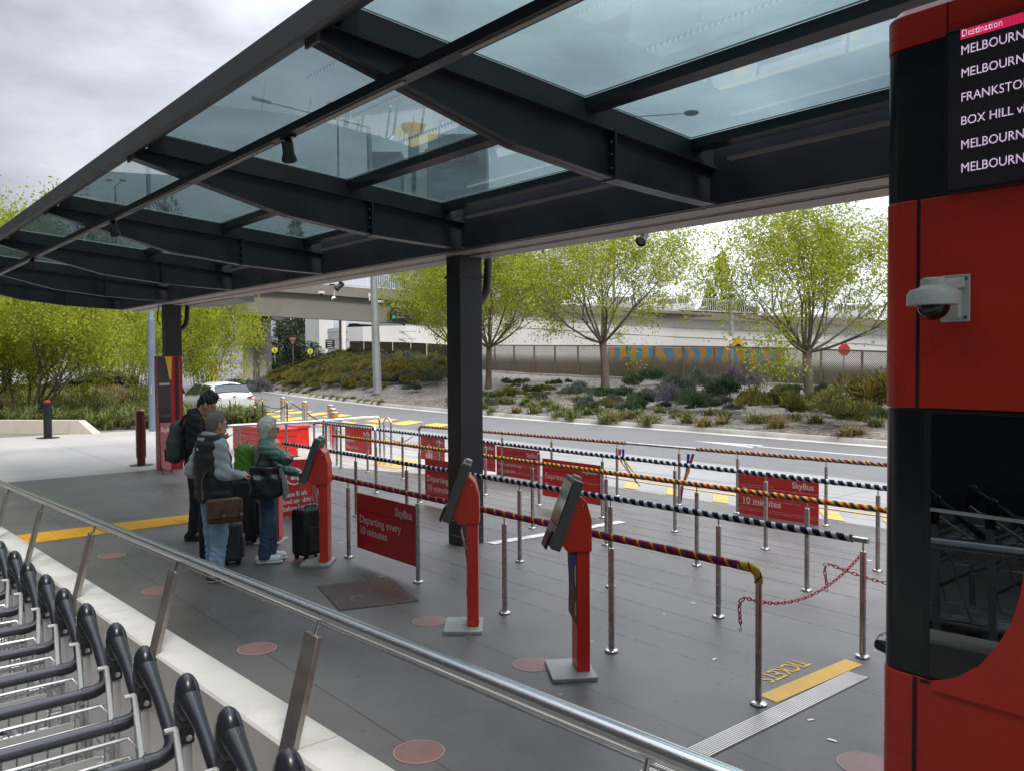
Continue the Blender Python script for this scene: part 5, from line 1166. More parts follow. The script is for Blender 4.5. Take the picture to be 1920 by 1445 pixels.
# gravel bed, one by one: kind, base pixel, size, words
for kind, px, py, sc, lb in [
    ('green', 773, 736, 1.0, 'dark green rounded shrub alone on the gravel right of the lamp pole'), ('grey', 808, 722, 1.3, 'grey-green shrub on the gravel just left of the dark column'),
    ('lavender', 815, 700, 1.3, 'purple-grey shrub behind the grey-green one left of the dark column'), ('low', 905, 745, 1.0, 'low sprawling shrub right of the dark column'),
    ('low', 965, 722, 1.2, 'low green shrub under the fence right of the leaning trunk'), ('low', 1000, 735, 1.2, 'low olive shrub between the leaning trunk and the grey bush'), ('low', 1050, 722, 1.1, 'low green shrub by the fence left of the middle trunk'),
    ('grey', 1085, 745, 1.15, 'grey bush left of the middle tree trunk'), ('green', 1130, 752, 1.15, 'green shrub at the foot of the middle tree trunk'), ('green', 1163, 752, 1.05, 'green shrub just right of the middle tree trunk'),
    ('green', 1186, 728, 1.2, 'green shrub under the fence right of the middle trunk'), ('green', 1225, 722, 1.5, 'tall green shrub against the fence'), ('lavender', 1243, 765, 1.4, 'large purple lavender bush nearest the kerb'), ('green', 1207, 765, 1.1, 'bright green shrub left of the large lavender bush'),
    ('grey', 1272, 742, 1.35, 'grey bush behind the large lavender bush'), ('green', 1300, 772, 1.15, 'spiky green shrub right of the large lavender bush'), ('grey', 1312, 735, 1.5, 'tall grey bush near the fence'), ('green', 1357, 752, 1.5, 'large spiky green shrub under the yellow warning sign'),
    ('lavender', 1372, 735, 1.35, 'purple lavender bush against the fence under the yellow warning sign'), ('grey', 1350, 770, .9, 'small grey shrub in front of the large spiky one'), ('lavender', 1422, 728, 1.0, 'small purple shrub alone by the fence'),
    ('low', 1412, 748, 1.1, 'low green shrub left of the right tree trunk by the fence'), ('low', 1485, 740, 1.5, 'spreading green shrub behind the right tree trunk'), ('olive', 1450, 782, 1.25, 'broad olive shrub in front of the right tree trunk'), ('olive', 1480, 780, 1.0, 'smaller olive shrub touching the broad one by the right trunk'),
    ('low', 1570, 742, 1.1, 'low green shrub right of the right tree trunk'), ('olive', 1555, 800, 1.35, 'olive shrub nearest the kerb right of the right trunk'), ('low', 1610, 742, 1.2, 'low green shrub by the fence near the booth'), ('ochre', 1650, 780, 1.7, 'yellowish shrub cut off by the red booth'), ('olive', 1645, 745, 1.3, 'olive shrub behind the yellowish one by the booth')]:
    plant(kind, bed(px, py), lb, sc * 1.15)
for i in range(70):
    px = rnd.uniform(850, 1650); kind = rnd.choice(('low', 'low', 'green', 'grey', 'olive')); plant(kind, bed(px, 742 + (px - 850) * .03 + rnd.uniform(-20, 26)), 'small filler shrub scattered over the gravel bed', rnd.uniform(.4, .95), 'small shrubs scattered over the gravel bed')
TU = 'small grass tufts along the kerb'
for i, px in enumerate(list(range(852, 1240, 11)) + [1265, 1288, 1320, 1332, 1358, 1362, 1420, 1450, 1456, 1490, 1530, 1590, 1600, 1640]):
    py = 770 + (px - 858) * .058 + rnd.uniform(-20, 5)
    plant('tuft', bed(px + rnd.uniform(-5, 5), py), 'small grass tuft in the loose row along the kerb of the gravel bed', rnd.uniform(1.15, 1.75), TU)
# dense mass left of the lamp pole
DG = 'dense shrubs massed on the mound'
cnt = 0
for row_, (yy0, sc) in enumerate(((668, 1.25), (674, 1.25), (682, 1.3), (690, 1.35), (698, 1.35), (706, 1.35), (714, 1.3), (722, 1.2), (730, 1.0))):
    for px in range(486, 838, 18):
        lim = 640 + (16 if px > 640 else 0); x = px + rnd.uniform(-9, 9); top = interp([(480, 700), (520, 676), (600, 664), (700, 664), (840, 676)], x); bot = interp([(480, 722), (560, 732), (690, 742), (715, 732), (838, 716)], x)
        y = yy0 + rnd.uniform(-4, 4)
        if y < top or y > bot: continue
        kind = rnd.choices(('olive', 'ochre', 'grey', 'lavender'), (5, 4 if x < 640 else 2, 1 if x < 640 else 4, .2 if x < 680 else 4))[0]
        word = {'olive': 'olive green', 'ochre': 'ochre yellow', 'grey': 'grey-green', 'lavender': 'purplish'}[kind]
        plant(kind, bed(x, y), '%s shrub grown into the dense mass on the mound around the lamp pole' % word, sc * rnd.uniform(.8, 1.1), DG); cnt += 1
for i, px in enumerate(range(480, 720, 13)):
    plant('tuft', bed(px, interp([(480, 722), (560, 736), (720, 757)], px) + rnd.uniform(-3, 3)), 'dry grass tuft at the kerb below the dense shrubs', rnd.uniform(.8, 1.2), 'dry grass tufts below the dense shrubs')
# grasses left of and behind the platform: a continuous planting
mb_v = []; mb_f = []; me_t = [tuft(s, 60, .9, .6, .022, GRS) for s in (21, 22, 23)]
def scatter(name, n, sampler, label, m, hs=(.7, 1.3)):
    g = random.Random(5); V = []; Fc = []; base = 0
    src = []
    for me in me_t:
        a = np.zeros(len(me.vertices) * 3); me.vertices.foreach_get('co', a); src.append((a.reshape(-1, 3), [tuple(p.vertices) for p in me.polygons]))
    for i in range(n):
        q = sampler(g)
        if q is None: continue
        va, fa = g.choice(src); s = g.uniform(*hs) * q[2]; a = g.uniform(0, 6.28); c_, s_ = math.cos(a) * s, math.sin(a) * s
        W_ = np.stack([va[:, 0] * c_ - va[:, 1] * s_ + q[0], va[:, 0] * s_ + va[:, 1] * c_ + q[1], va[:, 2] * s + .02], 1); V.append(W_); Fc.append(np.array(fa) + base); base += len(va)
    V = np.concatenate(V); Fc = np.concatenate(Fc); me = bpy.data.meshes.new(name); me.from_pydata(V.tolist(), [], Fc.tolist()); me.materials.append(m)
    o = bpy.data.objects.new(name, me); COL.objects.link(o); tag(o, label, 'grass', kind='stuff'); return o
def samp(poly, sc=1.0):
    P = [G(*q) for q in poly]
    xs_ = [p.x for p in P]; ys_ = [p.y for p in P]
    def inside(x, y):
        c = False; j = len(P) - 1
        for i in range(len(P)):
            if (P[i].y > y) != (P[j].y > y) and x < (P[j].x - P[i].x) * (y - P[i].y) / (P[j].y - P[i].y) + P[i].x: c = not c
            j = i
        return c
    def f(g):
        x, y = g.uniform(min(xs_), max(xs_)), g.uniform(min(ys_), max(ys_)); return (x, y, sc) if inside(x, y) else None
    return f
SOIL = mat('garden_soil', (.075, .055, .042), .95, 0, .3, 3, bump=.3)
beds = [((-60, 800), (165, 800), (182, 806), (300, 803), (297, 765), (262, 735), (150, 728), (-60, 742)), ((338, 800), (490, 800), (488, 782), (440, 768), (338, 760))]
for q in beds:
    P = [G(*k) for k in q]; mb = MB(); mb.add([(p.x, p.y, .012) for p in P], [tuple(range(len(P)))]); o = mb.build('planting_soil', SOIL, None, False, local=True, kind='structure')
scatter('strap_grasses', 1500, samp(beds[0], 1.0), 'mixed green strap grasses filling the bed behind the cream planter wall', GRS)
scatter('tawny_grasses', 520, samp(((-60, 770), (260, 770), (240, 742), (150, 735), (-60, 745)), 1.15), 'tawny flowering grasses at the back of the left bed', GRT, (.8, 1.5))
scatter('strap_grasses', 700, samp(beds[1], 1.05), 'green strap grasses between the left column and the steel bollards', GRS)
for px, py, lb in ((140, 770, 'large bright strap-leaf plant in the middle of the left grass bed'), (70, 745, 'strap-leaf plant under the left edge trees')):
    p = G(px, py); plant('strap', p, lb, 1.5)
# ================================================================== background structures
PANELW = mat('white_wall_panel', (.86, .85, .81), .6, 0, .05, .6)
BRC = mat('bridge_concrete', (.285, .262, .228), .7, 0, .06, .5, dirt=(.22, .20, .175), dscale=.3)
PARA = mat('parapet_concrete', (.30, .265, .225), .75, 0, .1, .8, dirt=(.20, .18, .16), dscale=.6)
WRAIL = mat('white_railing', (.78, .78, .77), .4)
# elevated road: path described by pixel column and depth
def P3(px, py, dep): return DP(px, py, dep)
el = thing('elevated_road', DP(900, 640, 60), 'concrete overpass and elevated road with white railing crossing behind the trees', 'overpass')
el.location.z = 0
ED = [(250, 66), (370, 64), (560, 63), (760, 62), (900, 62), (1050, 61), (1250, 59), (1450, 56), (1660, 53), (1900, 50)]
gz_ = [(250, 541), (370, 541), (560, 549), (745, 564), (900, 576), (1050, 585), (1250, 597), (1450, 605), (1660, 612), (1900, 620)]      # underside of the parapet band
gt_ = [(250, 512), (370, 520), (560, 530), (745, 546), (900, 560), (1050, 571), (1250, 583), (1450, 592), (1660, 600), (1900, 608)]    # top of the parapet band
gb_ = [(250, 586), (370, 588), (498, 593), (699, 603.5), (900, 616)]                                                                     # bottom of the girder
def strip(name, pix0, tab0, pix1, tab1, xs_, m, thick=.3, shift=0.0):
    mb = MB(); back = Vector((FW.x, FW.y, 0)).normalized()
    for a, b_ in zip(xs_, xs_[1:]):
        q = []
        for x, tab in ((a, tab0), (b_, tab0), (b_, tab1), (a, tab1)):
            dep = interp(ED, x) + shift; y = interp(tab, x) if isinstance(tab, list) else None
            p = DP(x, y, dep) if tab is not None and y is not None else Vector((DP(x, 700, dep).x, DP(x, 700, dep).y, -.5))
            q.append(p)
        mb.prism(q, (0, 0, 0), back * thick)
    return mb.build(name, m, el, False)
strip('girder', 0, gz_, 0, gb_, [250, 370, 470, 560, 650, 745, 800, 850, 900], BRC, 1.2)
strip('parapet', 0, gt_, 0, gz_, [250, 370, 450, 530, 600, 670, 745, 820, 900, 980, 1050, 1150, 1250, 1350, 1450, 1550, 1660, 1800, 1900], PARA, .35, -.35)
strip('white_wall', 0, gz_, 0, None, [880, 960, 1050, 1120, 1190, 1262, 1324, 1400, 1500, 1614, 1700, 1900], PANELW, .4, .05)
mb = MB()
for x in (940, 1030, 1120, 1262, 1324, 1500, 1614):
    dep = interp(ED, x) + .04; a = DP(x, interp(gz_, x) + 2, dep); b_ = Vector((a.x, a.y, .5)); mb.bar(a, b_, .04, .04)
for yy in (17, 34):
    for x in range(900, 1900, 40): mb.bar(DP(x, interp(gz_, x) + yy, interp(ED, x) + .04), DP(x + 40, interp(gz_, x + 40) + yy, interp(ED, x + 40) + .04), .025, .025)
mb.build('panel_joints', mat('joint_grey', (.38, .37, .35), .8), el, False)
back = Vector((FW.x, FW.y, 0)).normalized()
mb = MB(); mc = MB()
rtop = [(250, 480), (560, 496), (745, 519), (900, 532), (1050, 544), (1250, 557), (1450, 566), (1660, 575), (1900, 584)]
pts_t = []; pts_b = []
for x in range(440, 1900, 4):
    dep = interp(ED, x) - .25; a = DP(x, interp(gt_, x) - 2, dep); b_ = DP(x, interp(rtop, x), dep); mb.bar(a, b_, .035, .035)
    if x % 40 == 0: pts_t.append(b_); pts_b.append(a + (b_ - a) * .06)
for P in (pts_t, pts_b):
    for a, b_ in zip(P, P[1:]): mb.bar(a, b_, .07, .07)
mb.build('railing', WRAIL, el, False)
# deck behind the railing
mb = MB()
for a, b_ in zip([250, 450, 745, 1050, 1450, 1900], [450, 745, 1050, 1450, 1900]):
    q = [DP(x, interp(gt_, x) + 6, interp(ED, x)) for x in (a, b_)]; mb.quad(q[0], q[1], q[1] + back * 8, q[0] + back * 8)
mb.build('deck', ASPH, el, False)
# pier with pipes
pr = thing('bridge_pier', DP(476, 690, 66), 'pale concrete pier with pipes holding up the overpass', 'pier')
q = [DP(x, 592, 66) for x in (454, 497)]
mb = MB(); mb.prism([Vector((q[0].x, q[0].y, -.3)), Vector((q[1].x, q[1].y, -.3)), q[1] , q[0]], (0, 0, 0), back * 1.6); mb.build('shaft', mat('pier_concrete', (.42, .40, .375), .75, 0, .08, .6), pr, False)
mb = MB(); a, b_ = DP(466, 591, 65.6), DP(499, 593, 65.6); mb.box((a + b_) / 2 + back * .8, (3.0, 2.6, .6), math.atan2(back.y, back.x)); mb.build('bearing', BLACK, pr, False)
mb = MB()
for x in (475, 480, 484): a = DP(x, 592, 65.85); mb.tube([a, Vector((a.x, a.y, .5))], .06, 8)
mb.build('pipe', POSTST, pr)
# curved white building wall and low walls seen under the bridge
cw = thing('curved_building', DP(600, 690, 92), 'pale grey panelled curved building seen beneath the overpass', 'building')
mb = MB(); pv = [(572, 604, 690, 94), (598, 602, 690, 90), (622, 602, 690, 90)]
for (a, t0_, b0, d0), (c, t1, b1, d1) in zip(pv, pv[1:]): q = [DP(a, t0_ - 20, d0), DP(c, t1 - 20, d1)]; mb.prism([q[0], q[1], Vector((q[1].x, q[1].y, -.2)), Vector((q[0].x, q[0].y, -.2))], (0, 0, 0), back * .5)
mb.build('tall_wall', PANELW, cw, False)
mb = MB(); xs_ = [614, 640, 680, 720, 760, 820, 900]
dd = [84, 80, 78, 78, 78, 79, 80]; tp_ = [617, 614, 613, 611, 611, 612, 613]
for i in range(6): q = [DP(xs_[i], tp_[i], dd[i]), DP(xs_[i + 1], tp_[i + 1], dd[i + 1])]; mb.prism([q[0], q[1], Vector((q[1].x, q[1].y, .2)), Vector((q[0].x, q[0].y, .2))], (0, 0, 0), back * .5)
mb.build('curved_wall', PANELW, cw, False)
mb = MB()
for x, d_ in ((590, 91.4), (620, 83), (669, 77.9), (723, 77.6), (760, 77.6)): a = DP(x, 612, d_); mb.bar(a, Vector((a.x, a.y, .5)), .05, .05)
for yy in (622, 636): mb.bar(DP(614, yy + 2, 83.4), DP(640, yy, 79.4), .05, .05); mb.bar(DP(640, yy, 79.6), DP(780, yy, 77.6), .05, .05)
mb.build('wall_joints', mat('joint_grey', (0, 0, 0)), cw, False)
mb = MB(); a = DP(642, 640, 76); mb.tube([Vector((a.x, a.y, .2)), DP(642, 596, 76)], .28, 12); mb.build('column', PANELW, cw)
# brown panelled fence, left solid part joining the perforated fence
FB = mat('fence_brown', (.19, .155, .12), .45, .2, .08, 1.0)
FPf = bpy.data.materials.new('fence_perforated'); FPf.use_nodes = True; MATS['fence_perforated'] = FPf
t = FPf.node_tree; b = bsdf(FPf); b.inputs['Base Color'].default_value = (.19, .155, .12, 1); b.inputs['Roughness'].default_value = .5
uvn = N(t, 'ShaderNodeUVMap'); s_ = N(t, 'ShaderNodeSeparateXYZ'); t.links.new(uvn.outputs[0], s_.inputs[0])
pit = .10
ux = MA(t, 'DIVIDE', s_.outputs['X'], pit); uy = MA(t, 'DIVIDE', s_.outputs['Y'], pit * .5); rowi = MA(t, 'FLOOR', uy)
fx = MA(t, 'SUBTRACT', MA(t, 'FRACT', MA(t, 'ADD', ux, MA(t, 'MULTIPLY', MA(t, 'MODULO', rowi, 2.0), .5))), .5); fy_ = MA(t, 'MULTIPLY', MA(t, 'SUBTRACT', MA(t, 'FRACT', uy), .5), .5)
rr = MA(t, 'SQRT', MA(t, 'ADD', MA(t, 'MULTIPLY', fx, fx), MA(t, 'MULTIPLY', fy_, fy_)))
hr_ = N(t, 'ShaderNodeMapRange'); hr_.inputs['From Min'].default_value = .38; hr_.inputs['From Max'].default_value = .75; hr_.inputs['To Min'].default_value = .0; hr_.inputs['To Max'].default_value = .29
vv = N(t, 'ShaderNodeAttribute'); vv.attribute_name = 'height_fraction'; t.links.new(vv.outputs['Fac'], hr_.inputs['Value'])
hole = MA(t, 'LESS_THAN', rr, hr_.outputs[0]); trn = N(t, 'ShaderNodeBsdfTransparent'); ms = N(t, 'ShaderNodeMixShader'); t.links.new(hole, ms.inputs['Fac']); t.links.new(b.outputs[0], ms.inputs[1]); t.links.new(trn.outputs[0], ms.inputs[2]); t.links.new(ms.outputs[0], t.nodes['Material Output'].inputs['Surface'])
FT = [(830, 647), (900, 648), (1000, 649), (1140, 649.5), (1300, 651), (1450, 654), (1660, 661), (1900, 669)]
fe = thing('boundary_fence', (-40, 37, 1.2), 'long brown perforated metal fence behind the gravel bed', 'fence')
fpost = [848, 872, 900, 929, 965, 1003, 1042, 1085, 1130, 1177, 1228, 1283, 1341, 1403, 1470, 1541, 1618, 1700, 1790, 1880]
def fence_pt(px, top):
    """intersection of the view ray with the fence line, at ground or top pixel"""
    d = ray(px, 690); t_ = 20
    while t_ < 120:
        p = CAMP + d * t_
        if p.y > fenY(p.x): break
        t_ += .05
    return DP(px, interp(FT, px), t_) if top else Vector((p.x, p.y, fenZ(p.x) - .1))
for a, b_ in zip(fpost, fpost[1:]):
    A, B, C, D_ = fence_pt(a, 0), fence_pt(b_, 0), fence_pt(b_, 1), fence_pt(a, 1)
    L = (B - A).length; HH = (D_ - A).length
    me = bpy.data.meshes.new('panel'); me.from_pydata([A - fe.location, B - fe.location, C - fe.location, D_ - fe.location], [], [(0, 1, 2, 3)]); uvl = me.uv_layers.new(name='UVMap')
    for k, c in enumerate(((0, 0), (L, 0), (L, HH), (0, HH))): uvl.data[k].uv = c
    at_ = me.attributes.new('height_fraction', 'FLOAT', 'POINT')
    for k, c in enumerate((0, 0, 1, 1)): at_.data[k].value = c
    me.materials.append(FPf); o = bpy.data.objects.new('perforated_panel', me); COL.objects.link(o); o.parent = fe
    mb = MB(); mb.bar(D_ + (C - D_).normalized() * .041 + Vector((0, 0, .03)), C - (C - D_).normalized() * .041 + Vector((0, 0, .03)), .07, .07); mb.build('top_rail', FB, fe, False)
for a in fpost: A, D_ = fence_pt(a, 0), fence_pt(a, 1); mb = MB(); mb.bar(A - Vector((0, .06, .1)), D_ + Vector((0, -.06, .05)), .08, .08, (0, 1, 0)); mb.build('post', FB, fe, False)
mb = MB(); x_ = -100.0; 
bw = thing('boundary_wall', DP(720, 690, 70), 'brown panelled wall behind the shrubs left of the dark column', 'wall')
xs_ = [655, 682, 710, 736, 770, 800, 850]; tps = [640, 640, 641, 641.5, 642.5, 644, 647]
for k in range(6):
    d0 = 69 + (850 - xs_[k]) * .006; d1 = 69 + (850 - xs_[k + 1]) * .006; a, b_ = DP(xs_[k], tps[k], d0), DP(xs_[k + 1], tps[k + 1], d1); gp = (b_ - a).normalized() * .03
    mb = MB(); mb.prism([a + gp, b_ - gp, Vector(((b_ - gp).x, (b_ - gp).y, 1.2)), Vector(((a + gp).x, (a + gp).y, 1.2))], (0, 0, 0), back * .15); mb.build('panel', mat('wall_brown', (.44, .37, .31), .7, 0, .08, .7), bw, False)
# painted mural wall and kerb behind the fence
mu = bpy.data.materials.new('mural_paint'); mu.use_nodes = True; MATS['mural_paint'] = mu; t = mu.node_tree; b = bsdf(mu); b.inputs['Roughness'].default_value = .6
tcn = N(t, 'ShaderNodeTexCoord'); mp = N(t, 'ShaderNodeMapping'); mp.inputs['Scale'].default_value = (.28, .28, .8); t.links.new(tcn.outputs['Object'], mp.inputs['Vector'])
wv = N(t, 'ShaderNodeTexWave'); wv.inputs['Scale'].default_value = 1.5; wv.inputs['Distortion'].default_value = 7; wv.inputs['Detail'].default_value = 2; wv.inputs['Detail Scale'].default_value = .6; t.links.new(mp.outputs[0], wv.inputs['Vector'])
r = N(t, 'ShaderNodeValToRGB'); r.color_ramp.interpolation = 'EASE'; e = r.color_ramp.elements; e[0].position = .40; e[0].color = (.07, .30, .46, 1); e[1].position = .60; e[1].color = (.62, .30, .07, 1)
t.links.new(wv.outputs['Fac'], r.inputs['Fac']); t.links.new(r.outputs['Color'], b.inputs['Base Color'])
mb = MB(); xs_ = [1140, 1200, 1260, 1340, 1420, 1465]
for a, b_ in zip(xs_, xs_[1:]):
    da, db = interp(ED, a) - 3, interp(ED, b_) - 3; q = [DP(a, 651 + (a - 1100) * .006, da), DP(b_, 651 + (b_ - 1100) * .006, db)]; mb.prism([q[0], q[1], Vector((q[1].x, q[1].y, .5)), Vector((q[0].x, q[0].y, .5))], (0, 0, 0), back * .2)
mb.build('mural_wall', mu, None, False, label='low wall painted with blue and orange waves behind the perforated fence', cat='mural')
# low kerb under the fence
mb = MB(); xx = list(np.arange(-66, 14, 2.0))
for a, b_ in zip(xx, xx[1:]):
    A, B = Vector((a, fenY(a) - .55, bedz(a, fenY(a) - .55) - .1)), Vector((b_, fenY(b_) - .55, bedz(b_, fenY(b_) - .55) - .1)); mb.bar(A + Vector((0, 0, .12)), B + Vector((0, 0, .12)), .18, .22)
mb.build('garden_edging', KERBM, None, False, local=True, kind='structure')
# ------------------------------------------------------------------ lamp poles, signs
GALV = mat('galvanised', (.36, .38, .39), .5, .35, .08, 2)
p = bed(708, 738); dep = (p - CAMP).dot(FW)
lp = thing('lamp_pole', p, 'tall galvanised lamp pole among the shrubs with its arm seen through the roof glass', 'lamp pole')
pt_ = DP(691, 238, dep); ea = DP(508, 193, dep - 1.5)
mb = MB(); mb.tube([p + Vector((0, 0, -.1)), pt_], [.25, .13], 8); mb.build('shaft', GALV, lp)
mb = MB(); mb.tube([pt_, ea], [.09, .06], 8); mb.build('arm', GALV, lp); d_ = (ea - pt_).normalized(); mb = MB(); mb.bar(ea, ea + d_ * 1.0, .36, .14); mb.build('lamp_head', GREYP, lp, bevel=.05)
mb = MB(); mb.box(p + Vector((0, 0, .03)), (.62, .62, .06), .5); mb.build('base_plate', GALV, lp)
def streetlight(px, py_top, base_z, dep, arms, label, head=.9, r=.12):
    t_ = DP(px, py_top, dep); root = thing('street_light', (t_.x, t_.y, base_z), label, 'street light', 'street lights seen through the glass roof')
    mb = MB(); mb.tube([Vector((t_.x, t_.y, base_z)), t_], [r, r * .6], 8); mb.build('pole', POSTST, root)
    for (ex, ey, kind) in arms:
        e_ = DP(ex, ey, dep); mb = MB(); mb.tube([t_, e_], [r * .5, r * .35], 6); mb.build('arm', POSTST, root); mb = MB(); d_ = (e_ - t_).normalized(); mb.ball(e_ + d_ * head * .4, (head * .5, head * .5, head * .16) if abs(d_.z) < .8 else (.4, .4, .4), 12, 6); mb.build('lamp_head', GREYP, root)
streetlight(1150, 222, 0, 60, [(1285, 213, 0)], 'street light arm reaching right seen through the rear glass pane', 1.1, .12)
rt = streetlight(216, 350, 0, 95, [(208, 342, 0), (226, 342, 0)], 'far mast with two lamp heads seen through the left glass pane', .8, .16)
p_ = DP(633, 198, 70); ms_ = thing('flood_mast', (p_.x, p_.y, 0), 'tall thin mast with small aircraft lights seen through the centre glass pane', 'mast')
mb = MB(); mb.tube([Vector((p_.x, p_.y, 0)), p_], [.12, .07], 8); mb.build('pole', POSTST, ms_)
mb = MB(); a = DP(622, 196, 70); mb.ball(a, (.45, .45, .2), 10, 6); mb.box(a + Vector((0, 0, -.35)), (.5, .5, .18)); mb.box(a + Vector((0, 0, -.65)), (.5, .5, .15)); mb.bar(a, p_, .08, .08); mb.build('lamp_head', GREYP, ms_)
# hotel block and control tower seen through the roof
ht = thing('hotel_building', DP(850, 600, 150), 'tall grey-blue hotel block with raised lettering seen through the roof glass', 'building'); ht.location.z = 0
HBM = mat('hotel_wall', (.21, .245, .295), .6, 0, .03, .05); HBL = mat('hotel_wall_light', (.42, .46, .48), .6, 0, .03, .05); HBD = mat('hotel_window', (.03, .04, .055), .2)
def slabpx(name, x0, x1, ytop, dep, th, m, parent):
    a, b_ = DP(x0, ytop, dep), DP(x1, ytop, dep); mb = MB(); mb.prism([Vector((a.x, a.y, 0)), Vector((b_.x, b_.y, 0)), b_, a], (0, 0, 0), back * th); return mb.build(name, m, parent, False)
slabpx('end_wall', 802, 911, 252, 150, 18, HBM, ht); slabpx('stair_strip', 780, 801, 300, 150.5, 14, HBL, ht); slabpx('side_wall', 696, 752, 285, 152, 14, HBM, ht); slabpx('stair_strip', 757, 772, 312, 151, 14, HBL, ht)
for y0 in (322, 345, 368): 
    a, b_ = DP(773, y0, 150.8), DP(780, y0 + 13, 150.8); mb = MB(); mb.prism([a, Vector((b_.x, b_.y, a.z)), b_, Vector((a.x, a.y, b_.z))], (0, 0, 0), back * .5); mb.build('window', HBD, ht, False)
slabpx('window_bay', 772, 780, 318, 151.2, 12, HBM, ht)
a = DP(825, 297, 149.6); rv = (DP(911, 297, 149.6) - a).normalized(); mb = MB(); a2 = DP(899, 298, 149.6)
text(mb, 'PARKROYAL', a2, 2.35, tuple(rv), (0, 0, 1), align='RIGHT', bold=.02, depth=.15, sx=.74); mb.build('raised_lettering', HBD, ht, False)
mb = MB(); q0, q1 = DP(822, 306, 149.6), DP(899, 301, 149.6); mb.bar(q0, q1, .2, .35); mb.build('underline', mat('sign_maroon', (.16, .06, .09), .5), ht, False)
ct = thing('control_tower', DP(775, 600, 260), 'airport control tower with flared grey top modelled on a reflection in the roof glass', 'tower'); ct.location.z = 0
mb = MB(); c = DP(776, 300, 260); w_ = 21 * 260 / F / 2; top = DP(776, 246, 260).z; mb.tube([Vector((c.x, c.y, 0)), Vector((c.x, c.y, top))], w_, 10); mb.build('shaft', HBM, ct)
TOPM = mat('tower_top_grey', (.24, .25, .26), .6); z0, z1 = DP(776, 249, 260).z, DP(776, 234, 260).z
mb = MB(); mb.lathe((c.x, c.y, z0), [(3.2, 0), (4.2, (z1 - z0) * .7), (4.2, (z1 - z0) * .85), (3.4, (z1 - z0) * .9)], 6); mb.build('reflection_top', TOPM, ct)  # added flared top, modelled on the yellow bay arrow's reflection in the glass
mb = MB(); mb.tube([Vector((c.x, c.y, z1)), Vector((c.x, c.y, z1 + 2.6))], .12, 6); mb.tube([Vector((c.x + 2, c.y + 2, z1)), Vector((c.x + 2, c.y + 2, z1 + 1.6))], .1, 6); mb.build('aerial', BLACK, ct)
# road signs
def roundsign(px, py, dep, rpx, label, col, base=.6):
    c = DP(px, py, dep); root = thing('crossing_sign', (c.x, c.y, base), label, 'road sign', 'yellow round crossing signs'); rr = rpx * dep / F
    mb = MB(); mb.lathe(c, [(rr, 0), (rr, .03), (0, .031)], 24, tuple(-back)); mb.build('disc', col, root)
    mb = MB(); f_ = c - back * .045; s_ = Vector((RT.x, RT.y, 0)).normalized()
    mb.ball(f_ + Vector((0, 0, rr * .5)), (rr * .12, rr * .12, rr * .14), 8, 5); mb.bar(f_ + Vector((0, 0, rr * .35)), f_ + Vector((0, 0, -rr * .05)), rr * .22, .01, tuple(back)); mb.bar(f_ + Vector((0, 0, 0)), f_ + s_ * rr * .25 + Vector((0, 0, -rr * .6)), rr * .14, .01, tuple(back)); mb.bar(f_, f_ - s_ * rr * .25 + Vector((0, 0, -rr * .6)), rr * .14, .01, tuple(back)); mb.build('walker_symbol', BLACK, root, False)
    mb = MB(); mb.tube([Vector((c.x, c.y, base)) + back * .05, c + back * .05], .05, 8); mb.build('post', GALV, root)
FY = mat('fluorescent_yellow', (.85, .86, .03), .4)
roundsign(515, 657, 76, 5.5, 'round yellow pedestrian crossing sign beside the pale pier', FY); roundsign(581.5, 659, 76, 5.3, 'round yellow pedestrian crossing sign above the shrubs by the curved building', FY)
gw = DP(548.5, 640, 74); rt = thing('give_way_sign', (gw.x, gw.y, .5), 'red and white triangular give way sign under the overpass', 'road sign'); s_ = Vector((RT.x, RT.y, 0)).normalized()
for nm, k, m_, o_ in (('red_border', 1.0, mat('sign_red_bright', (.50, .03, .03), .4), .0), ('white_face', .68, WHITE, .03)):
    q = [DP(548.5 - 8.5 * k, 640 - 8 * k + (1 - k) * -2, 74 - o_), DP(548.5 + 8.5 * k, 640 - 8 * k + (1 - k) * -2, 74 - o_), DP(548.5, 640 + 9.5 * k, 74 - o_)]; mb = MB(); mb.prism(q, (0, 0, 0), back * .02); mb.build(nm, m_, rt, False)
mb = MB(); q = DP(548.5, 637.5, 73.94); text(mb, 'GIVE', q, .18, tuple(s_), (0, 0, 1), 'CENTER', .01); text(mb, 'WAY', q - Vector((0, 0, .17)), .18, tuple(s_), (0, 0, 1), 'CENTER', .01); mb.build('lettering', BLACK, rt, False)
mb = MB(); mb.tube([Vector((gw.x, gw.y, .5)) + back * .06, gw + back * .06], .05, 8); mb.build('post', GALV, rt)
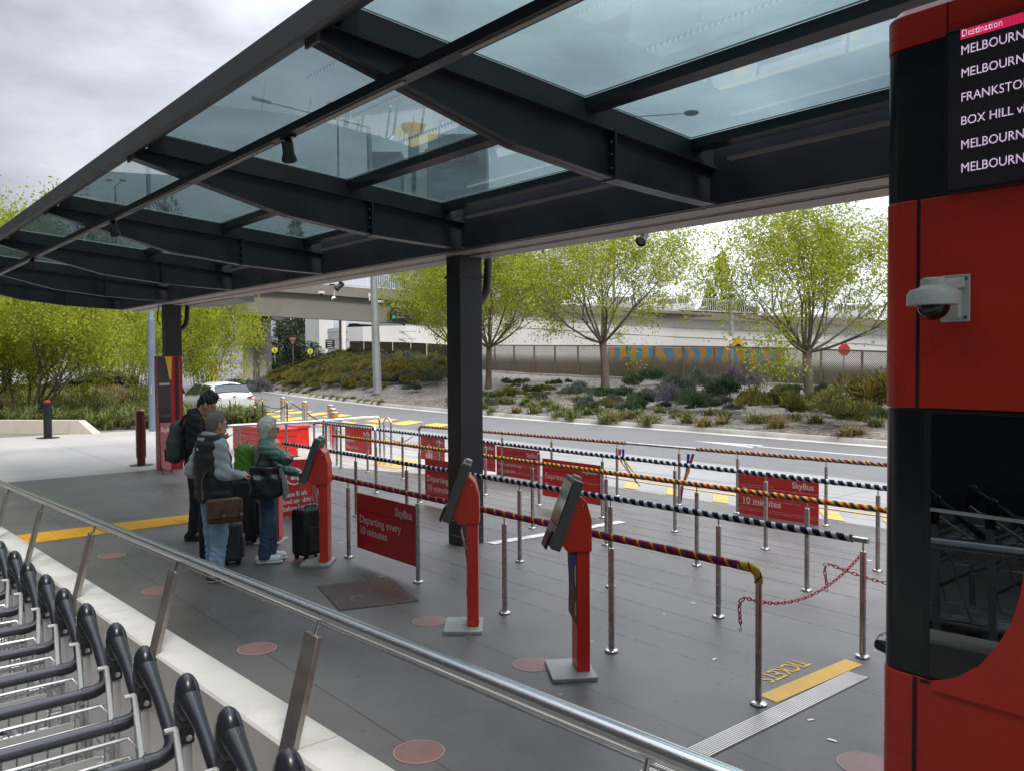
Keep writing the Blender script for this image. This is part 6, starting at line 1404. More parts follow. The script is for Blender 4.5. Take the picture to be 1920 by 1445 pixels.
# yellow speed hump warning sign and the back of a red stop sign
sh = DP(1384, 646, 47); rt = thing('warning_sign', (sh.x, sh.y, 1), 'yellow diamond speed hump warning sign standing behind the perforated fence', 'road sign')
hw = 11.5 * 47 / F
q = lambda k, o_: [sh + Vector((0, 0, hw * 1.25 * k)) - back * o_, sh + s_ * hw * k * 1.0 - back * o_ + Vector((0, 0, -.1 * hw)), sh + Vector((0, 0, -hw * 1.3 * k)) - back * o_, sh - s_ * hw * k * 1.0 - back * o_ + Vector((0, 0, -.1 * hw))]
for nm, k, m_, o_ in (('black_border', 1.06, BLACK, 0), ('yellow_face', 1.0, mat('warning_yellow', (.72, .36, .01), .4), .025)):
    mb = MB(); mb.prism(q(k, o_), (0, 0, 0), back * .02); mb.build(nm, m_, rt, False)
mb = MB(); c = sh - back * .05 + Vector((0, 0, -hw * .25)); mb.prism([c + s_ * (hw * .36 * math.cos(t_)) + Vector((0, 0, hw * .36 * math.sin(t_))) for t_ in np.linspace(0, math.pi, 10)], (0, 0, 0), back * .01); mb.bar(c - s_ * hw * .62, c + s_ * hw * .62, .05, .02, tuple(back)); mb.build('hump_symbol', BLACK, rt, False)
mb = MB(); mb.tube([Vector((sh.x, sh.y, .8)) + back * .05, sh + back * .05], .04, 8); mb.build('post', GALV, rt)
c = DP(1583, 656, 45); rr = 11.5 * 45 / F; rt = thing('stop_sign', (c.x, c.y, .8), 'red octagonal sign half hidden behind the perforated fence near the booth', 'road sign')
mb = MB(); mb.prism([c + s_ * (rr * math.cos(R(22.5 + 45 * k))) + Vector((0, 0, rr * math.sin(R(22.5 + 45 * k)))) for k in range(8)], (0, 0, 0), back * .02); mb.build('plate', mat('sign_red_bright', (0, 0, 0)), rt, False); mb = MB(); mb.tube([Vector((c.x, c.y, .8)) + back * .06, c + back * .05], .04, 8); mb.build('post', GALV, rt)
c = DP(1371, 640, 48); rt = thing('street_pole', (c.x, c.y, .8), 'thin grey pole with small white plate just left of the yellow warning sign', 'street pole'); mb = MB(); mb.tube([Vector((c.x, c.y, .8)), DP(1371, 560, 48)], .12, 8); mb.build('shaft', GALV, rt); mb = MB(); q_ = DP(1368, 638, 47.8); mb.box(q_, (.3, .02, .4), math.atan2(s_.y, s_.x)); mb.build('plate', WHITE, rt, False)
# overhead direction sign on the overpass
S = 61.5
dsn = thing('direction_sign', DP(757, 580, S), 'black overhead direction sign with a yellow taxi symbol on the overpass girder', 'sign')
DSB = mat('sign_black', (.012, .014, .018), .4)
q = [DP(x, y, S) for x, y in ((731, 566), (790, 566), (790, 601), (731, 601))]; mb = MB(); mb.prism(q, (0, 0, 0), back * .2); mb.build('panel', DSB, dsn, False)
mb = MB(); rv = (q[1] - q[0]).normalized()
for y_ in (578, 589): a, b_ = DP(731, y_, S - .02), DP(790, y_, S - .02); mb.bar(a, b_, .03, .02)
mb.build('divider', LGREY, dsn, False)
mb = MB(); a, b_ = DP(734, 569, S - .03), DP(741, 576, S - .03); mb.prism([a, Vector((b_.x, b_.y, a.z)), b_, Vector((a.x, a.y, b_.z))], (0, 0, 0), back * .02); mb.build('taxi_symbol', YEL2, dsn, False)
mb = MB(); c = DP(738.5, 572.5, S - .05); mb.box(c - Vector((0, 0, .03)), (.16, .02, .06), math.atan2(s_.y, s_.x)); mb.box(c + Vector((0, 0, .02)), (.09, .02, .05), math.atan2(s_.y, s_.x)); mb.build('cab_symbol', BLACK, dsn, False)
mb = MB(); c = DP(738.5, 595, S - .03); mb.lathe(c, [(.14, 0), (.14, .02)], 20, tuple(-back)); mb.build('green_dot', mat('teal_dot', (.02, .55, .40), .4), dsn)
mb = MB(); c = DP(738.5, 583.5, S - .03); mb.lathe(c, [(.11, 0), (.11, .02)], 20, tuple(-back)); mb.build('grey_dot', GREYP, dsn)
mb = MB(); text(mb, 'Taxis', DP(743.5, 575.8, S - .03), .34, tuple(rv), (0, 0, 1), bold=.02); mb.build('lettering', WHITE, dsn, False)
mb = MB(); text(mb, 'Vans', DP(743.5, 585.6, S - .03), .22, tuple(rv), (0, 0, 1)); text(mb, 'SkyBus', DP(743.5, 597, S - .03), .24, tuple(rv), (0, 0, 1), bold=.01); mb.build('lettering', LGREY, dsn, False)
# small black information board by the curved building
IB = 77
ib = thing('information_board', DP(618, 655, IB), 'small black information board with white lines in front of the curved building', 'sign'); q = [DP(x, y, IB) for x, y in ((610, 637), (627, 638), (627, 655), (610, 654))]
mb = MB(); mb.prism(q, (0, 0, 0), back * .1); mb.build('panel', DSB, ib, False)
mb = MB()
for k, (x0, x1) in enumerate(((612, 624), (613.5, 623), (613.5, 623), (614, 626))): y_ = 640.5 + k * 3.9; mb.bar(DP(x0, y_, IB - .03), DP(x1, y_, IB - .03), .012, .06, (0, 0, 1))
mb.build('text_lines', WHITE, ib, False)
# fittings on the bridge face
for px, py, lb in ((603, 549, 'white camera box on the overpass face left of the lamp fitting'), (713, 566, 'white camera box on the girder right of the lamp pole')):
    c = DP(px, py, 60.5); rt = thing('security_camera', c, lb, 'security camera', 'cameras on the overpass face'); mb = MB(); mb.box(c, (.42, .3, .16), 1.0); mb.build('housing', WHITE, rt, False, bevel=.02); mb = MB(); mb.ball(c - Vector((0, 0, .14)), (.1, .1, .1), 10, 6); mb.bar(c, c + back * .6, .05, .05); mb.build('dome', BLACK, rt)
c = DP(625, 559, 60.5); rt = thing('bracket_lamp', c, 'small white bracket lamp hanging on the overpass face', 'lamp'); mb = MB(); mb.tube([DP(627, 546, 60.6), DP(627, 557, 60.6)], .03, 6); mb.build('stem', WHITE, rt); mb = MB(); mb.lathe(c, [(.02, .12), (.12, .05), (.2, -.08), (.18, -.1)], 14, (-.4, -.3, .86)); mb.build('shade', WHITE, rt)
c = DP(694, 556, 60.5); rt = thing('junction_box', c, 'pale twin junction box on the overpass parapet beside the lamp pole', 'junction box'); mb = MB(); mb.box(c + Vector((0, 0, .1)), (.22, .12, .26), 1.0); mb.tube([c + s_ * -.05, c + s_ * -.05 + Vector((0, 0, -.32))], .045, 8); mb.tube([c + s_ * .07, c + s_ * .07 + Vector((0, 0, -.32))], .045, 8); mb.build('box', PANELW, rt, False)
# yellow ticket post, orange frames and dark hedge by the crossing far left
c = DP(398, 705, 48); mb = MB(); a, b_ = DP(392.5, 683, 48), DP(403, 706, 48); mb.box2((0, 0, 0), (1, 1, 1)); mb = MB(); mb.prism([a, Vector((b_.x, b_.y, a.z)), Vector((b_.x, b_.y, .05)), Vector((a.x, a.y, .05))], (0, 0, 0), back * .4); mb.build('yellow_post', YEL2, None, False, label='stout yellow box post behind the white car', cat='post')
OR = mat('orange_frame', (.66, .27, .02), .5)
for x0, x1, y0, lb in ((411, 423, 680, 'orange square frame half hidden by the bushy tree right of the left column'), (432, 444, 672, 'taller orange frame standing behind the white car')):
    a, b_ = DP(x0, y0, 50), DP(x1, y0, 50); mb = MB(); mb.bar(Vector((b_.x, b_.y, .1)), b_, .12, .12); mb.bar(a, b_, .12, .12); mb.bar(Vector((a.x, a.y, a.z)), Vector((a.x, a.y, a.z - .5)), .12, .12); mb.bar(a - Vector((0, 0, .5)), b_ - Vector((0, 0, .5)), .1, .1); mb.build('orange_frame', OR, None, False, label=lb, cat='frame')
for px, lb in ((425, 'dark glossy hedge plant below the orange frames'), (440, 'dark glossy hedge plant behind the white car roof'), (455, 'dark glossy hedge plant left of the purple bush')):
    p = DP(px, 712, 50); p.z = .1; plant('green', p, lb, 2.0)
p = DP(488, 708, 49); p.z = .2; plant('lavender', p, 'purple bush at the left tip of the shrub mound', 1.7)
for px in (512, 528, 545, 562): p = DP(px, 690, 73); p.z = .9; plant('green', p, 'bright clipped hedge plant under the overpass signs', 2.2, 'hedge plants under the overpass')
# ------------------------------------------------------------------ cars
def car(kind, paint):
    t_ = thing('parked_car', (0, 0, 0), 'x', 'car')
    GL = mat('car_glass', (.02, .025, .028), .06, 0, .1, 2, spec=.7); TL = mat('tail_light', (.45, .015, .02), .2, 0, .1, 8); RIM = mat('wheel_rim', (.40, .40, .41), .3, .9)
    if kind == 'hatch':   # x, half widths / heights of bottom, sill, shoulder, roof edge, crown
        ST = [(0.0, (.70, .36), (.80, .52), (.82, .80), (.74, .84), (0, .87)), (.06, (.74, .30), (.85, .50), (.86, .90), (.78, .98), (0, 1.01)), (.42, (.80, .24), (.90, .48), (.89, .97), (.66, 1.37), (0, 1.45)), (.62, (.80, .22), (.90, .48), (.90, .97), (.64, 1.42), (0, 1.49)),
              (1.3, (.80, .2), (.90, .46), (.905, .95), (.64, 1.44), (0, 1.505)), (2.1, (.80, .2), (.90, .46), (.905, .93), (.63, 1.41), (0, 1.47)), (3.05, (.80, .2), (.90, .46), (.90, .90), (.72, 1.00), (0, 1.04)), (3.9, (.78, .22), (.88, .45), (.82, .76), (.62, .81), (0, .84)), (4.3, (.6, .3), (.70, .45), (.62, .58), (.45, .62), (0, .64))]
    else:
        ST = [(0.0, (.70, .36), (.80, .52), (.80, .78), (.70, .90), (0, .93)), (.12, (.76, .28), (.88, .5), (.86, .92), (.76, 1.02), (0, 1.05)), (.75, (.8, .22), (.9, .48), (.89, .96), (.74, 1.04), (0, 1.07)), (1.45, (.8, .2), (.91, .46), (.9, .95), (.62, 1.38), (0, 1.43)),
              (2.3, (.8, .2), (.91, .46), (.9, .93), (.62, 1.40), (0, 1.455)), (3.0, (.8, .2), (.91, .46), (.9, .92), (.63, 1.34), (0, 1.39)), (3.7, (.8, .2), (.9, .46), (.89, .90), (.74, .97), (0, 1.01)), (4.5, (.78, .24), (.86, .46), (.80, .74), (.6, .80), (0, .83)), (4.8, (.6, .3), (.72, .45), (.62, .6), (.45, .64), (0, .66))]
    V = []; Fa = []
    for (x, *pr_) in ST:
        ring = [(x, -y, z) for y, z in pr_] + [(x, y, z) for y, z in pr_[-2::-1]]; V += ring
    m_ = 9
    for i in range(len(ST) - 1):
        for k in range(m_ - 1): a = i * m_ + k; Fa.append((a, a + 1, a + m_ + 1, a + m_))
        a = i * m_; Fa.append((a + m_ - 1, a, a + m_, a + 2 * m_ - 1))
    Fa.append(tuple(range(m_))); e_ = (len(ST) - 1) * m_; Fa.append(tuple(e_ + k for k in range(m_))[::-1])
    mb = MB(); mb.add(V, Fa); bo_ = mb.build('body', paint, t_, local=True); sm = bo_.modifiers.new('round', 'SUBSURF'); sm.levels = 2; sm.render_levels = 2
    for e__ in bo_.data.edges: e__.use_edge_sharp = False
    def pt(i, f, side, k0, k1, g, off=.016):
        A = ST[i]; B = ST[i + 1]; y0 = A[1 + k0][0] * (1 - f) + B[1 + k0][0] * f; z0 = A[1 + k0][1] * (1 - f) + B[1 + k0][1] * f; y1 = A[1 + k1][0] * (1 - f) + B[1 + k1][0] * f; z1 = A[1 + k1][1] * (1 - f) + B[1 + k1][1] * f
        return Vector((A[0] * (1 - f) + B[0] * f, side * (y0 + (y1 - y0) * g), z0 + (z1 - z0) * g))
    # side windows on the shoulder-to-roof band, rear and front screens
    sideI = [(2, .3, 3, .95), (4, .06, 4, .95), (5, .05, 5, .62)] if kind == 'hatch' else [(2, .55, 2, .98), (3, .05, 3, .95), (4, .06, 4, .95), (5, .05, 5, .6)]
    for side in (-1, 1):
        mb = MB()
        for i0, f0, i1, f1 in sideI:
            q = [pt(i0, f0, side, 2, 3, .10), pt(i1, f1, side, 2, 3, .10), pt(i1, f1, side, 2, 3, .84), pt(i0, f0, side, 2, 3, .84)]
            n_ = (q[1] - q[0]).cross(q[3] - q[0]).normalized(); n_ = n_ if n_.y * side > 0 else -n_; mb.prism([v_ + n_ * -.005 for v_ in q], (0, 0, 0), n_ * .012)
        mb.build('side_window', GL, t_, False, local=True)
    mb = MB(); i = 1 if kind == 'hatch' else 2
    q = [pt(i, .20, -1, 3, 4, .10), pt(i, .20, 1, 3, 4, .10), pt(i, .86, 1, 3, 4, .08), pt(i, .86, -1, 3, 4, .08)]; qm = [pt(i, .2, 1, 4, 4, 0), pt(i, .86, 1, 4, 4, 0)]
    n_ = Vector((-.75, 0, .66)); mb.prism([q[0], qm[0], q[1], q[2], qm[1], q[3]], n_ * -.03, n_ * .03); mb.build('rear_window', GL, t_, False, local=True)
    mb = MB(); i = 5 if kind == 'hatch' else 5
    q = [pt(i, .1, -1, 3, 4, .08), pt(i, .1, 1, 3, 4, .08), pt(i, .9, 1, 3, 4, .08), pt(i, .9, -1, 3, 4, .08)]; n_ = Vector((.5, 0, .87)); mb.prism(q, n_ * -.03, n_ * .03); mb.build('windscreen', GL, t_, False, local=True)
    for side in (-1, 1):
        mb = MB(); z_ = .86 if kind == 'hatch' else .80
        mb.prism([(.005, side * .50, z_ + .02), (.015, side * .80, z_ + .10), (.30, side * .905, z_ + .11), (.34, side * .905, z_ + .06), (.06, side * .86, z_ - .06), (-.0, side * .60, z_ - .04)], (-.02, 0, 0), (.0, side * .006, 0)); mb.build('tail_light', TL, t_, False, local=True)
        for x in (.75, 3.4) if kind == 'hatch' else (.95, 3.85):
            mb = MB(); mb.lathe((x, side * .70, .32), [(.0, 0), (.2, 0), (.315, .02), (.32, .06), (.32, .16), (.30, .195), (.22, .2)], 22, (0, side, 0)); wh = mb.build('wheel', RUB, t_, local=True)
            mb = MB(); mb.lathe((x, side * .885, .32), [(.215, 0), (.215, .012), (.06, .02), (0, .022)], 18, (0, side, 0)); mb.build('rim', RIM, wh, local=True)
        mb = MB(); mb.ball((3.0 if kind == 'hatch' else 3.5, side * 1.0, 1.0), (.08, .1, .08), 10, 6); mb.build('mirror', paint, t_, local=True)
    if kind == 'hatch':
        mb = MB(); mb.box((.03, -.78, .50), (.03, .05, .16)); mb.box((.03, .78, .50), (.03, .05, .16)); mb.build('reflector', TL, t_, False, local=True)
        mb = MB(); mb.box((-.012, 0, .60), (.02, .42, .11)); mb.build('number_plate', WHITE, t_, False, local=True)
        mb = MB(); mb.box((-.008, 0, .925), (.012, .12, .05)); mb.build('badge', CHROME, t_, False, local=True)
    return t_
WP = mat('white_car_paint', (.74, .75, .76), .22, 0, .02, 2, coat=.6); BP = mat('black_car_paint', (.010, .011, .013), .15, 0, .1, 2, coat=.6)
SP = mat('silver_car_paint', (.45, .46, .48), .22, .3, .04, 2, coat=.5); RP = mat('red_car_paint', (.40, .02, .03), .25, 0, .04, 2, coat=.5)
c1 = car('hatch', WP); p = DP(440, 757, 32.0); c1.location = (p.x, p.y, 0.0); c1['label'] = 'white hatchback seen from behind, driving away past the bushy tree'
hd_ = ray(440, 757); hd_.z = 0; az = math.atan2(hd_.y, hd_.x); c1.rotation_euler = (0, 0, az + R(24))
c2 = car('sedan', BP); p = DP(258, 700, 62); c2.location = (p.x, p.y, .25); c2['label'] = 'black sedan crossing the road between the thin stemmed trees at the left'; hd_ = ray(230, 700); c2.rotation_euler = (0, 0, math.atan2(hd_.y, hd_.x) + R(98))
pd = lambda px, py, dep: DP(px, py, dep)
for px, sh_, paint, src, lb, ang in ((640, 3, WP, c1, 'white car with red tail light behind the overpass railing left of the lamp pole', 95), (1215, 3, SP, c2, 'grey car behind the white railing between the spring trees', 100), (1300, 3.2, WP, c1, 'white car behind the white railing left of the right hand spring tree', 100), (1420, 3.1, WP, c2, 'white car behind the railing through the branches of the right hand spring tree', 100), (1640, 3.2, WP, c1, 'white car behind the railing at the edge of the red booth', 100)):
    dep = interp(ED, px) + sh_; p = DP(px, interp(gt_, px) + 6, interp(ED, px)); q = DP(px, 600, dep); c3 = dup(src, label=lb); c3.location = (q.x, q.y, p.z); h_ = ray(px, 600); c3.rotation_euler = (0, 0, math.atan2(h_.y, h_.x) + R(ang))
    if paint is SP:
        for ch in c3.children:
            if ch.name.startswith(('body', 'mirror')): ch.data = ch.data.copy(); ch.data.materials[0] = paint
# distant black vehicle roofs above the curved wall
mb = MB(); q = [DP(x, y, 82) for x, y in ((650, 614), (655, 607), (668, 606.5), (676, 608), (700, 609), (702, 614))]; mb.prism(q, (0, 0, 0), back * 1.8); mb.build('parked_car', BP, None, False, label='low black car roof above the curved white wall under the overpass', cat='car')
# terminal behind the photographer: dark glass front and a soffit with downlights, seen mirrored in the glass
tm = thing('terminal_building', (-8, -6, 0), 'dark glazed terminal front behind the photographer, mirrored in the booth window', 'building')
mb = MB(); mb.box2((-60, -7.0, 0), (30, -6.0, 9)); mb.build('glass_front', mat('terminal_glass', (.035, .04, .045), .15, 0, .3, .3), tm, False)
mb = MB()
for x in np.arange(-60, 30.1, 3.0): mb.box2((x - .04, -5.998, 0), (x + .04, -5.96, 7.5))
mb.build('mullions', mat('terminal_mullion', (.05, .055, .06), .4), tm, False)
mb = MB(); mb.box2((-60, -5.99, 7.6), (30, -2.6, 7.9)); mb.build('soffit', mat('terminal_soffit', (.16, .16, .16), .7), tm, False)
LL = emis('downlight', (1, .96, .9), 5.0)
for y in (-5.0, -3.4):
    mb = MB()
    for x in np.arange(-34, 12, .45): mb.box2((x, y, 7.585), (x + .22, y + .07, 7.598))
    mb.build('downlight_row', LL, tm, False)
# ================================================================== people, grown as smooth implicit surfaces
def sdf_mesh(name, prims, res, m, k=.03, mod=None, cuts=(), smooth=True, lo=None, hi=None):
    """prims: ('c', a, b, ra, rb[, (nx,ny,nz, flat)][, k]) rounded cones, ('e', c, (rx,ry,rz)[, yaw]) ellipsoids, prefix '-' subtracts"""
    pts = []
    for p in prims:
        if p[0] == 'c': pts += [np.array(p[1]) - max(p[3], p[4]) * 1.25, np.array(p[1]) + max(p[3], p[4]) * 1.25, np.array(p[2]) - max(p[3], p[4]) * 1.25, np.array(p[2]) + max(p[3], p[4]) * 1.25]
        elif p[0] == 'e': pts += [np.array(p[1]) - max(p[2]), np.array(p[1]) + max(p[2])]
    pts = np.array(pts); lo = pts.min(0) - .03 if lo is None else np.array(lo); hi = pts.max(0) + .03 if hi is None else np.array(hi)
    n = np.ceil((hi - lo) / res).astype(int) + 1
    ax = [lo[i] + res * np.arange(n[i]) for i in range(3)]
    D = np.full(tuple(n), 9.0, dtype=np.float32)
    def window(b0, b1):
        s = []
        for i in range(3):
            a = max(0, int((b0[i] - lo[i]) / res) - 1); b_ = min(n[i], int((b1[i] - lo[i]) / res) + 2); s.append(slice(a, max(a + 1, b_)))
        return tuple(s)
    for p in prims:
        kk = p[-1] if isinstance(p[-1], float) and ((p[0] == 'c' and len(p) > 5) or (p[0] in ('e', '-e') and len(p) > 3)) else k
        if p[0] in ('c', '-c'):
            a, b_, ra, rb = np.array(p[1], float), np.array(p[2], float), p[3], p[4]; fl = p[5] if len(p) > 5 and isinstance(p[5], tuple) else None
            R_ = max(ra, rb) * (1.3 if fl else 1) + .1; sl_ = window(np.minimum(a, b_) - R_, np.maximum(a, b_) + R_)
            X, Y, Z = np.meshgrid(ax[0][sl_[0]], ax[1][sl_[1]], ax[2][sl_[2]], indexing='ij')
            ab = b_ - a; px, py, pz = X - a[0], Y - a[1], Z - a[2]
            if fl is not None:
                nv = np.array(fl[:3]); nv = nv / np.linalg.norm(nv); dn = (px * nv[0] + py * nv[1] + pz * nv[2]); f = 1 / fl[3] - 1
                px, py, pz = px + dn * f * nv[0], py + dn * f * nv[1], pz + dn * f * nv[2]
            t_ = np.clip((px * ab[0] + py * ab[1] + pz * ab[2]) / (ab @ ab + 1e-9), 0, 1)
            d = np.sqrt((px - ab[0] * t_) ** 2 + (py - ab[1] * t_) ** 2 + (pz - ab[2] * t_) ** 2) - (ra + (rb - ra) * t_)
        else:
            c, r = np.array(p[1], float), np.array(p[2], float); R_ = r.max() + .1; sl_ = window(c - R_, c + R_)
            X, Y, Z = np.meshgrid(ax[0][sl_[0]], ax[1][sl_[1]], ax[2][sl_[2]], indexing='ij'); q = [(X - c[0]) / r[0], (Y - c[1]) / r[1], (Z - c[2]) / r[2]]
            l = np.sqrt(q[0] ** 2 + q[1] ** 2 + q[2] ** 2) + 1e-6; l2 = np.sqrt((q[0] / r[0]) ** 2 + (q[1] / r[1]) ** 2 + (q[2] / r[2]) ** 2) + 1e-6; d = l * (l - 1) / l2
        d = d.astype(np.float32); o_ = D[sl_]
        if p[0][0] == '-': h = np.clip(.5 - .5 * (o_ + d) / kk, 0, 1); D[sl_] = o_ * (1 - h) + (-d) * h + kk * h * (1 - h)
        else: h = np.clip(.5 + .5 * (o_ - d) / kk, 0, 1); D[sl_] = np.where(o_ > 5, np.minimum(d, 9), o_ * (1 - h) + d * h - kk * h * (1 - h))
    X, Y, Z = np.meshgrid(*ax, indexing='ij')
    if mod is not None: D = D - mod(X, Y, Z).astype(np.float32)
    for nv, off in cuts: D = np.maximum(D, (X * nv[0] + Y * nv[1] + Z * nv[2] - off).astype(np.float32))
    D[0], D[-1] = 1, 1; D[:, 0], D[:, -1] = 1, 1; D[:, :, 0], D[:, :, -1] = 1, 1
    # surface nets
    S = D < 0; nx, ny, nz = D.shape
    cs = np.zeros((nx - 1, ny - 1, nz - 1), dtype=np.int8)
    for i in (0, 1):
        for j in (0, 1):
            for l in (0, 1): cs += S[i:nx - 1 + i, j:ny - 1 + j, l:nz - 1 + l]
    act = (cs > 0) & (cs < 8); idx = np.full(act.shape, -1, dtype=np.int64); ii = np.argwhere(act); idx[act] = np.arange(len(ii))
    acc = np.zeros((len(ii), 3)); cn = np.zeros(len(ii))
    cor = [(i, j, l) for i in (0, 1) for j in (0, 1) for l in (0, 1)]
    for a in range(8):
        for b_ in range(a + 1, 8):
            if sum(abs(cor[a][q] - cor[b_][q]) for q in range(3)) != 1: continue
            va = D[ii[:, 0] + cor[a][0], ii[:, 1] + cor[a][1], ii[:, 2] + cor[a][2]]; vb = D[ii[:, 0] + cor[b_][0], ii[:, 1] + cor[b_][1], ii[:, 2] + cor[b_][2]]
            cr_ = (va < 0) != (vb < 0); t_ = np.where(cr_, va / (va - vb + 1e-12), 0)
            pos = np.array(cor[a])[None] + t_[:, None] * (np.array(cor[b_]) - np.array(cor[a]))[None]; acc += pos * cr_[:, None]; cn += cr_
    V = lo + (ii + acc / cn[:, None]) * res; F_ = []
    for axn in range(3):
        u, v_ = (axn + 1) % 3, (axn + 2) % 3; sl0 = [slice(0, s) for s in D.shape]; sl0[axn] = slice(0, D.shape[axn] - 1); sl1 = list(sl0); sl1[axn] = slice(1, D.shape[axn])
        e = np.argwhere(S[tuple(sl0)] != S[tuple(sl1)])
        e = e[(e[:, u] > 0) & (e[:, v_] > 0) & (e[:, u] < D.shape[u] - 1) & (e[:, v_] < D.shape[v_] - 1)]
        fl = S[tuple(e.T)]
        def at(du, dv): q = e.copy(); q[:, u] += du; q[:, v_] += dv; return idx[tuple(q.T)]
        Q = np.stack([at(-1, -1), at(0, -1), at(0, 0), at(-1, 0)], 1); Q[~fl] = Q[~fl][:, ::-1]; F_.append(Q)
    F_ = np.concatenate(F_); F_ = F_[(F_ >= 0).all(1)]
    me = bpy.data.meshes.new(name); nf = len(F_); me.vertices.add(len(V)); me.vertices.foreach_set('co', V.astype(np.float32).ravel()); me.loops.add(4 * nf); me.loops.foreach_set('vertex_index', F_.astype(np.int32).ravel()); me.polygons.add(nf); me.polygons.foreach_set('loop_start', np.arange(0, 4 * nf, 4, dtype=np.int32))
    try: me.polygons.foreach_set('loop_total', np.full(nf, 4, dtype=np.int32))
    except Exception: pass
    me.update(calc_edges=True); me.validate(); me.polygons.foreach_set('use_smooth', [True] * len(me.polygons)); me.materials.append(m); return me
def part(name, me, parent, label=None):
    o = bpy.data.objects.new(name, me); COL.objects.link(o); o.parent = parent
    if label: o['label'] = label
    return o
SKIN = mat('skin', (.56, .32, .24), .5, 0, .08, 12); SKIN2 = mat('skin_tan', (.45, .26, .18), .5, 0, .08, 12)
def head_prims(c, tilt=0.0, s=1.0, nose=1.0):
    """face looks along +x; tilt > 0 bows it forward"""
    c = Vector(c); ca, sa = math.cos(tilt), math.sin(tilt)
    T = lambda x, y, z: tuple(c + Vector((x * ca + z * sa, y, -x * sa + z * ca)) * s)
    E = lambda p, r, k=.02: ('e', T(*p), tuple(q * s for q in r), k)
    return [E((-.012, 0, .025), (.098, .076, .098)), E((.015, 0, -.035), (.078, .062, .085), .03), ('c', T(.05, 0, -.075), T(.035, 0, -.085), .036 * s, .05 * s, .03),
            ('c', T(.090, 0, .012), T(.112 * nose, 0, -.028), .009 * s, .015 * s, .012), E((.098, .012, -.03), (.010, .009, .008), .008), E((.098, -.012, -.03), (.010, .009, .008), .008),
            ('c', T(.088, -.02, -.058), T(.088, .02, -.058), .010 * s, .010 * s, .008), ('c', T(.084, -.018, -.071), T(.084, .018, -.071), .010 * s, .010 * s, .008),
            ('c', T(.083, -.045, .024), T(.083, .045, .024), .010 * s, .010 * s, .012), ('-e', T(.100, .031, .006), (.014 * s, .014 * s, .010 * s), .012), ('-e', T(.100, -.031, .006), (.014 * s, .014 * s, .010 * s), .012),
            E((-.005, .077, -.008), (.020, .010, .034), .006), E((-.005, -.077, -.008), (.020, .010, .034), .006),
            ('c', T(-.035, 0, -.05), T(-.045, 0, -.16), .058 * s, .06 * s, .03)]
def hand_prims(w_, d, palm_n, s=1.0, curl=.25, point=False):
    """w_: wrist, d: direction of the fingers, palm_n: direction the palm faces"""
    w_ = Vector(w_); d = Vector(d).normalized(); n_ = Vector(palm_n); n_ = (n_ - d * n_.dot(d)).normalized(); sd = d.cross(n_)
    P = [('c', tuple(w_), tuple(w_ + d * .05 * s), .024 * s, .026 * s, (*n_, .62), .01), ('c', tuple(w_ + d * .045 * s - sd * .022 * s), tuple(w_ + d * .085 * s - sd * .024 * s), .015 * s, .013 * s, .012), ('c', tuple(w_ + d * .045 * s + sd * .022 * s), tuple(w_ + d * .085 * s + sd * .024 * s), .015 * s, .013 * s, .012)]
    for i, (off, L) in enumerate(((-.030, .070), (-.010, .080), (.010, .076), (.029, .060))):
        c_ = curl if not (point and i == 0) else .04
        b = w_ + d * .088 * s + sd * off * s; d1 = (d * math.cos(c_) + n_ * math.sin(c_)); d2 = (d * math.cos(c_ * 2.2) + n_ * math.sin(c_ * 2.2)); m_ = b + d1 * L * .5 * s; e = m_ + d2 * L * .5 * s
        P += [('c', tuple(b), tuple(m_), .0098 * s, .0088 * s, .004), ('c', tuple(m_), tuple(e), .0088 * s, .0078 * s, .004)]
    b = w_ + d * .025 * s - sd * .026 * s; m_ = b + (d * .7 - sd * .6 + n_ * .35).normalized() * .038 * s; e = m_ + (d * .9 - sd * .15 + n_ * .45).normalized() * .034 * s
    P += [('c', tuple(b), tuple(m_), .013 * s, .0105 * s, .008), ('c', tuple(m_), tuple(e), .0105 * s, .0088 * s, .004)]
    return P
def person(loc, yaw, label):
    t_ = thing('person', loc, label, 'person', rz=yaw); return t_
def figure(t_, H, skin, hips, knees, ankles, toes, chest, neck, head, arms, tilt, hands, res=.0075, nose=1.0):
    pr_ = [('c', (hips[0][0], 0, hips[0][2] + .02), (chest[0], 0, chest[2]), .105, .115, (1, 0, 0, .75)), ('c', (neck[0] - .02, 0, neck[2] - .06), tuple(neck), .06, .055)]
    for h, k_, a in zip(hips, knees, ankles): pr_ += [('c', h, k_, .078, .055), ('c', k_, a, .052, .036)]
    for a, tt in zip(ankles, toes): pr_ += [('c', (a[0] - .02, a[1], .035), (tt[0] - .02, tt[1], .03), .03, .026)]
    for s, e, w_ in arms: pr_ += [('c', s, e, .046, .038), ('c', e, w_, .037, .025)]
    pr_ += head_prims(head, tilt, H / 1.72, nose)
    for hd in hands: pr_ += hand_prims(*hd)
    return part('body', sdf_mesh('body', pr_, res, skin, .02), t_)
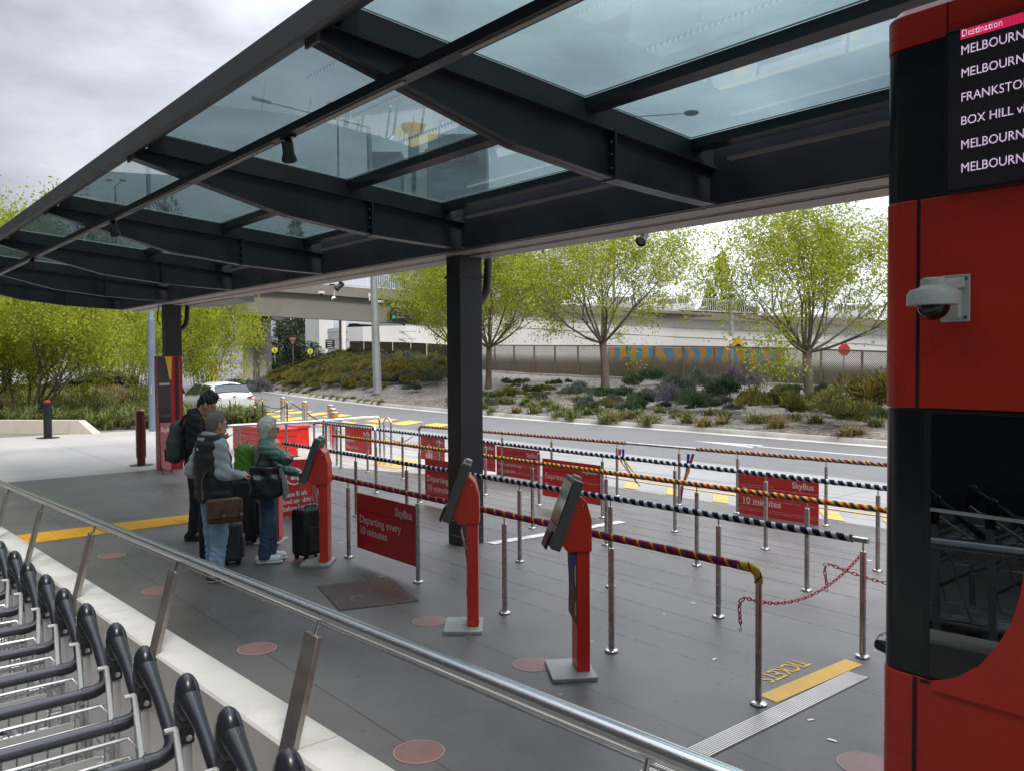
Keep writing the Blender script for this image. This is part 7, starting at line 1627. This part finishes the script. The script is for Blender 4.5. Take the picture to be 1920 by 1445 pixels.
def shoe(a, tt, sole, upper, t_):
    d = Vector((tt[0] - a[0], tt[1] - a[1], 0)).normalized(); b = Vector((a[0], a[1], 0)) - d * .055; e = Vector((tt[0], tt[1], 0)) + d * .06
    sh = part('shoe', sdf_mesh('shoe', [('c', tuple(b + Vector((0, 0, .05))), tuple(e - d * .06 + Vector((0, 0, .042))), .050, .046, (0, 0, 1, .95)), ('c', tuple(b + d * .03 + Vector((0, 0, .085))), tuple(b + d * .07 + Vector((0, 0, .095))), .046, .044)], .007, upper, .03, cuts=[((0, 0, -1), -.014)]), t_)
    so_ = part('sole', sdf_mesh('sole', [('c', tuple(b + Vector((0, 0, .02))), tuple(e - d * .055 + Vector((0, 0, .02))), .046, .048)], .007, sole, .02, cuts=[((0, 0, -1), -.002), ((0, 0, 1), .024)]), sh); return sh
def glasses(t_, head, s=1.0, col=(.05, .02, .02), tilt=0):
    c = Vector(head); m_ = mat('glasses_frame', col, .3); mb = MB(); ca, sa = math.cos(tilt), math.sin(tilt)
    T = lambda x, y, z: c + Vector((x * ca + z * sa, y, -x * sa + z * ca)) * s
    for y in (.033, -.033): mb.tube([T(.108, y + .024 * math.cos(t), .006 + .019 * math.sin(t)) for t in np.linspace(0, 2 * math.pi, 14)], .0032, 5, cap=False); mb.tube([T(.107, y + math.copysign(.024, y), .012), T(.06, math.copysign(.077, y), .012), T(-.02, math.copysign(.082, y), .006)], .0032, 5)
    mb.tube([T(.11, -.01, .01), T(.11, .01, .01)], .003, 5); o = mb.build('glasses', m_, t_, local=True); return o
def facebits(t_, head, s, tilt=0, lip=(.30, .12, .10)):
    c = Vector(head); ca, sa = math.cos(tilt), math.sin(tilt); T = lambda x, y, z: c + Vector((x * ca + z * sa, y, -x * sa + z * ca)) * s
    for y in (.031, -.031):
        mb = MB(); mb.ball(T(.085, y, .006), .0115 * s, 10, 6); o = mb.build('eye', mat('eye_white', (.55, .53, .5), .2), t_, local=True); mb = MB(); mb.ball(T(.0925, y, .006), .006 * s, 8, 5); mb.build('iris', BLACK, o, local=True)
# ---- woman at the third kiosk
KF = math.atan2(.768, .641)
p = G(503, 1052); s_ = 1.615 / 1.62
W = person((p.x, p.y, .004), KF + R(12), 'grey-haired woman in a green puffer jacket and blue jeans pressing the kiosk screen')
hips = [(0, .085, .83), (0, -.085, .83)]; knees = [(.03, .085, .46), (.02, -.085, .46)]; ank = [(.02, .09, .08), (-.03, -.085, .08)]; toes = [(.15, .10, .03), (.11, -.085, .03)]
chest, neck, head = (.0, 0, 1.20), (.0, 0, 1.35), (.035, 0, 1.485)
kp_ = Vector((-8.40, 4.36, 0)) - Vector(W.location); inv = Matrix.Rotation(-(KF + R(12)), 3, 'Z'); kl = inv @ kp_
hx = kl.x - .32; hy = kl.y - .02
sR, eR, wR = (.0, -.165, 1.285), (.22, -.21, 1.17), (hx - .16, hy - .05, 1.20); sL, eL, wL = (.0, .165, 1.285), (.08, .20, 1.03), (.33, .12, .97)
figure(W, 1.62, SKIN, hips, knees, ank, toes, chest, neck, head, [(sR, eR, wR), (sL, eL, wL)], .05, [(wR, (1, .15, .12), (0.2, 0, -1), .95, .15, True), (wL, (1, -.1, -.25), (0, 0, -1), .95, .8)], nose=1.0)
facebits(W, head, .94, .05)
PUF = mat('puffer_green', (.10, .185, .15), .5, 0, .12, 14)
quilt = lambda X, Y, Z: .010 * np.abs(np.sin(np.pi * (Z - .9) / .062)) - .005
def armquilt(X, Y, Z): return np.where((X > .15) & (Z > 1.0), .008 * np.abs(np.sin(np.pi * X / .055)) - .004, quilt(X, Y, Z))
part('puffer_jacket', sdf_mesh('puffer_jacket', [('c', (0, 0, .88), (.01, 0, 1.17), .165, .155, (1, 0, 0, .78)), ('c', (.0, 0, 1.17), (0, 0, 1.28), .15, .12, (1, 0, 0, .8)), ('c', (0, -.07, 1.29), (0, .07, 1.29), .085, .085), ('c', (-.005, 0, 1.30), (.005, 0, 1.37), .078, .072), ('c', sR, eR, .082, .07), ('c', eR, tuple(Vector(eR).lerp(Vector(wR), .93)), .068, .048), ('c', sL, eL, .082, .068), ('c', eL, tuple(Vector(eL).lerp(Vector(wL), .9)), .066, .046)], .0085, PUF, .03, armquilt, cuts=[((0, 0, -1), -.80)]), W)
JEAN = mat('dark_jeans', (.032, .06, .12), .8, 0, .25, 9, bump=.2, bscale=40); LJEAN = mat('light_jeans', (.22, .35, .50), .8, 0, .25, 7, bump=.25, bscale=35)
wr_ = lambda X, Y, Z: .003 * np.sin(Z * 62 + X * 50 + np.sin(Z * 23) * 3) * np.sin(Y * 45 + Z * 9) * np.clip((.62 - Z) * 3, .15, 1)
part('jeans', sdf_mesh('jeans', [('c', (0, 0, .84), (0, 0, .90), .135, .13, (1, 0, 0, .8))] + [q for h, k_, a in zip(hips, knees, ank) for q in (('c', h, k_, .098, .075), ('c', k_, (a[0] - .005, a[1], .06), .075, .075))], .0085, JEAN, .03, wr_, cuts=[((0, 0, -1), -.05)]), W)
WSH = mat('white_shoe', (.62, .63, .63), .5)
for a, b_ in zip(ank, toes): shoe(a, b_, WSH, WSH, W)
HAIRG = mat('hair_silver', (.64, .60, .55), .55, 0, .22, 45, bump=.4, bscale=120)
hc = Vector(head)
part('hair', sdf_mesh('hair', [('e', tuple(hc + Vector((-.028, 0, .035))), (.108, .092, .105)), ('c', tuple(hc + Vector((-.05, 0, .0))), tuple(hc + Vector((-.055, 0, -.11))), .082, .066, (1, 0, 0, .85)), ('c', tuple(hc + Vector((.045, -.01, .095))), tuple(hc + Vector((-.02, .0, .115))), .035, .04), ('-e', tuple(hc + Vector((.118, 0, -.045))), (.125, .125, .125), .012)], .0065, HAIRG, .02, lambda X, Y, Z: .003 * np.sin(Y * 160 + Z * 60)), W)
glasses(W, head, .94, (.07, .02, .02), .05)
# ---- tote bag hanging from her shoulder
BAG = mat('black_leather', (.013, .014, .017), .32, 0, .25, 10, bump=.15, bscale=50)
Rz = Matrix.Rotation(KF + R(12), 3, 'Z'); wl = lambda v_: Vector(W.location) + Rz @ Vector(v_)
def local_thing(name, label, cat, t_src, origin):
    t_ = thing(name, wl(origin) if t_src is W else origin, label, cat, rz=t_src.rotation_euler[2]); return t_
tb = local_thing('tote_bag', 'large black tote bag hanging from the grey-haired woman\'s shoulder', 'bag', W, (.0, -.24, .74))
part('bag_body', sdf_mesh('bag_body', [('c', (-.09, 0, .08), (.11, 0, .08), .08, .08, (0, 1, 0, .85)), ('c', (-.12, 0, .33), (.12, 0, .33), .05, .05), ('c', (-.11, 0, .2), (.12, 0, .2), .072, .072, (0, 1, 0, .9))], .010, BAG, .07, lambda X, Y, Z: .006 * np.sin(X * 30 + Z * 24), cuts=[((0, 0, 1), .36)]), tb)
mb = MB()
for x in (-.10, .09): mb.tube([(x, .0, .33), (x * .5, .05, .48), (.0, .075, .57), (-.02, .10, .605)], .012, 6)
mb.build('strap', BAG, tb, local=True)
mb = MB(); mb.tube([(.155, -.03, .34), (.20, -.05, .22), (.22, -.06, .08), (.19, -.07, .0)], [.016, .03, .034, .012], 8); mb.build('scarf', mat('grey_scarf', (.20, .21, .21), .6, 0, .7, 60), tb, local=True)
# ---- suitcases
def suitcase(loc, yaw, size, label, handle=None, m=None, soft=True):
    t_ = thing('suitcase', loc, label, 'suitcase', rz=yaw); w_, d, h = size; m = m or mat('suitcase_black', (.010, .010, .011), .75, 0, .2, 10, bump=.2, bscale=120)
    mb = MB(); mb.box((0, 0, .05 + h / 2), (d, w_, h)); b_ = mb.build('shell', m, t_, local=True, bevel=.035)
    mb = MB(); mb.box((d / 2 + .008, 0, .05 + h * .36), (.03, w_ * .82, h * .55)); mb.build('front_pocket', m, t_, local=True, bevel=.02)
    mb = MB(); mb.tube([(0, -.08, .05 + h), (0, -.07, .08 + h), (0, .07, .08 + h), (0, .08, .05 + h)], .012, 8); mb.build('grip', BLACK, t_, local=True)
    for sx_ in (-1, 1):
        for sy in (-1, 1): mb = MB(); mb.lathe((sx_ * (d / 2 - .04), sy * (w_ / 2 - .05), .03), [(.0, -.014), (.028, -.012), (.03, 0), (.028, .012), (0, .014)], 12, (0, 1, 0)); mb.box((sx_ * (d / 2 - .04), sy * (w_ / 2 - .05), .055), (.03, .04, .03)); mb.build('wheel', RUB, t_, local=True)
    if handle:
        mb = MB(); x = -d / 2 + .05
        for y in (-.085, .085): mb.tube([(x, y, .05 + h), (x, y, handle - .01)], .008, 8)
        th = mb.build('telescopic_handle', mat('handle_alloy', (.40, .38, .36), .35, .8), t_, local=True); mb = MB(); mb.tube([(x, -.10, handle - .012), (x, -.09, handle), (x, .09, handle), (x, .10, handle - .012)], .016, 10); mb.build('handle_grip', BLACK, th, local=True)
    return t_
hw_ = wl((.43, .105, 0))
suitcase((hw_.x + .04, hw_.y + .02, .004), KF - R(35), (.38, .24, .52), 'small black cabin suitcase with raised telescopic handle held by the grey-haired woman', .955)
# ---- man in the padded vest
p = G(403, 1086)
MY = KF + R(44)
M1 = person((p.x, p.y, .004), MY, 'grey-haired man in a black padded vest, pale hoodie and light jeans waiting behind the woman')
hips = [(0, .09, .89), (0, -.09, .89)]; knees = [(.03, .10, .49), (.01, -.10, .49)]; ank = [(.05, .12, .08), (-.03, -.10, .08)]; toes = [(.18, .14, .03), (.11, -.11, .03)]
chest, neck, head = (.0, 0, 1.30), (.01, 0, 1.455), (.05, 0, 1.595)
sR, eR, wR = (.0, -.17, 1.39), (.0, -.235, 1.12), (.21, -.15, 1.07); sL, eL, wL = (-.01, .17, 1.39), (-.12, .235, 1.12), (.07, .19, .98)
figure(M1, 1.73, SKIN, hips, knees, ank, toes, chest, neck, head, [(sR, eR, wR), (sL, eL, wL)], .06, [(wR, (1, .25, .1), (0, .6, -1), 1.05, .7), (wL, (.6, -.4, -.8), (0, -1, 0), 1.05, .5)])
facebits(M1, head, 1.0, .06)
HOOD = mat('hoodie_pale_grey', (.33, .37, .385), .85, 0, .10, 8, bump=.15, bscale=90)
folds = lambda X, Y, Z: .005 * np.sin(Z * 60 + X * 35) 
part('hoodie', sdf_mesh('hoodie', [('c', (0, 0, 1.0), (0, 0, 1.32), .14, .15, (1, 0, 0, .8)), ('c', (0, -.10, 1.40), (0, .10, 1.40), .08, .08), ('c', sR, eR, .082, .076), ('c', eR, tuple(Vector(eR).lerp(Vector(wR), .95)), .074, .052), ('c', sL, eL, .080, .072), ('c', eL, tuple(Vector(eL).lerp(Vector(wL), .92)), .070, .05), ('c', (-.05, -.05, 1.465), (-.05, .05, 1.465), .062, .062), ('c', (-.09, -.035, 1.43), (-.09, .035, 1.43), .052, .052), ('c', (.03, -.045, 1.44), (.03, .045, 1.44), .05, .05)], .009, HOOD, .035, folds), M1)
VEST = mat('vest_black', (.016, .017, .021), .6, 0, .15, 12)
vq = lambda X, Y, Z: .014 * np.abs(np.sin(np.pi * (Z - .82) / .125)) - .007
part('padded_vest', sdf_mesh('padded_vest', [('c', (0, 0, .93), (0, 0, 1.22), .215, .215, (1, 0, 0, .82)), ('c', (-.01, 0, 1.2), (-.01, 0, 1.35), .215, .205, (1, 0, 0, .74)), ('c', (-.01, -.13, 1.405), (-.01, .13, 1.405), .088, .088), ('c', (.05, -.05, 1.46), (.05, .05, 1.46), .05, .05)], .0095, VEST, .04, vq, cuts=[((0, 0, -1), -.80), ((0, 0, 1), 1.50)]), M1)
mb = MB(); mb.box((-.178, -.04, 1.36), (.006, .022, .022)); mb.build('chest_badge', WHITE, M1, False, local=True)
part('jeans', sdf_mesh('jeans', [('c', (0, 0, .88), (0, 0, .96), .145, .14, (1, 0, 0, .8))] + [q for h, k_, a in zip(hips, knees, ank) for q in (('c', h, k_, .105, .085), ('c', k_, (a[0] - .005, a[1], .07), .083, .075))], .009, LJEAN, .03, lambda X, Y, Z: .006 * np.sin(Z * 58 + X * 60 + np.sin(Z * 21) * 3) * np.sin(Y * 38 + Z * 11) * np.clip((.72 - Z) * 3, .2, 1), cuts=[((0, 0, -1), -.055)]), M1)
for a, b_ in zip(ank, toes): shoe(a, b_, mat('shoe_sole_tan', (.40, .33, .25), .7), mat('shoe_brown', (.07, .05, .038), .7), M1)
HAIR1 = mat('hair_grey_short', (.16, .14, .125), .8, 0, .25, 60, bump=.4, bscale=200); hc = Vector(head)
part('hair', sdf_mesh('hair', [('e', tuple(hc + Vector((-.018, 0, .032))), (.104, .083, .101)), ('c', tuple(hc + Vector((-.05, 0, -.02))), tuple(hc + Vector((-.05, 0, -.06))), .074, .062, (1, 0, 0, .9)), ('c', tuple(hc + Vector((.05, 0, .11))), tuple(hc + Vector((-.02, 0, .125))), .028, .03), ('-e', tuple(hc + Vector((.115, 0, -.035))), (.115, .12, .10), .012)], .0075, HAIR1, .02), M1)
glasses(M1, head, 1.0, (.06, .015, .012), .06)
Rm = Matrix.Rotation(MY, 3, 'Z'); wm = lambda v_: Vector(M1.location) + Rm @ Vector(v_)
sb = thing('messenger_bag', wm((-.02, -.275, .60)), 'brown leather messenger bag at the hip of the man in the vest', 'bag', rz=MY + R(-12))
LTH = mat('brown_leather', (.105, .052, .030), .5, 0, .3, 9, bump=.2, bscale=50, dirt=(.05, .025, .016), dscale=6)
mb = MB(); mb.box((0, 0, .15), (.34, .11, .25)); mb.build('bag_body', LTH, sb, local=True, bevel=.035)
mb = MB(); mb.box((0, -.062, .175), (.345, .02, .19)); mb.build('flap', LTH, sb, local=True, bevel=.01)
for x in (-.02, .15):
    mb = MB(); mb.box((x, -.078, .10), (.035, .012, .14)); b_ = mb.build('buckle_strap', mat('dark_leather', (.05, .025, .016), .5), sb, local=True, bevel=.004); mb = MB(); mb.box((x, -.086, .115), (.03, .006, .025)); mb.build('buckle', STEEL, b_, local=True)
mb = MB(); mb.tube([(-.2, 0, .27), (-.19, .09, .45), (-.1, .12, .62)], .014, 6); mb.build('strap', mat('dark_leather', (0, 0, 0)), sb, local=True)
# ---- younger man in black with bowed head
dep = 10.6
p = DP(368, 900, dep)
M2 = person((p.x, p.y, .004), KF + R(6), 'young dark-haired man in a black hoodie bowing his head to look down')
hips = [(0, .09, .98), (0, -.09, .98)]; knees = [(.04, .10, .53), (.02, -.10, .53)]; ank = [(.0, .11, .08), (-.03, -.10, .08)]; toes = [(.14, .12, .03), (.12, -.11, .03)]
chest, neck, head = (.02, 0, 1.42), (.07, 0, 1.575), (.155, 0, 1.695)
sR, eR, wR = (.03, -.19, 1.50), (.05, -.245, 1.21), (.28, -.12, 1.22); sL, eL, wL = (.03, .19, 1.50), (.06, .245, 1.21), (.28, .08, 1.24)
figure(M2, 1.86, SKIN2, hips, knees, ank, toes, chest, neck, head, [(sR, eR, wR), (sL, eL, wL)], .42, [(wR, (.8, .5, .2), (0, .4, 1), 1.05, .6), (wL, (.8, -.4, .2), (0, -.4, 1), 1.05, .6)])
facebits(M2, head, 1.06, .42)
HB2 = mat('hoodie_black', (.0085, .009, .011), .85, 0, .15, 8)
part('hoodie', sdf_mesh('hoodie', [('c', (0, 0, .98), (.02, 0, 1.42), .175, .175, (1, 0, 0, .8)), ('c', (.03, -.11, 1.51), (.03, .11, 1.51), .095, .095), ('c', sR, eR, .10, .09), ('c', eR, tuple(Vector(eR).lerp(Vector(wR), .95)), .088, .06), ('c', sL, eL, .10, .09), ('c', eL, tuple(Vector(eL).lerp(Vector(wL), .95)), .088, .06), ('c', (.0, -.07, 1.58), (.0, .07, 1.58), .085, .085)], .0105, HB2, .04, folds, cuts=[((0, 0, -1), -.86)]), M2)
part('trousers', sdf_mesh('trousers', [('c', (0, 0, .97), (0, 0, 1.04), .14, .135, (1, 0, 0, .8))] + [q for h, k_, a in zip(hips, knees, ank) for q in (('c', h, k_, .10, .075), ('c', k_, (a[0], a[1], .07), .072, .06))], .010, HB2, .03), M2)
for a, b_ in zip(ank, toes): shoe(a, b_, BLACK, BLACK, M2)
hc = Vector(head); HAIR2 = mat('hair_black', (.010, .009, .009), .5, 0, .3, 50, bump=.4, bscale=150)
ca, sa = math.cos(.42), math.sin(.42); T = lambda x, y, z: tuple(hc + Vector((x * ca + z * sa, y, -x * sa + z * ca)) * 1.06)
part('hair', sdf_mesh('hair', [('e', T(-.018, 0, .042), (.112, .088, .108)), ('c', T(.05, 0, .125), T(-.03, 0, .14), .045, .05), ('c', T(-.06, 0, .0), T(-.06, 0, -.03), .07, .06), ('-e', T(.115, 0, -.045), (.12, .13, .115), .012)], .008, HAIR2, .02, lambda X, Y, Z: .004 * np.sin(X * 120 + Y * 90)), M2)
mb = MB(); mb.tube([(.10, -.075, 1.56), (.16, -.05, 1.50), (.20, -.02, 1.40), (.205, -.01, 1.26)], [.012, .02, .022, .012], 8); mb.build('collar_lining', mat('lining_yellow', (.58, .36, .03), .6), M2, local=True)
mb = MB(); mb.lathe((.165, -.075, 1.525), [(.02, 0), (.02, .006), (0, .007)], 12, (.5, -.85, 0)); mb.build('badge', WHITE, M2, local=True)
Rn = Matrix.Rotation(KF + R(6), 3, 'Z'); wn = lambda v_: Vector(M2.location) + Rn @ Vector(v_)
bk = thing('backpack', wn((-.24, 0, .98)), 'grey and black backpack worn by the young man in black', 'backpack', rz=KF + R(6))
part('pack_body', sdf_mesh('pack_body', [('c', (0, -.07, .10), (0, .07, .10), .115, .115, (1, 0, 0, .8)), ('c', (.0, -.07, .25), (.0, .07, .25), .125, .125, (1, 0, 0, .8)), ('c', (.03, -.06, .42), (.03, .06, .42), .11, .11, (1, 0, 0, .75))], .012, mat('pack_grey', (.055, .062, .065), .75, 0, .15, 8), .08), bk)
mb = MB(); mb.box((-.09, 0, .10), (.06, .22, .16)); mb.build('front_pocket', BAG, bk, local=True, bevel=.025)
mb = MB()
for y in (-.12, .12): mb.tube([(.05, y, .42), (.14, y, .58), (.24, y * 1.1, .62), (.36, y * 1.1, .52)], .018, 8)
mb.build('shoulder_strap', BAG, bk, local=True)
# ---- phone held by the young man
mb = MB(); mb.box((0, 0, .005), (.15, .075, .009)); ph = mb.build('phone', BLACK, None, local=True, label='black phone held low by the young man in black', cat='phone'); ph.location = wn((.39, -.02, 1.27)); ph.rotation_euler = (0, R(-35), KF + R(6))
# ---- luggage behind them
q = G(452, 1018); s1 = suitcase((q.x - .06, q.y + .1, .004), KF + R(6), (.50, .34, .74), 'tall black suitcase with the green pack on top between the two older travellers')
zt = .80
gp = thing('green_pack', (s1.location.x, s1.location.y, zt), 'bright green pack with grey straps standing on the tall black suitcase', 'bag', rz=KF + R(6))
GP = mat('pack_green', (.10, .26, .025), .6, 0, .2, 12, bump=.3, bscale=30)
part('pack_body', sdf_mesh('pack_body', [('c', (sx_, sy_, .08), (sx_ * .85, sy_ * .9, .34), .07, .07) for sx_ in (-.05, .05) for sy_ in (-.11, 0, .11)], .010, GP, .05, lambda X, Y, Z: .007 * np.sin(X * 60 + Z * 45 + Y * 20) * np.sin(Y * 55 + Z * 20), cuts=[((0, 0, -1), -.01)]), gp)
mb = MB(); mb.box((.115, -.02, .16), (.05, .17, .18)); mb.build('front_pocket', GP, gp, local=True, bevel=.02); mb = MB(); mb.box((.09, .14, .17), (.10, .035, .20)); mb.build('mesh_pocket', BLACK, gp, local=True, bevel=.012)
mb = MB()
for y in (-.05, .08): mb.tube([(.10, y, .40), (.125, y, .3), (.13, y, .12), (.12, y, -.08)], .012, 6)
mb.tube([(0, -.08, .43), (0, -.06, .46), (0, .06, .46), (0, .08, .43)], .01, 6)
mb.build('strap', LGREY, gp, local=True)
q = G(385, 1052); s2 = suitcase((q.x, q.y + .1, .004), KF + R(15), (.40, .28, .52), 'black suitcase standing behind the light jeans of the man in the vest')
q = G(411, 1060); s3 = suitcase((q.x + .02, q.y + .14, .004), KF + R(15), (.26, .22, .42), 'dark grey suitcase peeking out right of the light jeans', None, mat('suitcase_grey', (.035, .037, .042), .6))
